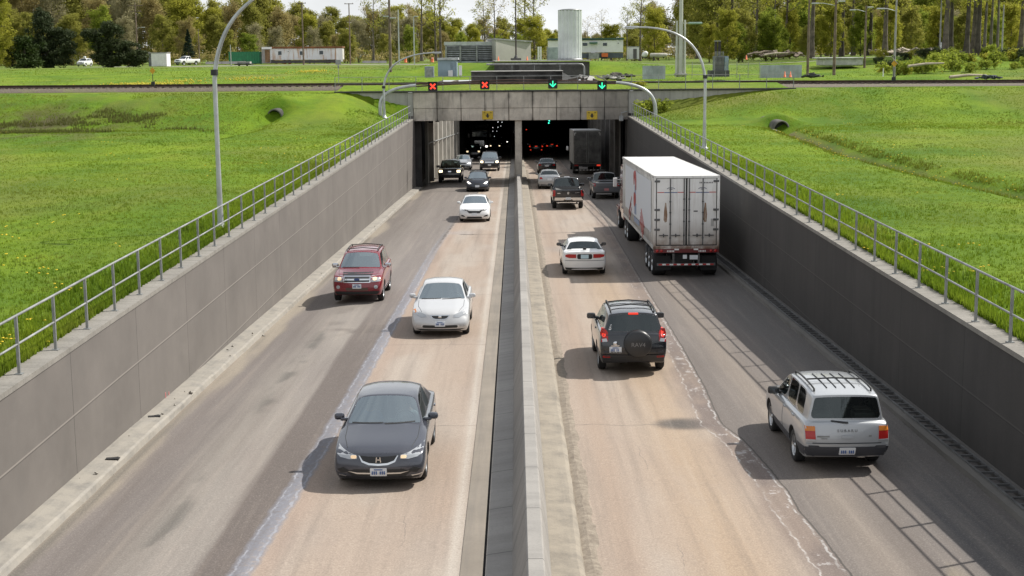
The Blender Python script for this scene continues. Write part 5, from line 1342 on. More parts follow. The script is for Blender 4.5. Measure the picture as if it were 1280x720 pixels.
# box lorry entering the right tube
bl = thing('box_lorry', 'grubby grey box lorry entering the shade of the right tube', 'lorry', (6.62, 129.3, rz(129.3))); bl.rotation_euler = (0, -math.atan(rslope(132)), PI/2)
M_gbox = dirty('grey_box', (.24,.235,.225), .6, 0, .4, .8); M_gdoor = dirty('grey_door', (.15,.15,.145), .5, 0, .5, 1.2)
L2, W2, a0, a1 = 9.5, 2.55, .95, 4.02
b = MB(); b.box((L2/2, 0, (a0+a1)/2), (L2, W2, a1-a0), bev=.03); b.build('box', M_gbox, bl)
b = MB(); b.box((L2/2, 0, a1+.012), (L2-.04, W2-.04, .03)); b.build('box_roof', dirty('grey_roof', (.40,.40,.39), .6), bl)
for s in (-1, 1):
    b = MB(); b.box((-.01, s*.61, (a0+a1)/2), (.05, 1.18, a1-a0-.25), bev=.012); d = b.build('cargo_door', M_gdoor, bl)
    b = MB(); b.tube([(-.05, s*.08, a0+.12), (-.05, s*.08, a1-.14)], .022, 6); b.build('lock_rod', M_galv, d)
    b = MB(); b.box((-.04, s*1.10, a1-.22), (.03, .16, .05)); b.box((-.04, s*1.16, a1-.32), (.03, .05, .25)); b.build('corner_mark', M_white, d)
b = MB(); b.box((-.05, 0, a0-.1), (.14, 2.5, .2)); b.build('light_bar', M_dark, bl)
for s, mt in ((1, M_red), (-1, M_redlit)):
    b = MB(); b.box((-.13, s*1.02, a0-.1), (.02, .34, .13), bev=.006); b.build('tail_lamp', mt, bl)
b = MB()
for k in range(7): b.box((-.06, -.95+k*.32, .42), (.012, .15, .06))
b.build('guard_stripe', M_ref_w, bl); b = MB(); b.box((-.03, 0, .42), (.06, 2.3, .1)); b.build('rear_guard', M_hard, bl)
b = MB(); b.box((L2/2, 0, a0-.15), (L2, .9, .2)); b.build('chassis', M_dark, bl)
trailer_wheels(bl, (2.2,), W2, .48); wl0 = None
b = MB(); b.box((L2+1.3, 0, 1.75), (2.2, 2.3, 1.9), bev=.15); b.build('cab', M_gbox, bl)
trailer_wheels(bl, (L2+1.6,), W2-.2, .48)
for s in (-1, 1):
    b = MB(); b.box((L2+1.6, s*1.42, 2.1), (.12, .2, .4), bev=.04); b.build('mirror', M_white, bl)

# lorry coming out of the left tube
tl = thing('lorry', 'dark lorry with a pale visor and lit headlights deep in the left tube', 'lorry', (-4.75, 188, rz(188))); tl.rotation_euler = (0, math.atan(rslope(188)), -PI/2)
b = MB(); b.box((-2.0, 0, 2.3), (2.2, 2.4, 2.5), bev=.14); b.box((-.6, 0, 1.5), (1.6, 2.0, 1.2), bev=.2); b.box((.15, 0, .7), (.3, 2.4, .5), bev=.08); b.build('cab', M_dark, tl)
b = MB(); b.box((-.86, 0, 3.10), (.35, 2.1, .26), bev=.08); b.build('visor', dirty('visor_white', (.75,.75,.74), .5), tl)
b = MB(); b.box((-.88, 0, 2.65), (.03, 2.0, .6), bev=.01); b.build('windscreen', M_darkglass, tl)
b = MB(); b.box((.28, 0, 1.45), (.05, 1.3, .8), bev=.02); b.build('grille', M_chrome, tl)
for s in (-1, 1):
    b = MB(); b.box((.32, s*.95, 1.05), (.03, .30, .2), bev=.01); b.build('headlight', lit_w, tl)
    b = MB(); b.box((-1.0, s*1.45, 2.5), (.12, .22, .5), bev=.04); b.build('mirror', M_white, tl)
trailer_wheels(tl, (-.6, -4.2), 2.5, .5)
b = MB(); b.box((-8.2, 0, 2.5), (9.5, 2.5, 2.9), bev=.04); b.build('box', M_gdoor, tl)

# ------------------------------------------------------------------ people behind the windscreens
def person_mesh(cloth, skin, hair):
    bm = bmesh.new()
    P = [(0,0,0), (.02,0,.18), (.03,0,.40), (.05,0,.50), (.07,0,.58), (.09,0,.70),      # pelvis, waist, chest, neck base, neck, head
         (.04,.17,.45), (.16,.24,.24), (.40,.17,.26), (.04,-.17,.45), (.16,-.24,.24), (.40,-.17,.26), (.42,.10,-.02), (.42,-.10,-.02)]
    Rr = [.15, .15, .17, .085, .055, .10, .075, .05, .04, .075, .05, .04, .075, .075]
    E_ = [(0,1), (1,2), (2,3), (3,4), (4,5), (3,6), (6,7), (7,8), (3,9), (9,10), (10,11), (0,12), (0,13)]
    vs = [bm.verts.new(p) for p in P]
    for a, b_ in E_: bm.edges.new((vs[a], vs[b_]))
    me = bpy.data.meshes.new('person'); bm.to_mesh(me); bm.free()
    o = bpy.data.objects.new('p', me); COL.objects.link(o)
    md = o.modifiers.new('s', 'SKIN'); 
    for d_, r_ in zip(me.skin_vertices[0].data, Rr): d_.radius = (r_, r_)
    me.skin_vertices[0].data[0].use_root = True
    o.modifiers.new('u', 'SUBSURF').levels = 2
    r = ev_mesh(o); bpy.data.objects.remove(o); r.materials.clear()
    for mt in (cloth, skin): r.materials.append(mt)
    for p in r.polygons: p.material_index = 1 if (p.center.z > .535 or p.center.x > .33 and p.center.z > .15) else 0
    b = MB(); b.lathe([(0, .125), (.07, .11), (.108, .05), (.112, .0), (.10, -.05)], Matrix.Translation((.075, 0, .725)), 14)
    f_ = MB(); f_.box((.185, 0, .685), (.03, .03, .045), bev=.01); f_.box((.175, .04, .715), (.012, .03, .012)); f_.box((.175, -.04, .715), (.012, .03, .012)); f_.box((.175, 0, .64), (.012, .06, .012))
    return r, b.mesh('hair', [hair]), f_.mesh('face', [skin])
sk = plain('skin', (.48,.28,.20), .6); hr = plain('hair', (.06,.04,.03), .8); hg = plain('hair_grey', (.35,.34,.33), .8)
for car, sy, cl, hh, lb, dz in ((civic, .37, plain('shirt_pale', (.50,.55,.58), .8), hr, 'driver in a pale shirt at the wheel of the dark grey sedan', .47), (civic, -.37, plain('shirt_blue', (.06,.20,.42), .8), hr, 'passenger in a blue top in the dark grey sedan', .47), (el, .38, plain('shirt_grey', (.33,.34,.35), .8), hg, 'driver in a grey top at the wheel of the silver-white sedan', .48), (rs, .40, plain('shirt_dark', (.05,.05,.06), .8), hr, 'driver in a dark top at the wheel of the red SUV', .62)):
    r, h, fc = person_mesh(cl, sk, hh); p = link('person', r); tag(p, lb, 'person'); ho = link('hair', h, p); fo_ = link('face', fc, p)
    M0 = Matrix.Translation(car.location) @ car.rotation_euler.to_matrix().to_4x4()
    p.matrix_world = M0 @ Matrix.Translation((-.15, sy, dz))
# ------------------------------------------------------------------ street lamps and the signal gantry
def arc_lamp(label, base, h_straight, arc, r0, r1, head=True, collar=None, grp=None):
    root = thing('street_lamp', label, 'street lamp', base)
    b = MB(); b.tube([(0, 0, -.05), (0, 0, .25), (0, 0, h_straight*.5), (0, 0, h_straight)], [r0, r0*.98, (r0+r1)/2*1.02, (r0+r1)/2], 12); b.lathe([(r0*2.0, .0), (r0*2.0, .04), (r0*1.2, .05), (r0*1.1, .28)], None, 12); b.build('pole', M_alu, root)
    pts = [(0, 0, h_straight)]+[Vector(p) for p in arc]
    b = MB(); n = len(pts); b.tube(pts, [(r0+r1)/2+(r1-(r0+r1)/2)*k/(n-1) for k in range(n)], 10); b.build('arm', M_alu, root)
    if collar: 
        b = MB(); b.tube([(0, 0, collar-.09), (0, 0, collar+.09)], r0*1.15, 12); b.build('collar', M_black, root)
    if head:
        a, c_ = Vector(pts[-2]), Vector(pts[-1]); d = (c_-a).normalized(); d.z *= .2; d.normalize()
        rot = Vector((1, 0, 0)).rotation_difference(d).to_matrix()
        b = MB(); b.box(c_+d*.32, (.75, .26, .13), rot, bev=.06); hd = b.build('lamp_head', M_alu, root)
        b = MB(); b.box(c_+d*.38-Vector((0, 0, .07)), (.42, .2, .05), rot, bev=.02); b.build('lens', M_lens, hd)
    return root
def arc_pts(P0, P1, P2, n=12):
    return [Vector(P0)*(1-k/n)**2+Vector(P1)*2*(k/n)*(1-k/n)+Vector(P2)*(k/n)**2 for k in range(1, n+1)]
bl_ = Vector((-9.33, 44.25, gz(-9.33, 44.25)))
top = at(276, 100, 44.25)-bl_; tip = at(335, -12, 44.25)-bl_
arc_lamp('tall grey street lamp by the left guard rail, its arm leaving the frame', bl_, top.z, arc_pts((0, 0, top.z), (.15, 0, tip.z-.75), (tip.x, 0, tip.z)), .10, .045, collar=(at(276, 90.5, 44.25)-bl_).z)
b0 = Vector((-9.95, 108, gz(-9.95, 108)))
s0 = at(482.5, 112, 108)-b0; s1 = at(540, 66, 108)-b0
arc_lamp('grey street lamp at the left end of the bridge with its arm reaching right', b0, s0.z, arc_pts((0, 0, s0.z), (.1, 0, s1.z-.15), (s1.x, 0, s1.z)), .12, .05, collar=(at(482, 109, 108)-b0).z)
b0 = Vector((10.27, 76.7, gz(10.27, 76.7)))
s0 = at(880, 100, 76.7)-b0; s1 = at(797, 34, 76.7)-b0
arc_lamp('grey street lamp by the right guard rail with its arm reaching left', b0, s0.z, arc_pts((0, 0, s0.z), (-.25, 0, s1.z+.02), (s1.x, 0, s1.z)), .11, .045, collar=(at(880, 96, 76.7)-b0).z)
# gantry with lane signals
YG = 108.5
gl0 = Vector((-10.3, YG, gz(-10.3, YG))); gr0 = Vector((10.75, YG, gz(10.75, YG)))
A = at(520, 108, YG); Bm = at(640, 103.2, YG); C_ = at(770, 104.5, YG)
gan = thing('signal_gantry', 'thin brown pipe gantry on two curved grey supports above the portal', 'gantry', (0, 0, 0))
M_pipe = dirty('brown_pipe', (.12,.07,.05), .6, .2, .3, 2)
b = MB(); b.tube([A]+[A.lerp(Bm, k/6)+Vector((0, 0, .06*math.sin(PI*k/6))) for k in range(1, 7)]+[Bm.lerp(C_, k/6) for k in range(1, 7)], .055, 8); b.tube([A+Vector((0, 0, .22)), Bm+Vector((0, 0, .22)), C_+Vector((0, 0, .18))], .04, 6)
b.build('crossbar', M_pipe, gan)
for g0, E_, k in ((gl0, A, 1), (gr0, C_, -1)):
    b = MB(); p1 = Vector((g0.x+.05*k, YG, g0.z+1.0)); b.tube([g0, g0+Vector((0, 0, .5)), p1]+arc_pts(p1, (g0.x+.35*k, YG, E_.z-.1), E_-Vector((0, 0, -.08))), [.15]*3+[.14-.03*i/12 for i in range(12)], 12); b.build('support', M_alu, gan)
xm = NT('signal_face'); xm.set((.012, .012, .012), .5); 
for px, py, kind, lb in ((541, 108, 'x', 'black lane signal with a red cross, farthest left on the gantry'), (606, 106, 'x', 'black lane signal with a red cross, nearer the middle of the gantry'), (691, 105, 'a', 'black lane signal with a green arrow, nearer the middle of the gantry'), (752.5, 107, 'a', 'black lane signal with a green arrow, farthest right on the gantry')):
    p = at(px, py, YG-.15); s = thing('lane_signal', lb, 'traffic signal', p)
    b = MB(); b.box((0, .06, 0), (.70, .22, .70), bev=.03); b.build('housing', M_black, s)
    b = MB(); b.box((0, -.10, .345), (.70, .22, .025)); b.box((-.345, -.08, .05), (.02, .18, .58)); b.box((.345, -.08, .05), (.02, .18, .58)); b.build('visor', M_black, s)
    b = MB()
    if kind == 'x':
        for a in (PI/4, -PI/4): b.box((0, -.065+.004*(a > 0), 0), (.54, .02, .115), Euler((0, a, 0)).to_matrix())
        b.build('red_cross', plain('cross_red', (.8,.05,.03), .4, 0, (1,.05,.02), 1.1), s)
    else:
        b.box((0, -.065, .06), (.075, .02, .36))
        for a, xo in ((PI/4, -.11), (-PI/4, .11)): b.box((xo, -.069, -.09), (.33, .02, .075), Euler((0, a, 0)).to_matrix())
        b.build('green_arrow', plain('arrow_green', (.05,.8,.45), .4, 0, (.03,.90,.42), 1.1), s)
# small white camera box at the right end of the lintel
p = at(776.5, 148, YB-.2); s = thing('junction_box', 'small pale box hanging at the right end of the bridge fascia', 'box', p)
b = MB(); b.box((0, 0, 0), (.34, .25, .42), bev=.03); b.build('box', M_galv, s); b = MB(); b.tube([(0, 0, .2), (.02, 0, .45), (.5, .05, .55)], .04, 6); b.build('pipe', M_galv, s)

# ------------------------------------------------------------------ culverts
for px, py, Y, s, lb in ((345, 150, 106.5, -1, 'round concrete culvert mouth in the left grass bank'), (975, 154, 99.5, 1, 'round dark culvert mouth in the right grass bank')):
    p = at(px, py, Y); p.y = Y-.22; p.z = gz(p.x, Y-1.2)+.46
    root = thing('culvert', lb, 'culvert', p, (R(6), 0, R(20*s)))
    b = MB(); b.lathe([(.56, 2.2), (.56, -.12), (.66, -.12), (.66, 2.2)], Matrix.Rotation(-PI/2, 4, 'X'), 24); b.build('pipe', dirty('culvert_concrete', (.20,.19,.17), .9, 0, .4, 1.5), root)
    b = MB(); b.lathe([(.555, -.05), (.555, .22), (0, .24)], Matrix.Rotation(-PI/2, 4, 'X'), 24); b.build('bore', M_dark, root)  # shallow dark disc paints the shade inside the pipe
    b = MB(); b.box((-.62, -.35, -.3), (.3, .6, .7), Euler((.2, .1, .5)).to_matrix(), bev=.06); b.box((.55, -.4, -.45), (.25, .5, .35), Euler((.1, .3, -.4)).to_matrix(), bev=.06); b.build('headstone', dirty('culvert_stone', (.42,.41,.38), .9, 0, .3, 2), root)

# ------------------------------------------------------------------ beyond the railway
def fbox(root, nm, x0, x1, y0, y1, Y, depth, mat, bev=.02, dz=0):
    a = at(x0, y1, Y); c = at(x1, y0, Y); b = MB(); b.box(((a.x+c.x)/2, Y+depth/2, (a.z+c.z)/2+dz), (abs(c.x-a.x), depth, abs(c.z-a.z)), bev=bev)
    o = b.build(nm, mat, root); return o
def corrug(x0, x1, z0, z1, y, pitch=.28, d=.05):
    b = MB(); r = []; x = x0; k = 0
    while x <= x1+1e-3: r.append([(x, y-(d if (k//2) % 2 else 0), z0), (x, y-(d if (k//2) % 2 else 0), z1)]); x += pitch/2 if k % 2 else pitch*.15; k += 1
    b.grid(r, False); return b
M_cd = dirty('dark_concrete', (.13,.125,.12), .9, 0, .55, .35); M_cl = dirty('pale_concrete', (.42,.41,.385), .9, 0, .3, .5)
vent = thing('ventilation_block', 'low dark concrete ventilation block behind the railway', 'building', (0, 0, 0))
fbox(vent, 'upper_block', 618, 737, 77, 97, 166.5, 9, M_cd); fbox(vent, 'roof_slab', 616, 739, 75, 77, 166.2, 10, M_cl, 0.02)
fbox(vent, 'lower_block', 589, 703, 89, 102, 158, 4, M_cd); fbox(vent, 'ledge', 588, 704, 88.2, 90, 157.7, 4.4, M_cl); fbox(vent, 'ledge', 588, 704, 93.5, 94.6, 157.6, .6, M_cl)
a = at(703, 90, 157); c = at(722, 101, 157); b = MB(); b.prism([(a.x, 157, a.z), (c.x, 157, c.z), (a.x, 157, c.z)], (0, 4, 0)); b.build('ramp_wall', M_cl, vent)
pp = thing('vent_pipe', 'long grey pipe bending down in front of the dark ventilation block', 'pipe', (0, 0, 0))
a = at(608, 80.5, 156.5); c = at(722, 80, 156.5); d = at(730, 83, 156.5); e = at(730.5, 93, 156.5)
b = MB(); b.tube([a, c, c.lerp(d, .5)+Vector((.12, 0, .10)), d, e], .10, 10); b.build('pipe', M_galv, pp)
b = MB()
for x in (640, 668, 700): q = at(x, 80.3, 156.5); b.box((q.x, q.y, q.z-.35), (.08, .08, .6))
b.build('bracket', M_galv, pp)
a = at(698, 75, 171); c = at(728, 12, 171); cx = (a.x+c.x)/2; rr = (c.x-a.x)/2
cy_ = thing('vent_stack', 'tall pale ribbed metal cylinder standing on the ventilation block', 'ventilation stack', (cx, 171+rr, a.z))
b = MB(); n = 72; hh = c.z-a.z
b.grid([[(rr*(1-.07*((k//2) % 2))*math.cos(2*PI*k/n), rr*(1-.07*((k//2) % 2))*math.sin(2*PI*k/n), z) for k in range(n)] for z in (0, hh)], False, True); b.build('drum', dirty('stack_metal', (.68,.72,.70), .5, .1, .15, .5), cy_)
b = MB(); b.lathe([(rr*.99, hh-.05), (rr*1.02, hh), (rr*.6, hh+.12), (0, hh+.18)], None, 30); b.lathe([(rr*1.06, -.02), (rr*1.06, .15), (rr*.98, .18)], None, 30); b.build('cap', M_galv, cy_)
lou = thing('louvre_building', 'grey plant building with wide horizontal louvres behind the railway', 'building', (0, 0, 0))
fbox(lou, 'wall', 558, 617, 55, 78, 186, 7, dirty('louvre_shade', (.07,.075,.08), .8)); fbox(lou, 'roof', 555, 619, 52, 57, 185.6, 8, dirty('roof_pale', (.55,.57,.57), .6)); fbox(lou, 'base', 557, 618, 76, 90, 185.5, 7, dirty('base_paleblue', (.40,.45,.47), .7))
for x in (557.5, 575.5, 596, 616.5): fbox(lou, 'column', x-.9, x+.9, 56, 78, 185.4, .3, M_galv)
sl = MB()
for k in range(8):
    a = at(558, 58.5+k*2.3, 185.7); c = at(616, 58.5+k*2.3, 185.7); sl.box(((a.x+c.x)/2, 185.7, a.z), (c.x-a.x, .3, .11), Euler((-.5, 0, 0)).to_matrix())
sl.build('louvre_slats', M_galv, lou)
sh = thing('plant_building', 'plain beige metal-clad shed beside the louvred plant building', 'building', (0, 0, 0))
a = at(620, 77, 182); c = at(664, 49, 182)
b = MB(); b.prism([(a.x, 182, a.z), (c.x, 186, a.z), (c.x, 186, at(664, 52.5, 186).z), (a.x, 182, c.z)], (-1.2, 8, 0)); b.build('wall', dirty('beige_clad', (.40,.385,.36), .7, 0, .12, .5), sh)
b = MB(); b.prism([(a.x-.15, 181.8, c.z-.02), (c.x+.15, 185.8, at(664, 52.5, 186).z-.02), (c.x+.15, 185.8, at(664, 52.5, 186).z+.16), (a.x-.15, 181.8, c.z+.16)], (-1.2, 8.4, 0)); b.build('roof', M_galv, sh)
cab = thing('utility_cabinet', 'blue-grey walk-in utility cabinet left of the ventilation block', 'cabinet', (0, 0, 0))
fbox(cab, 'housing', 547.5, 571, 74.5, 95.5, 150, 1.8, dirty('cabinet_blue', (.30,.39,.44), .5, 0, .15, .6)); fbox(cab, 'roof', 546.5, 573, 72.2, 75.2, 149.8, 2.3, dirty('cab_roof', (.58,.60,.60), .5)); fbox(cab, 'door', 563.5, 569.5, 77, 95, 149.94, .05, dirty('cab_door', (.25,.33,.38), .5)); fbox(cab, 'meter', 560.2, 565.5, 88, 95.5, 149.7, .25, M_white)
cb = thing('electrical_cabinet', 'small grey slatted electrical cabinet on the grass left of the blue one', 'cabinet', (0, 0, 0)); fbox(cb, 'housing', 531, 542, 83, 97, 148, .9, dirty('cab_grey', (.33,.37,.40), .5)); fbox(cb, 'vent', 533, 540, 85, 95, 147.95, .05, M_galv)
pn = thing('sign_board', 'narrow white board standing right of the blue utility cabinet', 'board', (0, 0, 0)); fbox(pn, 'board', 573.3, 577.3, 82, 94.5, 148, .06, M_white); fbox(pn, 'post', 575, 575.6, 94.5, 98, 148.03, .04, M_galv)
mst = thing('mast', 'dark slim mast rising from a square base on the ventilation block', 'mast', at(645, 74.5, 169))
b = MB(); b.tube([(0, 0, 0), (0, 0, 8.2)], [.10, .07], 10); b.build('pole', plain('mast_dark', (.05,.035,.03), .6), mst); b = MB(); b.box((0, 0, .06), (1.25, .8, .22), bev=.03); b.lathe([(.28, .17), (.12, .45), (.09, .6)], None, 12); b.build('base', plain('mast_base', (.06,.06,.058), .7), mst)
# office cabin with a green roof edge
of = thing('site_office', 'white site office cabin with a dark green roof edge', 'cabin', (0, 0, 0))
fbox(of, 'wall', 685.5, 779, 50, 66, 225, 3.6, M_white); fbox(of, 'roof', 684.5, 780, 47.3, 50.2, 224.7, 4.4, dirty('roof_green', (.03,.09,.065), .6)); fbox(of, 'skirt', 686, 779, 66, 73, 225.1, 3.4, dirty('skirt_grey', (.12,.14,.16), .8))
for x0, x1 in ((727.5, 735), (753, 759.5), (771.5, 774)):
    w_ = fbox(of, 'window', x0, x1, 52.8, 58 if x0 < 770 else 55, 224.96, .06, M_white); fbox(w_, 'pane', x0+.7, x1-.7, 53.5, 57.3 if x0 < 770 else 54.5, 224.93, .03, M_darkglass)
fbox(of, 'door_canopy', 737, 747, 52.6, 54.6, 224.2, .8, dirty('canopy_green', (.06,.16,.12), .6)); fbox(of, 'door', 738.5, 744, 54.8, 66, 224.97, .05, M_white); fbox(of, 'steps', 736, 749, 66, 73.5, 223.6, 1.3, M_galv)
ob = thing('board', 'bright orange board leaning by the white site office', 'board', (0, 0, 0)); fbox(ob, 'panel', 752, 760, 66.4, 71.2, 224.2, .1, plain('orange_board', (.72,.16,.04), .6)); fbox(ob, 'foot', 752.5, 759.5, 71.2, 73.5, 224.25, .08, M_dark)
fn = thing('fence_panel', 'pale hoarding left of the ribbed cylinder', 'fence', (0, 0, 0)); fbox(fn, 'panel', 684, 698, 59, 75.5, 214, .12, dirty('hoarding_blue', (.38,.44,.47), .6)); fbox(fn, 'post', 683.4, 684.4, 58, 76, 213.9, .14, M_galv)
fn = thing('fence_panel', 'two slim white panels between the beige shed and the cylinder', 'fence', (0, 0, 0)); fbox(fn, 'panel', 672, 674.3, 58.5, 75, 205, .1, M_white); fbox(fn, 'panel', 675, 677, 58.5, 75, 205, .1, M_white)
wc = thing('storage_container', 'white storage box with dark doors right of the site office', 'container', (0, 0, 0)); fbox(wc, 'box', 786, 799, 58.6, 74, 228, 4, M_white); fbox(wc, 'door', 791.5, 796, 61, 73.5, 227.9, .1, dirty('door_dark', (.16,.15,.15), .7)); fbox(wc, 'roof', 785.7, 799.4, 57.9, 58.8, 227.9, 4.2, M_galv)
def far_vehicle(nm, lb, cat, colr, px, py, Y, kind, rot, L=None):
    S = pickup(L=5.6, W=1.98, H=1.86, r=.39) if kind == 'pickup' else suv(L=4.7, W=1.9, H=1.8, r=.36)
    p = at(px, py, Y)
    pt = both('headlight', M_lens, 'front', rounded(.70, .92, .26, .18, .04), .012)+[('grille', M_black, 'front', rounded(0, .92, .9, .24, .03), .012), ('bumper', M_black, 'front', rounded(0, .56, 1.5, .16, .04), .02)]
    r, _ = make_car(nm, lb, cat, S, colr, p.x, Y, True, 'front', pt, detail=2, flat=True, seats=False, glassm=M_darkglass)
    r.rotation_euler = (0, 0, rot); r.location = p; return r
far_vehicle('pickup_truck', 'white pickup parked in the yard left of the green container', 'pickup', PW, 234, 81.3, 290, 'pickup', -PI/2-.55)
sv = far_vehicle('suv', 'white service vehicle with a roof beacon between the two dark trees', 'suv', PW, 106, 83.0, 265, 'suv', -PI/2-.12); sv.scale = (.85, .85, .85)
b = MB(); b.box((.2, .2, 1.98), (.5, .5, .42), bev=.12); b.build('roof_beacon', M_white, sv)
tk = thing('tank_trailer', 'pale cylindrical tank lying on the far gravel, right of the storage box', 'tank', at(823, 72.5, 250))
b = MB(); b.lathe([(0, -1.5), (.32, -1.46), (.40, -1.3), (.40, 1.3), (.32, 1.46), (0, 1.5)], Matrix.Translation((0, 0, .45)) @ Matrix.Rotation(PI/2, 4, 'Y'), 18); b.build('tank', dirty('tank_cream', (.52,.50,.43), .6), tk); b = MB(); b.box((-.9, 0, .05), (.2, .7, .2)); b.box((.9, 0, .05), (.2, .7, .2)); b.build('cradle', M_dark, tk)
mx = thing('cement_mixer', 'small white round-drummed cement mixer left of the cream tank', 'cement mixer', at(806, 73.5, 250))
b = MB(); b.lathe([(0, -.6), (.35, -.5), (.52, -.05), (.42, .35), (.26, .6), (.2, .62)], Matrix.Translation((0, 0, .75)) @ Matrix.Rotation(.7, 4, 'Y'), 18); b.build('drum', M_white, mx); b = MB(); b.box((.1, 0, .2), (.9, .7, .12)); b.box((-.4, 0, .15), (.1, .8, .5)); b.build('frame', M_dark, mx)
# mono pole of three tapering legs
tp = thing('tower_pole', 'tall pale three-legged steel tower pole right of the bridge', 'tower', at(850.5, 94, 152))
M_pp = dirty('pole_cream', (.55,.56,.50), .5, .1, .15, .4)
for x, h, r0, r1 in ((0, 17, .26, .12), (-.42, 5.7, .16, .10), (.42, 5.8, .16, .10)): b = MB(); b.tube([(x, 0, -.2), (x, 0, h)], [r0, r1], 14); b.build('leg', M_pp, tp)
b = MB(); b.box((0, 0, .08), (1.3, 1.0, .22), bev=.03); b.box((0, 0, 3.0), (1.0, .12, .1)); b.build('base', M_cl, tp)
lp = thing('street_lamp', 'pale green lamp arm on the side of the three-legged tower pole', 'street lamp', at(863, 29, 152.5)); b = MB(); b.box((.5, 0, 0), (1.5, .3, .22), bev=.08); b.build('lamp_head', dirty('lamp_green', (.30,.42,.36), .5), lp); b = MB(); b.tube([(-.3, 0, 0), (-1.0, 0, .02)], .05, 6); b.build('arm', M_pp, lp)
ge = thing('generator', 'dark generator set with two tall black exhaust stacks by the track', 'generator', (0, 0, 0))
fbox(ge, 'body', 894, 911, 70, 90, 148, 2.0, dirty('gen_grey', (.17,.19,.21), .6)); fbox(ge, 'base', 888, 912, 88, 96, 147.6, 2.4, dirty('gen_dark', (.05,.055,.06), .7)); fbox(ge, 'panel', 894, 905, 71, 88, 147.8, .15, dirty('gen_panel', (.09,.095,.10), .5)); fbox(ge, 'side_tank', 905.5, 910.5, 71, 88, 147.7, .3, dirty('gen_tank', (.25,.33,.39), .4))
for x in (893.5, 898): fbox(ge, 'exhaust_stack', x, x+3.2, 51.5, 70, 148.2, .3, plain('stack_black', (.03,.022,.022), .6)); fbox(ge, 'stack_cap', x-.2, x+3.4, 50.8, 52, 148.1, .5, M_galv)
g_ = MB()
for k in range(7): a = at(894+k*1.7, 79, 147.75); g_.tube([(a.x, 147.72, at(0, 88, 147.7).z), (a.x, 147.72, at(0, 71.5, 147.7).z)], .035, 6)
g_.build('pipework', M_galv, ge)
for x0, x1, y0, y1, lb in ((803, 832, 82, 99, 'grey corrugated sheet screen left of the tower pole'), (950, 1003, 81, 97.5, 'long pale corrugated sheet screen right of the generator')):
    a = at(x0, y1, 146); c = at(x1, y0, 146); o = corrug(a.x, c.x, a.z, c.z, 146, .36, .07).build('sheet_screen', dirty('sheet_steel', (.40,.45,.47), .5, .3, .25, .8)); md = o.modifiers.new('s', 'SOLIDIFY'); md.thickness = .02; tag(o, lb, 'fence')
# wire fence on posts along the track
fc = thing('wire_fence', 'wire mesh fence on thin posts behind the track on the right', 'fence', (0, 0, 0))
pm = MB(); pm.tube([(0, 0, 0), (0, 0, 1.65)], .03, 6); pme = pm.mesh('post', [M_galv]); prev = []
for x in range(865, 960, 14):
    q = at(x, 97.5, 145); link('post', pme, fc, q); prev.append(q)
b = MB()
for k in range(12): b.tube([q+Vector((0, 0, .1+.135*k)) for q in (prev[0], prev[-1])], .006, 4, False)
b.build('wire', M_galv, fc)
# piles, slab, debris
def lump(nm, lb, cat, px, py, Y, w_, d, h, mat, seed, n=16):
    r = random.Random(seed); b = MB(); p = at(px, py, Y)
    for k in range(n):
        a = r.random()*2*PI; q = r.random()**.5; s = .5+.8*r.random(); hh = h*(1-q*.75)
        b.box((q*math.cos(a)*w_/2, q*math.sin(a)*d/2, hh*.45), (w_/5*s, d/4*s, hh*s), Euler((r.uniform(-.4, .4), r.uniform(-.4, .4), r.random()*3)).to_matrix(), bev=.03)
    return tag(b.build(nm, mat, None, p), lb, cat)
lump('debris_pile', 'dark heap of scrap beside the track below the right poles', 'debris', 1016, 96, 140, 2.2, 1.2, .45, plain('scrap_dark', (.035,.04,.035), .8), 3)
lump('debris_pile', 'low dark heap beside the track at the far right', 'debris', 1236, 98, 132, 2.4, 1.2, .4, plain('scrap_dark2', (.03,.04,.045), .8), 4)
lump('debris_pile', 'pale heap of broken concrete behind the bridge railing', 'debris', 742, 98.5, 150, 6.5, 2.2, .35, M_cl, 5, 26)
lump('debris_pile', 'dark heap of timber on the grass right of the ventilation block', 'debris', 773, 95.5, 152, 3.2, 1.2, .42, plain('scrap_brown', (.07,.06,.05), .9), 6)
sb = thing('concrete_slab', 'large pale concrete slab lying on the right-hand slope', 'slab', (0, 0, 0)); fbox(sb, 'slab', 1031, 1079, 73, 82, 172, 5, dirty('slab_pale', (.55,.55,.52), .8), .1); fbox(sb, 'slab_top', 1028, 1080, 71.5, 73.5, 171.7, 6, dirty('slab_top_pale', (.62,.62,.58), .8), .1)
# driftwood and felled logs at the edge of the right wood
M_log = dirty('log_bark', (.20,.155,.115), .9, 0, .5, 2); M_logp = dirty('log_pale', (.42,.36,.28), .9, 0, .3, 2)
for k, (x0, x1, y, Y, mt, lb) in enumerate(((934, 952, 68.5, 190, M_log, 'brown felled log in front of the right wood, nearest the traffic cone'), (948, 962, 66.5, 195, M_log, 'short brown log leaning on the brush pile of the right wood'), (955, 985, 68.8, 188, M_logp, 'long pale log along the foot of the right wood'), (1135, 1180, 83, 150, M_logp, 'long thin pale log lying on the right-hand slope'), (1187, 1233, 96.5, 136, M_logp, 'pale log lying close to the track at the far right'))):
    a = at(x0, y, Y); c = at(x1, y-(4 if k == 3 else 2.5), Y+1); b = MB(); b.tube([a, a.lerp(c, .5)+Vector((0, 0, .1)), c], [.16, .14, .08], 9); tag(b.build('log', mt), lb, 'log')
lump('brush_pile', 'low brown brush pile at the foot of the right wood', 'brush pile', 970, 69.5, 196, 8, 2, .6, M_log, 8, 40)
lump('driftwood', 'pale tangle of driftwood below the thick trunks of the right wood', 'driftwood', 1150, 66, 205, 13, 2.5, .4, M_logp, 9, 60)
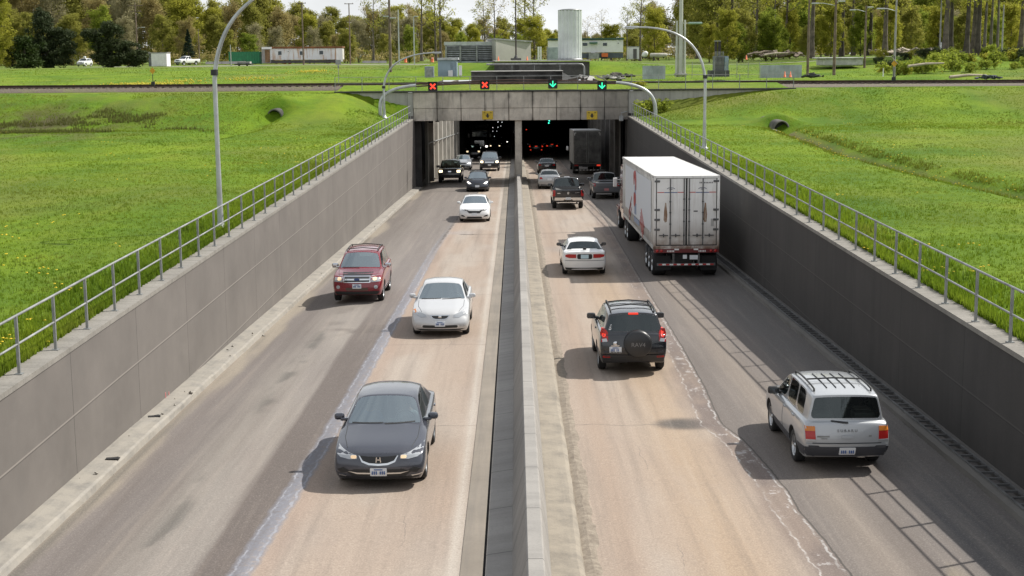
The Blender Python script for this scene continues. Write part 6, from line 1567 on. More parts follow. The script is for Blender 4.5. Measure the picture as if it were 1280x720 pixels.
# barrels, cones, barriers
M_or_ = dirty('barrel_orange', (.72,.15,.035), .6, 0, .15, 4)
def barrel_mesh():
    b = MB(); b.lathe([(.0, 0), (.34, 0), (.34, .10), (.29, .12), (.285, .40), (.27, .42), (.265, .68), (.25, .70), (.245, .92), (.20, 1.0), (0, 1.02)], None, 16); return b.mesh('drum', [M_or_])
def band_mesh():
    b = MB()
    for z in (.24, .55, .80): b.lathe([(.292-.045*z/.9, z), (.288-.045*z/.9, z+.09)], None, 16)
    return b.mesh('stripe', [M_ref_w])
bm_, sm_ = barrel_mesh(), band_mesh()
for px, py, lb in ((334, 79, 'orange traffic barrel left of the site trailer, outer one of the left pair'), (338, 79.2, 'orange traffic barrel left of the site trailer, inner one of the left pair'), (356.2, 80, 'shorter orange barrel in front of the rusty trailer, left of the middle pair'), (362.2, 80, 'taller orange barrel in front of the rusty trailer, right of the middle pair'), (412, 79, 'orange barrel at the right end of the rusty site trailer'), (419, 79, 'orange barrel just right of the rusty site trailer'), (468.5, 89.6, 'orange barrel alone on the open grass'), (507, 78.3, 'orange barrel on the grass edge between the thin lamp posts'), (540.5, 78, 'orange barrel just left of the louvred building')):
    Y = 230 if py > 85 else 285; p = at(px, py, Y); s = thing('traffic_barrel', lb, 'traffic barrel', p, None, 'orange barrels round the construction yard'); s.scale = (Y/285*1.0,)*3; link('drum', bm_, s); link('stripe', sm_, s)
cone = MB(); cone.lathe([(.0, .95), (.04, .95), (.2, .06), (.26, .05), (.26, 0), (0, 0)], None, 14)
cme = cone.mesh('cone', [M_or_])
for px, py, Y, lb in ((933, 74.5, 180, 'orange cone on the path in front of the right wood'), (623, 76, 180, 'orange cone at the left foot of the beige shed'), (659, 76, 178, 'orange cone at the right foot of the beige shed'), (981, 96.5, 144, 'orange cone in front of the right corrugated screen, left one'), (988, 96.5, 144, 'orange cone in front of the right corrugated screen, right one')):
    s = thing('traffic_cone', lb, 'traffic cone', at(px, py, Y), None, 'orange cones beyond the railway'); s.scale = (.62,)*3; link('cone', cme, s)
jb = MB(); jb.prism([(-1.5, -.3, 0), (1.5, -.3, 0), (1.5, -.22, .25), (1.5, -.1, .8), (-1.5, -.1, .8), (-1.5, -.22, .25)], (0, .02, 0)); jb.prism([(-1.5, -.3, 0), (-1.5, .3, 0), (-1.5, .1, .8), (-1.5, -.1, .8)], (3.0, 0, 0))
jme = jb.mesh('concrete_barrier', [M_cl])
for i, (px, py) in enumerate(((262, 80.2), (272, 80.0), (282, 79.8), (292, 79.8), (302, 79.6), (458, 79), (468, 79), (478, 79))):
    o = link('concrete_barrier', jme, None, at(px, py, 280)); o.scale = (.5, 1, .6)
    tag(o, 'white concrete block barrier in the row before the green container' if i < 5 else 'white concrete block barrier on the grass edge right of the rusty trailer', 'barrier', 'white barriers by the green container' if i < 5 else 'white barriers right of the rusty trailer')
# green container, rusty trailer, white container
gc = thing('shipping_container', 'green shipping container at the left end of the rusty site trailer', 'container', (0, 0, 0))
a = at(286, 80, 286); c = at(326, 64.5, 286); b = MB(); b.box(((a.x+c.x)/2, 287.3, (a.z+c.z)/2), (c.x-a.x, 2.4, c.z-a.z), bev=.02); b.build('box', dirty('container_green', (.012,.17,.065), .5, 0, .2, .6), gc)
corrug(a.x+.1, c.x-.1, a.z+.12, c.z-.12, 286.06, .4, .06).build('side_panel', dirty('container_green2', (.014,.20,.075), .5, 0, .2, .8), gc)
fbox(gc, 'rear_post', 325, 326.4, 64.4, 80, 285.9, .2, dirty('container_green3', (.02,.12,.06), .5))
tr = thing('site_trailer', 'long white site trailer with a rusty roof edge and streaks', 'trailer', (0, 0, 0))
M_tr = NT('trailer_rusty'); t = M_tr; v = t.obj(); n1 = t.noise(v, 1, 5, .7, (1.2, 1, .12)); n2 = t.noise(v, .6, 4)
c_ = t.mix(t.ramp(n1, .50, .62), (.70,.71,.72), (.42,.22,.09)); c_ = t.mix(t.math('MULTIPLY', t.ramp(n2, .4, .7), .25), c_, (.45,.45,.46)); t.set(c_, .6); M_tr = t.m
fbox(tr, 'wall', 338, 427.5, 60, 75, 284, 3.2, M_tr); fbox(tr, 'roof', 337.5, 428, 57.8, 60.9, 283.8, 3.8, dirty('roof_rust', (.30,.13,.055), .9, 0, .5, .3)); fbox(tr, 'skirt', 340, 424, 75, 79, 284.2, 3, plain('skirt_dark', (.09,.085,.08), .8)); fbox(tr, 'end_wall', 327.5, 338.5, 60.5, 79, 284.05, 3.1, dirty('end_grey', (.36,.35,.33), .7)); fbox(tr, 'end_door', 331.5, 337, 62, 78, 283.98, .1, dirty('end_rust', (.33,.20,.10), .8, 0, .5, 1)); fbox(tr, 'end_roof', 327, 339.5, 58.8, 61.5, 283.6, 3.6, M_white)
fbox(tr, 'end_panel', 420.5, 428, 59.6, 77, 283.9, .15, M_white)
for x0, x1, y0, y1 in ((347, 352.5, 63.3, 69.5), (359, 361.5, 62.8, 65.3), (374, 378.5, 63.3, 69.5), (398.5, 404.5, 62.8, 68.8)):
    w_ = fbox(tr, 'window', x0, x1, y0, y1, 283.92, .08, M_white); fbox(w_, 'pane', x0+.7, x1-.7, y0+.7, y1-.7, 283.88, .05, M_darkglass)
wk = thing('storage_container', 'white ribbed storage container right of the left dark tree', 'container', (0, 0, 0)); fbox(wk, 'box', 189.5, 208, 66.3, 83, 275, 3, M_white); fbox(wk, 'open_side', 186, 193.5, 66.8, 83, 275.2, 2.5, dirty('side_dark', (.16,.17,.17), .8)); fbox(wk, 'roof', 186, 208.5, 65.4, 66.6, 274.9, 3.2, M_galv)
corrug(at(194, 82, 274.9).x, at(207.5, 82, 274.9).x, at(200, 82.4, 274.9).z, at(200, 67, 274.9).z, 274.93, .45, .06).build('door_panel', M_white, wk)
fb = thing('flatbed_trailer', 'low dark flatbed trailer in the yard beside the green container', 'trailer', (0, 0, 0)); fbox(fb, 'deck', 293, 314, 79.5, 81.2, 268, 2.4, M_dark); fbox(fb, 'load', 297, 312, 77, 79.6, 268.2, 2, M_cl)
for x in (299, 309): q = at(x, 82.5, 268); ty, rm_ = wheel_meshes(.40, .25, 'truck'); w_ = link('wheel', ty, fb, (q.x, 268, q.z+.2)); w_.rotation_euler = (0, 0, PI/2); 
# poles
def upole(lb, px, yb, yt, Y, r=.14, arms=(), col=None, lamp=None, nm='utility_pole', cat='utility pole', lean=0):
    p = at(px, yb, Y); h = (at(px, yt, Y)-p).z; root = thing(nm, lb, cat, p)
    b = MB(); b.tube([(0, 0, -.3), (lean*.5, 0, h*.5), (lean, 0, h)], [r, r*.85, r*.65], 9); b.build('pole', col or M_wood, root)
    for z, w_ in arms: b = MB(); b.box((lean*z/h, 0, z), (w_, .1, .12)); [b.lathe([(0, 0), (.05, 0), (.05, .14), (0, .16)], Matrix.Translation((sx*w_*.42, 0, z+.05)), 6) for sx in (-1, 1)]; b.build('crossarm', M_wood, root)
    if lamp:
        for (dx, z) in lamp:
            b = MB(); b.tube([(lean*z/h, 0, z), (dx*.7, 0, z+.25), (dx, 0, z+.25)], .04, 6); b.build('arm', M_alu, root); b = MB(); b.box((dx*1.15, 0, z+.24), (.75, .3, .14), bev=.05); b.build('lamp_head', M_alu, root)
    return root
M_wood = dirty('pole_wood', (.22,.165,.125), .9, 0, .35, 2); M_gp = dirty('pole_grey', (.36,.35,.34), .7, 0, .2, 2)
upole('wooden utility pole with two crossarms rising from the right dark tree', 171.5, 60, 3, 285, .16, ((8.3, 3.0), (7.2, 2.4)), lamp=((1.2, 3.8),))
upole('wooden utility pole in front of the rusty site trailer', 379.5, 80, 3, 275, .17, ((11.5, 1.6),))
upole('wooden utility pole with a transformer right of the rusty site trailer', 438, 79.5, 4, 282, .15, ((11.6, 1.8), (8.2, 1.2)))
upole('thick tall utility pole with bracketed lamps left of the bridge', 488.3, 95.5, -8, 170, .19, (), lamp=((-.35, 6.8), (.35, 6.6)))
upole('slim plain grey steel pole right of the thick utility pole', 499, 78, 12, 230, .13, (), M_alu)
upole('slim grey street lamp with a short bent head in the middle of the left yard', 518, 78, 21, 235, .12, (), M_alu, ((.35, 7.2),), 'street_lamp', 'street lamp')
upole('thin pale wooden pole in the yard left of the left tall lamp', 249.5, 77, 36, 300, .13)
upole('short white marker post beside the green container', 289, 83, 56, 262, .10, (), M_alu, None, 'marker_post', 'post')
upole('brown wooden pole left of the pale slab in front of the right wood', 1009.5, 91, -5, 150, .15)
upole('brown wooden pole with a double lamp arm near the pale slab', 1042.5, 90.5, -5, 150, .17, (), None, ((-1.9, 6.9), (.5, 7.1)))
upole('grey wooden pole with a lamp arm, second from the pale slab', 1080.5, 84.5, 7, 172, .15, (), None, ((-1.4, 6.6), (.4, 6.9)))
upole('tall grey pole behind the right yellow switch stand', 1117.3, 98, -6, 138, .12, (), M_gp, ((-1.3, 6.4),))
upole('slim light pole beside the thickest trunk of the right wood', 1174.5, 66, -5, 190, .13, (), M_gp)
upole('short white pipe marker at the foot of the thickest trunk', 1176, 66.5, 53, 186, .12, (), M_white, None, 'marker_post', 'post')
upole('grey pole with a small dark box at the right edge of the wood', 1252, 68, 6, 185, .12, (), M_gp)
upole('thin leaning post on the right-hand slope', 1104, 92, 85, 150, .06, (), M_white, None, 'marker_post', 'post')
# railway switch stands and a small sign
for px, yb, yt, yd, Y, lb in ((191.5, 107.5, 84, 88.5, 117.8, 'yellow diamond switch stand beside the track on the left lawn'), (1117, 101.5, 70, 79.5, 116.3, 'yellow diamond switch stand beside the track on the right')):
    p = at(px, yb, Y); s = thing('switch_stand', lb, 'railway signal', p); h = at(px, yt, Y).z-p.z; zd = at(px, yd, Y).z-p.z
    b = MB(); b.tube([(0, 0, 0), (0, 0, h)], .03, 8); b.build('rod', M_black, s); b = MB(); b.box((0, 0, .18), (.3, .25, .36), bev=.05); b.tube([(0, 0, .3), (.28, -.05, .5)], .03, 6); b.build('base', M_black, s)
    b = MB(); b.prism([(0, -.035, zd+.28), (.24, -.035, zd), (0, -.035, zd-.28), (-.24, -.035, zd)], (0, .02, 0)); b.build('target', dirty('target_yellow', (.66,.35,.02), .5, 0, .2, 4), s)
    if px > 1000: b = MB(); b.tube([(-.28, -.06, h*.98), (.32, -.06, zd-.06)], .025, 6); b.build('lever', M_logp, s)
p = at(423.5, 104, 122); s = thing('track_sign', 'small grey sign on a thin post beside the left end of the bridge railing', 'sign', p); h = at(423.5, 75, 122).z-p.z
b = MB(); b.tube([(0, 0, 0), (0, 0, h)], .025, 8); b.build('post', M_galv, s); b = MB(); b.box((0, -.03, h-.18), (.46, .02, .40), bev=.008); b.box((0, -.03, h-.56), (.14, .02, .22), bev=.008); b.build('sign_panel', M_galv, s)
# ------------------------------------------------------------------ foliage
def leaf_mat(name, c0, c1, trans=.64):
    t = NT(name); a = t.attr('tint').outputs['Fac']; oi = t.add('ShaderNodeObjectInfo')
    f = t.math('ADD', t.math('MULTIPLY', a, .7), t.math('MULTIPLY', oi.outputs['Random'], .35))
    c = t.mix(f, c0, c1); t.set(c, .7, spec=.15)
    tr = t.add('ShaderNodeBsdfTranslucent'); t.link(c, tr.inputs[0]); mx = t.add('ShaderNodeMixShader'); mx.inputs[0].default_value = trans
    t.link(t.b.outputs[0], mx.inputs[1]); t.link(tr.outputs[0], mx.inputs[2]); t.link(mx.outputs[0], t.out.inputs['Surface']); return t.m
def leaves(name, cent, rad, n_per, size, mat, seed, flat=1.0, shell=.55, up=.3, aspect=.7):
    """leaf faces spread through clumps: cent (k, 3), rad (k, 3)"""
    r = np.random.RandomState(seed); k = len(cent); n = k*n_per
    ci = np.repeat(np.arange(k), n_per)
    d = r.normal(size=(n, 3)); d /= np.linalg.norm(d, axis=1)[:, None]
    rr = (shell+(1-shell)*r.rand(n))*np.where(r.rand(n) < .25, r.rand(n), 1)
    p = np.asarray(cent)[ci]+d*rr[:, None]*np.asarray(rad)[ci]*np.array([1, 1, flat])
    nr = d*.6+r.normal(size=(n, 3))*.6+np.array([0, 0, up]); nr /= np.linalg.norm(nr, axis=1)[:, None]
    u = np.cross(nr, r.normal(size=(n, 3))); u /= np.linalg.norm(u, axis=1)[:, None]; v = np.cross(nr, u)
    s = size*(.55+.9*r.rand(n))[:, None]
    q = np.stack([p-u*s, p+v*s*aspect*.6-u*s*.1, p+u*s, p-v*s*aspect*.6+u*s*.1], 1).reshape(-1, 3)
    me = bpy.data.meshes.new(name); me.vertices.add(4*n); me.vertices.foreach_set('co', q.astype(np.float32).ravel())
    me.loops.add(4*n); me.loops.foreach_set('vertex_index', np.arange(4*n, dtype=np.int32))
    me.polygons.add(n); me.polygons.foreach_set('loop_start', np.arange(0, 4*n, 4, dtype=np.int32))
    clump = r.rand(k)[ci]
    tint = np.clip(.25*r.rand(n)+.6*clump+.15*(d[:, 2]*.5+.5), 0, 1)
    a = me.attributes.new('tint', 'FLOAT', 'POINT'); a.data.foreach_set('value', np.repeat(tint, 4).astype(np.float32))
    me.materials.append(mat); me.update(calc_edges=True); return me
def trunk_mesh(name, H, r0, rg, limbs, mat, fork=.45, lean=.03, spread=.35, top=.95):
    """tapered, slightly bent trunk with limbs; returns mesh and limb ends"""
    b = MB(); lx, ly = rg.uniform(-lean, lean)*H, rg.uniform(-lean, lean)*H
    def tp(t): return Vector((lx*t*t+.03*H*math.sin(3*t+lx)*.3, ly*t*t, H*top*t))
    pts = [tp(k/10) for k in range(11)]; rs = [r0*(1.35 if k == 0 else 1)*(1-.86*(k/10)**.9) for k in range(11)]
    b.tube([Vector((0, 0, -.4))]+pts, [r0*1.5]+rs, 9); ends = []
    for i in range(limbs):
        t = fork+(1-fork)*(i+.5*rg.random())/limbs; p = tp(t); a = i*2.4+rg.random()*.9; L = H*spread*(1.05-t*.65)*rg.uniform(.7, 1.2)
        rise = rg.uniform(.35, .95)
        e = p+Vector((math.cos(a)*L*.75, math.sin(a)*L*.75, L*rise)); m_ = p.lerp(e, .5)+Vector((0, 0, -L*.08))
        rr = r0*(1-.86*t**.9)*.55
        b.tube([p, m_, e], [rr, rr*.6, rr*.2], 6); ends += [m_.lerp(e, .4), e]
        for q in range(3):
            a2 = a+rg.uniform(-1.1, 1.1); s_ = p.lerp(e, .45+.2*q); e2 = s_+Vector((math.cos(a2)*L*.35, math.sin(a2)*L*.35, L*rg.uniform(.1, .5))); b.tube([s_, e2], [rr*.4, rr*.1], 5); ends.append(e2)
    return b.mesh(name, [mat]), ends
M_bark = dirty('bark', (.17,.14,.112), .95, 0, .45, 1.5); M_barkl = dirty('bark_pale', (.20,.175,.145), .95, 0, .4, 1.2); M_barkd = dirty('bark_dark', (.10,.084,.068), .95, 0, .4, 1.5)
LM = {'olive': leaf_mat('leaf_olive', (.21,.215,.045), (.36,.345,.075)), 'yellow': leaf_mat('leaf_yellow', (.255,.265,.036), (.42,.40,.062)), 'brown': leaf_mat('leaf_brown', (.265,.22,.092), (.40,.335,.14)), 'fresh': leaf_mat('leaf_fresh', (.17,.225,.03), (.33,.37,.055)), 'dark': leaf_mat('leaf_dark', (.026,.040,.018), (.065,.082,.032), .2), 'conifer': leaf_mat('leaf_conifer', (.012,.024,.014), (.028,.046,.024), .08), 'grey': leaf_mat('leaf_grey', (.24,.225,.125), (.35,.32,.18))}
PROTO = {}
def tree_proto(key, H, r0, limbs, leafm, seed, n_per, size, crad, barkm=None, fork=.3, spread=.34, extra=0, flat=.9, shell=.5, trunk=True, base_h=0, width=None, top=.95, lean=.03):
    rg = random.Random(seed); tm, ends = trunk_mesh('trunk', H, r0, rg, limbs, barkm or M_bark, fork, lean, spread, top)
    C = [tuple(e) for e in ends]
    for i in range(extra):
        t = fork*.8+(1-fork*.8)*rg.random(); a = rg.random()*2*PI; q = (width or H*.22)*rg.random()**.5*(math.sin(PI*min(1, max(.12, (t-fork*.5)/(1.02-fork*.5)))**.8)+.15)
        C.append((math.cos(a)*q, math.sin(a)*q, base_h+H*t))
    rad = [(crad*rg.uniform(.6, 1.35),)*3 for _ in C]
    PROTO[key] = (tm, leaves('crown', np.array(C), np.array(rad), n_per, size, leafm, seed, flat, shell))
tree_proto('olive1', 16, .26, 15, LM['olive'], 1, 105, .22, 1.25, extra=66, fork=.16)
tree_proto('olive2', 15, .24, 14, LM['olive'], 2, 105, .22, 1.3, extra=60, fork=.14, width=3.8)
tree_proto('yellow1', 15, .24, 14, LM['yellow'], 3, 100, .21, 1.2, extra=60, fork=.14)
tree_proto('brown1', 16, .25, 16, LM['brown'], 4, 90, .19, 1.3, extra=60, fork=.14)
tree_proto('brown2', 15, .22, 16, LM['grey'], 5, 84, .18, 1.3, extra=54, fork=.2, barkm=M_barkl)
tree_proto('fresh1', 13, .2, 12, LM['fresh'], 6, 100, .21, 1.15, extra=54, fork=.10)
tree_proto('sparse1', 19, .30, 15, LM['olive'], 7, 16, .22, 1.2, fork=.34, spread=.30)
tree_proto('sparse2', 20, .32, 16, LM['yellow'], 8, 16, .22, 1.3, fork=.38, spread=.28)
tree_proto('bare', 15, .2, 16, LM['brown'], 9, 9, .16, 1.1, fork=.25, spread=.34)
tree_proto('cotton1', 24, .55, 16, LM['yellow'], 10, 44, .26, 1.7, fork=.36, spread=.34, extra=26, width=5, barkm=M_bark)
tree_proto('cotton2', 24, .48, 15, LM['olive'], 11, 44, .26, 1.7, fork=.40, spread=.32, extra=26, width=5, barkm=M_barkd)
tree_proto('pale_trunk', 22, .30, 13, LM['yellow'], 12, 34, .24, 1.5, fork=.45, spread=.28, barkm=M_barkl, lean=.08)
# broad dark evergreens on the left
def dark_tree(key, seed, lobes):
    rg = random.Random(seed); b = MB(); b.tube([(0, 0, -.3), (.2, 0, 1.5), (.1, .1, 3.5)], [.35, .28, .12], 9); C, Rd = [], []
    for (x, y, z, r) in lobes:
        b.tube([(.15, 0, 1.2), (x*.5, y*.5, z*.6), (x, y, z)], [.16, .1, .03], 6)
        for i in range(24):
            d = Vector((rg.gauss(0, 1), rg.gauss(0, 1), rg.gauss(0, .7))).normalized()*r*rg.uniform(.35, 1.08); C.append((x+d.x, y+d.y, max(.5, z+d.z))); Rd.append((rg.uniform(.5, 1.0),)*3)
    PROTO[key] = (b.mesh('trunk', [M_barkd]), leaves('crown', np.array(C), np.array(Rd), 100, .18, LM['dark'], seed, .8, .35))
dark_tree('dark1', 21, [(-1.2, 0, 4.2, 2.2), (1.2, .3, 5.2, 2.2), (0, -.4, 6.9, 1.9), (3.4, 0, 3.6, 1.8), (3.0, .4, 5.2, 1.5), (2.4, -.5, 1.8, 1.7), (-1.4, -.3, 1.8, 1.6), (-.4, .2, 8.2, 1.0), (.6, -.6, 1.4, 1.8), (-2.8, 0, 1.5, 1.5), (.4, -.3, 3.4, 1.8)])
dark_tree('dark2', 22, [(-1.6, 0, 5.4, 1.9), (.6, 0, 6.4, 1.9), (1.8, .2, 4.0, 2.1), (-1.4, -.2, 2.6, 1.9), (3.6, 0, 2.6, 1.7), (4.3, .2, 1.6, 1.4), (1.2, -.5, 1.8, 1.7), (-3.0, 0, 6.2, .9), (.2, .1, 7.6, 1.0), (-.4, -.5, 1.3, 1.7), (3.0, -.3, 1.2, 1.5), (.4, -.2, 3.6, 1.8)])
rg = random.Random(31); C = [(rg.gauss(0, 1.2), rg.gauss(0, 1.0), rg.uniform(.5, 5.4)) for _ in range(70)]
C = [(x*(1.25-.12*z), y*(1.25-.12*z), z) for x, y, z in C]
b = MB(); b.tube([(0, 0, -.2), (0, 0, 4)], [.3, .1], 8); lv_w = leaf_mat('leaf_weeping', (.012,.024,.007), (.055,.085,.018), .1)
PROTO['weeping'] = (b.mesh('trunk', [M_barkd]), leaves('crown', np.array(C), np.array([(.7, .7, .95)]*70), 80, .18, lv_w, 31, 1.0, .4))
rg = random.Random(33); C, Rd = [], []
for k in range(26): 
    z = 1+k*.42; 
    for q in range(4): a = rg.random()*6.3; w_ = (12-z)*.22; C.append((math.cos(a)*w_*.6, math.sin(a)*w_*.6, z)); Rd.append((w_*.5, w_*.5, .35))
b = MB(); b.tube([(0, 0, -.2), (0, 0, 11.6)], [.25, .04], 8); PROTO['conifer'] = (b.mesh('trunk', [M_barkd]), leaves('crown', np.array(C), np.array(Rd), 34, .24, LM['conifer'], 33, 1, .4))
for key, n, R_, lm, sd, sz_ in (('bush1', 16, .75, LM['fresh'], 41, .15), ('bush2', 14, .7, LM['yellow'], 42, .15), ('bush3', 14, .7, LM['dark'], 43, .14)):
    rg = random.Random(sd); C = [(rg.gauss(0, .8), rg.gauss(0, .6), rg.uniform(.3, 1.3)) for _ in range(n)]
    b = MB(); [b.tube([(0, 0, -.1), (c_[0]*.6, c_[1]*.6, c_[2]*.8)], [.04, .012], 5) for c_ in C[:8]]
    PROTO[key] = (b.mesh('stem', [M_bark]), leaves('foliage', np.array(C), np.array([(R_*.75,)*3]*n), 60, sz_, lm, sd, .8, .3))
def plant(key, nm, lb, cat, loc, sc=1, rz_=None, grp=None, sz=None):
    tm, cm = PROTO[key]; root = thing(nm, lb, cat, loc, rnd.random()*6.28 if rz_ is None else rz_, grp); root.scale = (sc, sc, sz or sc)
    link('trunk' if 'bush' not in key else 'stem', tm, root); link('crown' if 'bush' not in key else 'foliage', cm, root); return root
# the far wood: rows of separate trees; the tops follow the skyline of the photograph
def sky_y(px): return np.interp(px, [-60, 0, 120, 220, 245, 290, 330, 360, 420, 445, 470, 520, 560, 600, 650, 690, 740, 780, 800, 830, 900, 1300], [-45, -45, -30, -22, 2, -8, -12, 6, 14, 10, 8, 10, 18, 24, 26, 30, 44, 34, 20, -10, -35, -40])
gdesc = {'olive1': 'olive green spring tree massed in the far wood', 'olive2': 'rounded olive green tree massed in the far wood', 'yellow1': 'yellow-green spring tree massed in the far wood', 'brown1': 'brown budding tree massed in the far wood', 'brown2': 'grey-brown half-bare tree massed in the far wood', 'fresh1': 'low fresh green tree at the foot of the far wood'}
rows_ = [(430, 6.2, 1.0, 0), (402, 6.6, .97, 1), (374, 6.6, .86, 2), (352, 7.0, .62, 3)]
rt_ = random.Random(5)
for Y, stp, hk, rowi in rows_:
    x = at(-50, 80, Y).x; xe = at(1330, 70, Y).x
    while x < xe:
        px = 640+(x/Y)*1790; zt_ = at(px, float(sky_y(px)), Y).z; zb_ = 6.0
        if px > 830 and rowi < 2: x += stp*1.1; 
        hh = max(6.5, (zt_-zb_)*hk*rt_.uniform(.84, 1.06))
        w = [('olive1', 3), ('olive2', 3), ('yellow1', 2), ('brown1', 2.4), ('brown2', 1.6)] if px < 560 else [('olive1', 2.5), ('olive2', 2), ('yellow1', 2.5), ('brown2', 1), ('brown1', .8)]
        if px > 860: w = [('fresh1', 2.2), ('olive2', 2), ('yellow1', 1.6), ('olive1', 2)]
        if 565 < px < 800: w = [('yellow1', 2), ('olive1', 1), ('brown2', 2), ('brown1', 1)]
        if rowi == 3: w = [('fresh1', 1.4), ('brown2', 1.4), ('olive2', 1.6), ('brown1', 1)]
        tot = sum(q for _, q in w); u = rt_.random()*tot
        for key, q in w:
            u -= q
            if u <= 0: break
        H0 = {'olive1': 16, 'olive2': 15, 'yellow1': 15, 'brown1': 16, 'brown2': 15, 'fresh1': 13}[key]
        s_ = hh/H0
        plant(key, 'deciduous_tree', gdesc[key], 'tree', (x+rt_.uniform(-1.5, 1.5), Y+rt_.uniform(-6, 6), zb_-.3), min(s_, 1.25)*rt_.uniform(.95, 1.15), rt_.random()*6.28, 'trees of the far wood', s_)
        x += stp*rt_.uniform(.75, 1.25)
# undergrowth that closes the foot of the wood
for k_, (y0_, lm_, sd_) in enumerate(((345, 'brown', 51), (385, 'olive', 52), (445, 'grey', 53))):
    rg = random.Random(sd_); C = []; x_ = at(-60, 80, y0_).x; xe = at(1340, 70, y0_).x; R0_ = []
    while x_ < xe:
        hh = rg.uniform(2.0, 4.4)+(2.5 if k_ == 2 else 0)
        for q in range(5): C.append((x_+rg.gauss(0, 1.4), y0_+rg.uniform(-4, 4), 6.0+hh*rg.uniform(.15, .9))); R0_.append((1.3, 1.3, 1.1))
        x_ += 1.9
    struct(link('undergrowth', leaves('undergrowth', np.array(C), np.array(R0_), 30, .26, LM[lm_], sd_, .9, .3)), 'stuff')
# single trees that stand out
def tree_at(key, lb, px, yb, Y, ytop, nm='deciduous_tree', sxy=None, rzz=None, grp=None):
    H0 = {'sparse1': 19, 'sparse2': 20, 'bare': 15, 'cotton1': 24, 'cotton2': 24, 'pale_trunk': 22, 'yellow1': 15, 'fresh1': 13, 'olive1': 16, 'olive2': 15, 'brown2': 15, 'dark1': 9, 'dark2': 8.4, 'weeping': 6, 'conifer': 12}[key]
    p = at(px, yb, Y); h = at(px, ytop, Y).z-p.z; s = h/H0; return plant(key, nm, lb, 'tree', p, sxy or s, rzz, grp, s)
tree_at('yellow1', 'bright yellow-green tree at the very left edge of the picture', -6, 92, 235, -18, sxy=.9)
tree_at('dark1', 'broad dark evergreen left of the white service vehicle', 58, 86, 245, 14, 'evergreen_tree', 1.05, 0)
tree_at('weeping', 'dark rounded weeping tree in front of the left evergreen', 32, 88, 238, 44, 'evergreen_tree', 1.25, 0)
tree_at('dark2', 'broad dark evergreen right of the white service vehicle', 139, 84, 245, 27, 'evergreen_tree', 1.15, 0)
tree_at('conifer', 'narrow dark conifer in the far wood above the white pickup', 236, 74, 335, 36, 'conifer_tree', .8)
tree_at('fresh1', 'small bright yellow-green tree behind the green container', 312, 72, 300, 44, sxy=.55)
for px, yt, key, lb in ((467, -20, 'sparse1', 'tall sparse tree behind the thick utility pole'), (527, -40, 'sparse2', 'tall sparse tree right of the thin bent street lamp'), (545, -30, 'sparse1', 'tall sparse tree, left one of the close pair before the louvred building'), (551, -45, 'sparse2', 'tall sparse tree, right one of the close pair before the louvred building'), (606, -8, 'sparse1', 'tall sparse tree above the louvred building'), (618, -25, 'bare', 'thin half-bare tree above the beige shed'), (657, -40, 'sparse2', 'tall yellow-green tree left of the ribbed cylinder'), (668, -30, 'sparse1', 'tall forked tree just left of the ribbed cylinder'), (735, 22, 'bare', 'half-bare tree directly right of the ribbed cylinder'), (752, 14, 'bare', 'pale half-bare tree above the site office'), (800, -28, 'sparse2', 'tall tree with a spreading crown right of the site office'), (784, 6, 'sparse1', 'tall leafy tree at the right end of the site office')):
    tree_at(key, lb, px, 74, 315+(px % 7)*3, yt)
tree_at('yellow1', 'dense yellow-green tree between the beige shed and the cylinder', 668, 75, 300, 22, sxy=.75)
tree_at('yellow1', 'yellow budding tree behind the tower pole', 818, 74, 305, 12)
tree_at('yellow1', 'low olive tree behind the right end of the site office', 764, 74, 320, 32, sxy=.8)
for px, yt, key, lb, Y, yb in ((872, -60, 'olive1', 'dense green tree right of the tower pole', 275, 70), (895, -70, 'olive2', 'dense green tree behind the generator stacks', 262, 70), (913, -110, 'cotton2', 'tall cottonwood with a straight trunk right of the generator', 235, 70), (945, -70, 'sparse1', 'slim tree among the wood left of the first brown pole', 250, 69), (968, -60, 'pale_trunk', 'leaning slim tree beside the brush pile', 240, 69), (982, -80, 'sparse2', 'tall slim tree left of the first brown pole', 245, 69), (1014, -120, 'cotton1', 'thick cottonwood just right of the first brown pole', 215, 69.5), (1034, -80, 'sparse1', 'slim tree left of the double lamp pole', 255, 68), (1052, -110, 'cotton2', 'tall dark-trunked tree behind the double lamp pole', 235, 68), (1066, -90, 'sparse2', 'slim tree between the two lamp poles', 250, 68), (1087, -100, 'cotton2', 'dark-trunked tree behind the second lamp pole', 232, 67.5), (1106, -120, 'cotton1', 'thick cottonwood left of the tall grey pole', 215, 67.5), (1181, -130, 'cotton1', 'thickest cottonwood of the right wood', 186, 66), (1188, -110, 'cotton2', 'dark cottonwood close behind the thickest one', 200, 65.5), (1208, -130, 'cotton2', 'left trunk of the cottonwood clump at the right', 188, 66), (1216, -120, 'cotton1', 'middle trunk of the cottonwood clump at the right', 194, 66), (1222, -130, 'cotton2', 'right trunk of the cottonwood clump at the right', 190, 66), (1230, -100, 'pale_trunk', 'pale slender trunk right of the cottonwood clump', 192, 66), (1238, -100, 'pale_trunk', 'second pale slender trunk right of the cottonwood clump', 200, 65.5), (1246, -90, 'pale_trunk', 'leaning pale trunk near the right edge', 195, 66), (1275, -110, 'cotton1', 'yellow-green cottonwood at the right edge of the picture', 210, 65)):
    tree_at(key, lb, px, yb, Y, yt, sxy=.75 if key in ('cotton1', 'cotton2') else None)
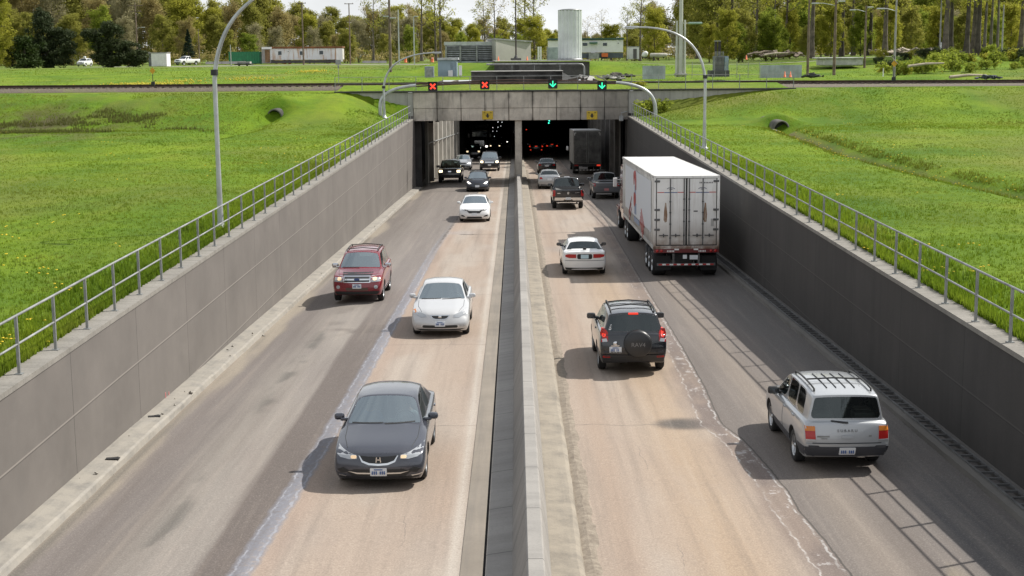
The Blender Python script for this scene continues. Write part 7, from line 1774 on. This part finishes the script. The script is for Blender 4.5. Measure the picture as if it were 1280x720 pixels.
# understorey and shrubs on the right slope
for i in range(34):
    px = 885+i*11.8+rt_.uniform(-5, 5); Y = rt_.uniform(225, 262); key = rt_.choice(['fresh1', 'olive2', 'fresh1', 'yellow1']); p = at(px, 68, Y)
    plant(key, 'young_tree', {'fresh1': 'young fresh green tree in the undergrowth of the right wood', 'olive2': 'young olive tree in the undergrowth of the right wood', 'yellow1': 'young yellow-green tree in the undergrowth of the right wood'}[key], 'tree', (p.x, Y, gz(p.x, Y)-.1), rt_.uniform(.32, .6), None, 'young trees under the right wood')
for i in range(46):
    px = rt_.uniform(1085, 1290); py = rt_.uniform(66, 82) if px < 1200 else rt_.uniform(66, 84); Y = np.interp(py, [64, 84], [196, 152]); p = at(px, py, float(Y)); key = rt_.choice(['bush1', 'bush1', 'bush2', 'bush3'])
    plant(key, 'shrub', {'bush1': 'fresh green shrub on the slope below the right wood', 'bush2': 'yellow-green shrub on the slope below the right wood', 'bush3': 'dark green shrub on the slope below the right wood'}[key], 'shrub', (p.x, p.y, gz(p.x, p.y)), rt_.uniform(.55, 1.1), None, 'shrubs below the right wood')
for px, py, lb, s in ((818, 138, 'dark green shrub against the right wing wall', .85),):
    p = at(px, py, 111.8); plant('bush1', 'shrub', lb, 'shrub', (p.x, 111.8, gz(p.x, 111.8)), s)
plant('bush2', 'shrub', 'bright yellow shrub on the bridge edge right of the green arrows', 'shrub', (at(802, 107, 116).x, 116, 4.6), .5)

# ------------------------------------------------------------------ grass: short blades thick near the rails, looser farther off
def grass_mat():
    t = NT('grass_blades'); a = t.attr('tint').outputs['Fac']; c = t.mix(a, (.115,.190,.010), (.27,.345,.028)); v = t.obj()
    q1 = t.noise(v, .10, 5, .62, (1, .7, 1)); q2 = t.noise(v, .32, 5, .65); q3 = t.noise(v, .055, 4, .6)
    c = t.mix(t.math('MULTIPLY', t.ramp(q1, .50, .66), .55), c, (.080,.155,.012)); c = t.mix(t.math('MULTIPLY', t.ramp(q2, .54, .70), .55), c, (.235,.225,.05)); c = t.mix(t.math('MULTIPLY', t.ramp(q3, .52, .64), .5), c, (.20,.185,.05)); t.set(c, .7, spec=.2)
    tr = t.add('ShaderNodeBsdfTranslucent'); t.link(c, tr.inputs[0]); mx = t.add('ShaderNodeMixShader'); mx.inputs[0].default_value = .5
    t.link(t.b.outputs[0], mx.inputs[1]); t.link(tr.outputs[0], mx.inputs[2]); t.link(mx.outputs[0], t.out.inputs['Surface']); return t.m
M_grass = grass_mat()
XC = lambda y: 17.6+.055*(97-y)+1.2*np.sin(.07*y)
GX = None
def gz_np(xs, ys): return np.array([gz(float(a), float(b_)) for a, b_ in zip(xs, ys)])
def grass(name, xs, ys, hs, seed, blades=5, width=.010):
    k_ = ~((xs > 10) & (ys < 98) & (np.abs(xs-XC(ys)) < .75)); xs, ys, hs = xs[k_], ys[k_], hs[k_]
    r = np.random.RandomState(seed); n = len(xs); z = gz_np(xs, ys); B = n*blades; i = np.repeat(np.arange(n), blades)
    a = r.rand(B)*2*PI; off = .07*r.rand(B); bx = xs[i]+np.cos(a)*off; by = ys[i]+np.sin(a)*off; h = hs[i]*(.5+.8*r.rand(B)); ln = .55*h*r.rand(B)
    a2 = r.rand(B)*2*PI; wv = width*(.6+.9*r.rand(B))*(.6+hs[i]/.2)
    p0 = np.stack([bx-np.sin(a2)*wv, by+np.cos(a2)*wv, z[i]-.02], 1); p1 = np.stack([bx+np.sin(a2)*wv, by-np.cos(a2)*wv, z[i]-.02], 1); p2 = np.stack([bx+np.cos(a2)*ln, by+np.sin(a2)*ln, z[i]+h], 1)
    q = np.stack([p0, p1, p2], 1).reshape(-1, 3); me = bpy.data.meshes.new(name); me.vertices.add(3*B); me.vertices.foreach_set('co', q.astype(np.float32).ravel())
    me.loops.add(3*B); me.loops.foreach_set('vertex_index', np.arange(3*B, dtype=np.int32)); me.polygons.add(B); me.polygons.foreach_set('loop_start', np.arange(0, 3*B, 3, dtype=np.int32))
    patch = vnoise(bx, by, .35, 61); tint = np.clip(.35*r.rand(B)+.75*(patch-.15), 0, 1); tt = np.stack([tint*.5, tint*.5, np.clip(tint+.2, 0, 1)], 1).ravel()
    at_ = me.attributes.new('tint', 'FLOAT', 'POINT'); at_.data.foreach_set('value', tt.astype(np.float32)); me.materials.append(M_grass); me.update(calc_edges=True)
    return struct(link(name, me), 'stuff')
def scatter(side, n, y0, y1, x1, seed, near=0):
    r = np.random.RandomState(seed); y = y0+(y1-y0)*r.rand(n)**1.35; w = np.minimum(x1, 2+.33*y+3)
    x = w*r.rand(n)**(1.5 if not near else 3.0)
    e = np.array([(xl(float(t_))-.47) if side < 0 else (xr(float(t_))+.47) for t_ in y]); return e+side*x, y
for side, nm in ((-1, 'lawn_grass'), (1, 'lawn_grass')):
    x, y = scatter(side, 56000, 8, 100, 34, 70+side); hs = .035+.075*vnoise(x, y, .5, 63)**2+.015; grass(nm, x, y, hs, 80+side)
    x, y = scatter(side, 9000, 8, 70, 1.6, 75+side, 1); grass('edge_grass', x, y, .12+.16*vnoise(x, y, .9, 66), 85+side, 5, .010)
    r = np.random.RandomState(90+side); y = 92+21*r.rand(16000); x = side*(10+34*r.rand(16000)); k = vnoise(x, y, .14, 67) > .42
    grass('bank_grass', x[k], y[k], .05+.07*vnoise(x[k], y[k], .3, 68), 95+side, 4, .014)
r = np.random.RandomState(140); x = -20-20*r.rand(14000); y = 95+12*r.rand(14000); k = vnoise(x, y*1.8, .22, 91)+.12*(r.rand(14000)-.5) > .56
_sv = M_grass; M_grass = leaf_mat('rush_blades', (.085,.10,.022), (.18,.18,.055), .4); grass('rushes', x[k], y[k], .08+.2*r.rand(k.sum()), 141, 4, .013)
x = np.concatenate([XC(np.linspace(45, 96, 2600))+r.normal(size=2600)*.55]); y = np.linspace(45, 96, 2600)+r.rand(2600); k = vnoise(x, y, .5, 92) > .42
x = np.where(np.abs(x-XC(y)) < .76, x+np.sign(x-XC(y))*.76, x); M_grass = leaf_mat('weed_blades', (.07,.11,.012), (.22,.24,.03), .4); grass('ditch_weeds', x[k], y[k], .05+.15*r.rand(k.sum()), 142, 4, .010); M_grass = _sv
# dandelions and yellow weeds
M_dan = plain('dandelion', (.75,.55,.02), .7)
r = random.Random(99); b = MB()
for i in range(230):
    s = r.choice((-1, 1)); y = 24+75*r.random()**1.2; x = (xl(y)-.7 if s < 0 else xr(y)+.7)+s*(.3*y)*r.random()**1.6
    if float(vnoise(x, y, .12, 71)) < .52: continue
    for k in range(r.randint(1, 4)):
        xx, yy = x+r.uniform(-.4, .4), y+r.uniform(-.4, .4); z = gz(xx, yy); b.lathe([(0, .115), (.03, .11), (.035, .095), (0, .085)], Matrix.Translation((xx, yy, z)), 6)
for i in range(190):                       # along the right ditch and on the bank beyond the track
    t_ = r.random(); y = 52+42*t_; x = 17.6+.055*(97-y)+1.2*math.sin(y*.07)+r.gauss(0, .9)
    b.lathe([(0, .13), (.03, .12), (.032, .1), (0, .09)], Matrix.Translation((x, y, gz(x, y))), 5)
struct(b.build('dandelions', M_dan), 'stuff')
b = MB()
for cx, cy, sx, sy, n in ((-36, 140, 3.5, 3, 260), (-34, 147, 2.2, 2, 60), (-28, 150, 2.5, 4, 90), (-24, 170, 1.6, 4, 110), (47, 165, 4, 4, 60)):
    for i in range(n):
        x, y = cx+r.gauss(0, 1)*sx*.6, cy+r.gauss(0, 1)*sy*.6; b.lathe([(0, .26), (.07, .22), (.07, .16), (0, .12)], Matrix.Translation((x, y, gz(x, y))), 5)
struct(b.build('mustard_weeds', plain('mustard', (.50,.42,.03), .8)), 'stuff')
# rough tall grass and rushes beyond the track on the left
r2 = np.random.RandomState(123); n = 9000; y = 124+90*r2.rand(n); x = -10-(.40*y)*r2.rand(n); grass('rough_grass', x, y, .04+.16*vnoise(x, y, .15, 77)**2, 124, 4, .02)
n = 6000; y = 126+60*r2.rand(n); x = 13+(.36*y)*r2.rand(n); grass('rough_grass', x, y, .04+.16*vnoise(x, y, .2, 78)**2, 125, 4, .02)
n = 2600; x = -14+36*r2.rand(n); y = 113.5+4.4*r2.rand(n); grass('deck_grass', x, y, .06+.12*vnoise(x, y, .8, 79), 126, 5, .016)
# gravel beside the track on the right, the far path and the yard
sheet('path', [(14, 131, 3.5), (28, 130, 4), (50, 128, 4), (75, 125, 5)], M_grav)
sheet('path', [(18, 203, 2.2), (40, 204, 2.2), (60, 204, 2.0), (75, 206, 2.0)], M_grav)
sheet('path', [(-85, 278, 14), (-60, 280, 14), (-30, 280, 12), (-10, 275, 8)], M_grav)

HAZE = 0
# ------------------------------------------------------------------ light
SUN_EL, SUN_AZ = R(47.5), R(25)                # azimuth from +X (right) towards +Y (away)
sv_ = Vector((math.cos(SUN_EL)*math.cos(SUN_AZ), math.cos(SUN_EL)*math.sin(SUN_AZ), math.sin(SUN_EL)))
ld = bpy.data.lights.new('sun', 'SUN'); ld.energy = 4.4; ld.angle = R(.6); ld.color = (1, .955, .88)
lo = bpy.data.objects.new('sun', ld); COL.objects.link(lo); lo.rotation_euler = (-sv_).to_track_quat('-Z', 'Y').to_euler(); lo.location = (60, 40, 90)
wd = bpy.data.worlds.new('World'); scene.world = wd; wd.use_nodes = True; nt = wd.node_tree; nn = nt.nodes; ll = nt.links
bg = nn['Background']; sk_ = nn.new('ShaderNodeTexSky'); sk_.sky_type = 'NISHITA'; sk_.sun_disc = False; sk_.sun_elevation = SUN_EL; sk_.sun_rotation = PI/2-SUN_AZ; sk_.dust_density = 2; sk_.air_density = 1
tc = nn.new('ShaderNodeTexCoord'); mp = nn.new('ShaderNodeMapping'); mp.inputs['Scale'].default_value = (1, 1, 3.2); ns = nn.new('ShaderNodeTexNoise'); ns.inputs['Scale'].default_value = 2.6; ns.inputs['Detail'].default_value = 8; ns.inputs['Roughness'].default_value = .6
rp = nn.new('ShaderNodeValToRGB'); rp.color_ramp.elements[0].position = .25; rp.color_ramp.elements[0].color = (.55, .55, .55, 1); rp.color_ramp.elements[1].position = .55; rp.color_ramp.elements[1].color = (1, 1, 1, 1)
mx = nn.new('ShaderNodeMix'); mx.data_type = 'RGBA'; mx.inputs[7].default_value = (11.0, 11.3, 11.6, 1)
ll.new(tc.outputs['Generated'], mp.inputs[0]); ll.new(mp.outputs[0], ns.inputs['Vector']); ll.new(ns.outputs['Fac'], rp.inputs['Fac']); sz_ = nn.new('ShaderNodeSeparateXYZ'); ll.new(tc.outputs['Generated'], sz_.inputs[0]); zr = nn.new('ShaderNodeMapRange'); zr.interpolation_type = 'SMOOTHSTEP'
for i_, v_ in ((1, .12), (2, .75), (3, 1.0), (4, .58)): zr.inputs[i_].default_value = v_
ll.new(sz_.outputs[2], zr.inputs[0]); mm = nn.new('ShaderNodeMath'); mm.operation = 'MULTIPLY'; ll.new(rp.outputs['Color'], mm.inputs[0]); ll.new(zr.outputs[0], mm.inputs[1]); ll.new(mm.outputs[0], mx.inputs[0]); ll.new(sk_.outputs[0], mx.inputs[6]); ll.new(mx.outputs[2], bg.inputs['Color'])
bg.inputs['Strength'].default_value = .068
hz_ = MB(); hz_.box((0, 440, 20), (1100, 920, 88)); hv = NT('haze_air'); hv.n.remove(hv.b); pv = hv.add('ShaderNodeVolumePrincipled'); pv.inputs['Color'].default_value = (.80,.88,.95,1); pv.inputs['Density'].default_value = HAZE; pv.inputs['Anisotropy'].default_value = .2; hv.link(pv.outputs[0], hv.out.inputs['Volume'])
if HAZE: struct(hz_.build('haze', hv.m), 'stuff')
vs_ = scene.view_settings; vs_.view_transform = 'Standard'; vs_.look = 'None'; vs_.exposure = .40; vs_.gamma = 1; vs_.use_curve_mapping = False
scene.cycles.max_bounces = 6; scene.cycles.transparent_max_bounces = 12; scene.cycles.caustics_reflective = False; scene.cycles.caustics_refractive = False
scene.cycles.use_denoising = True
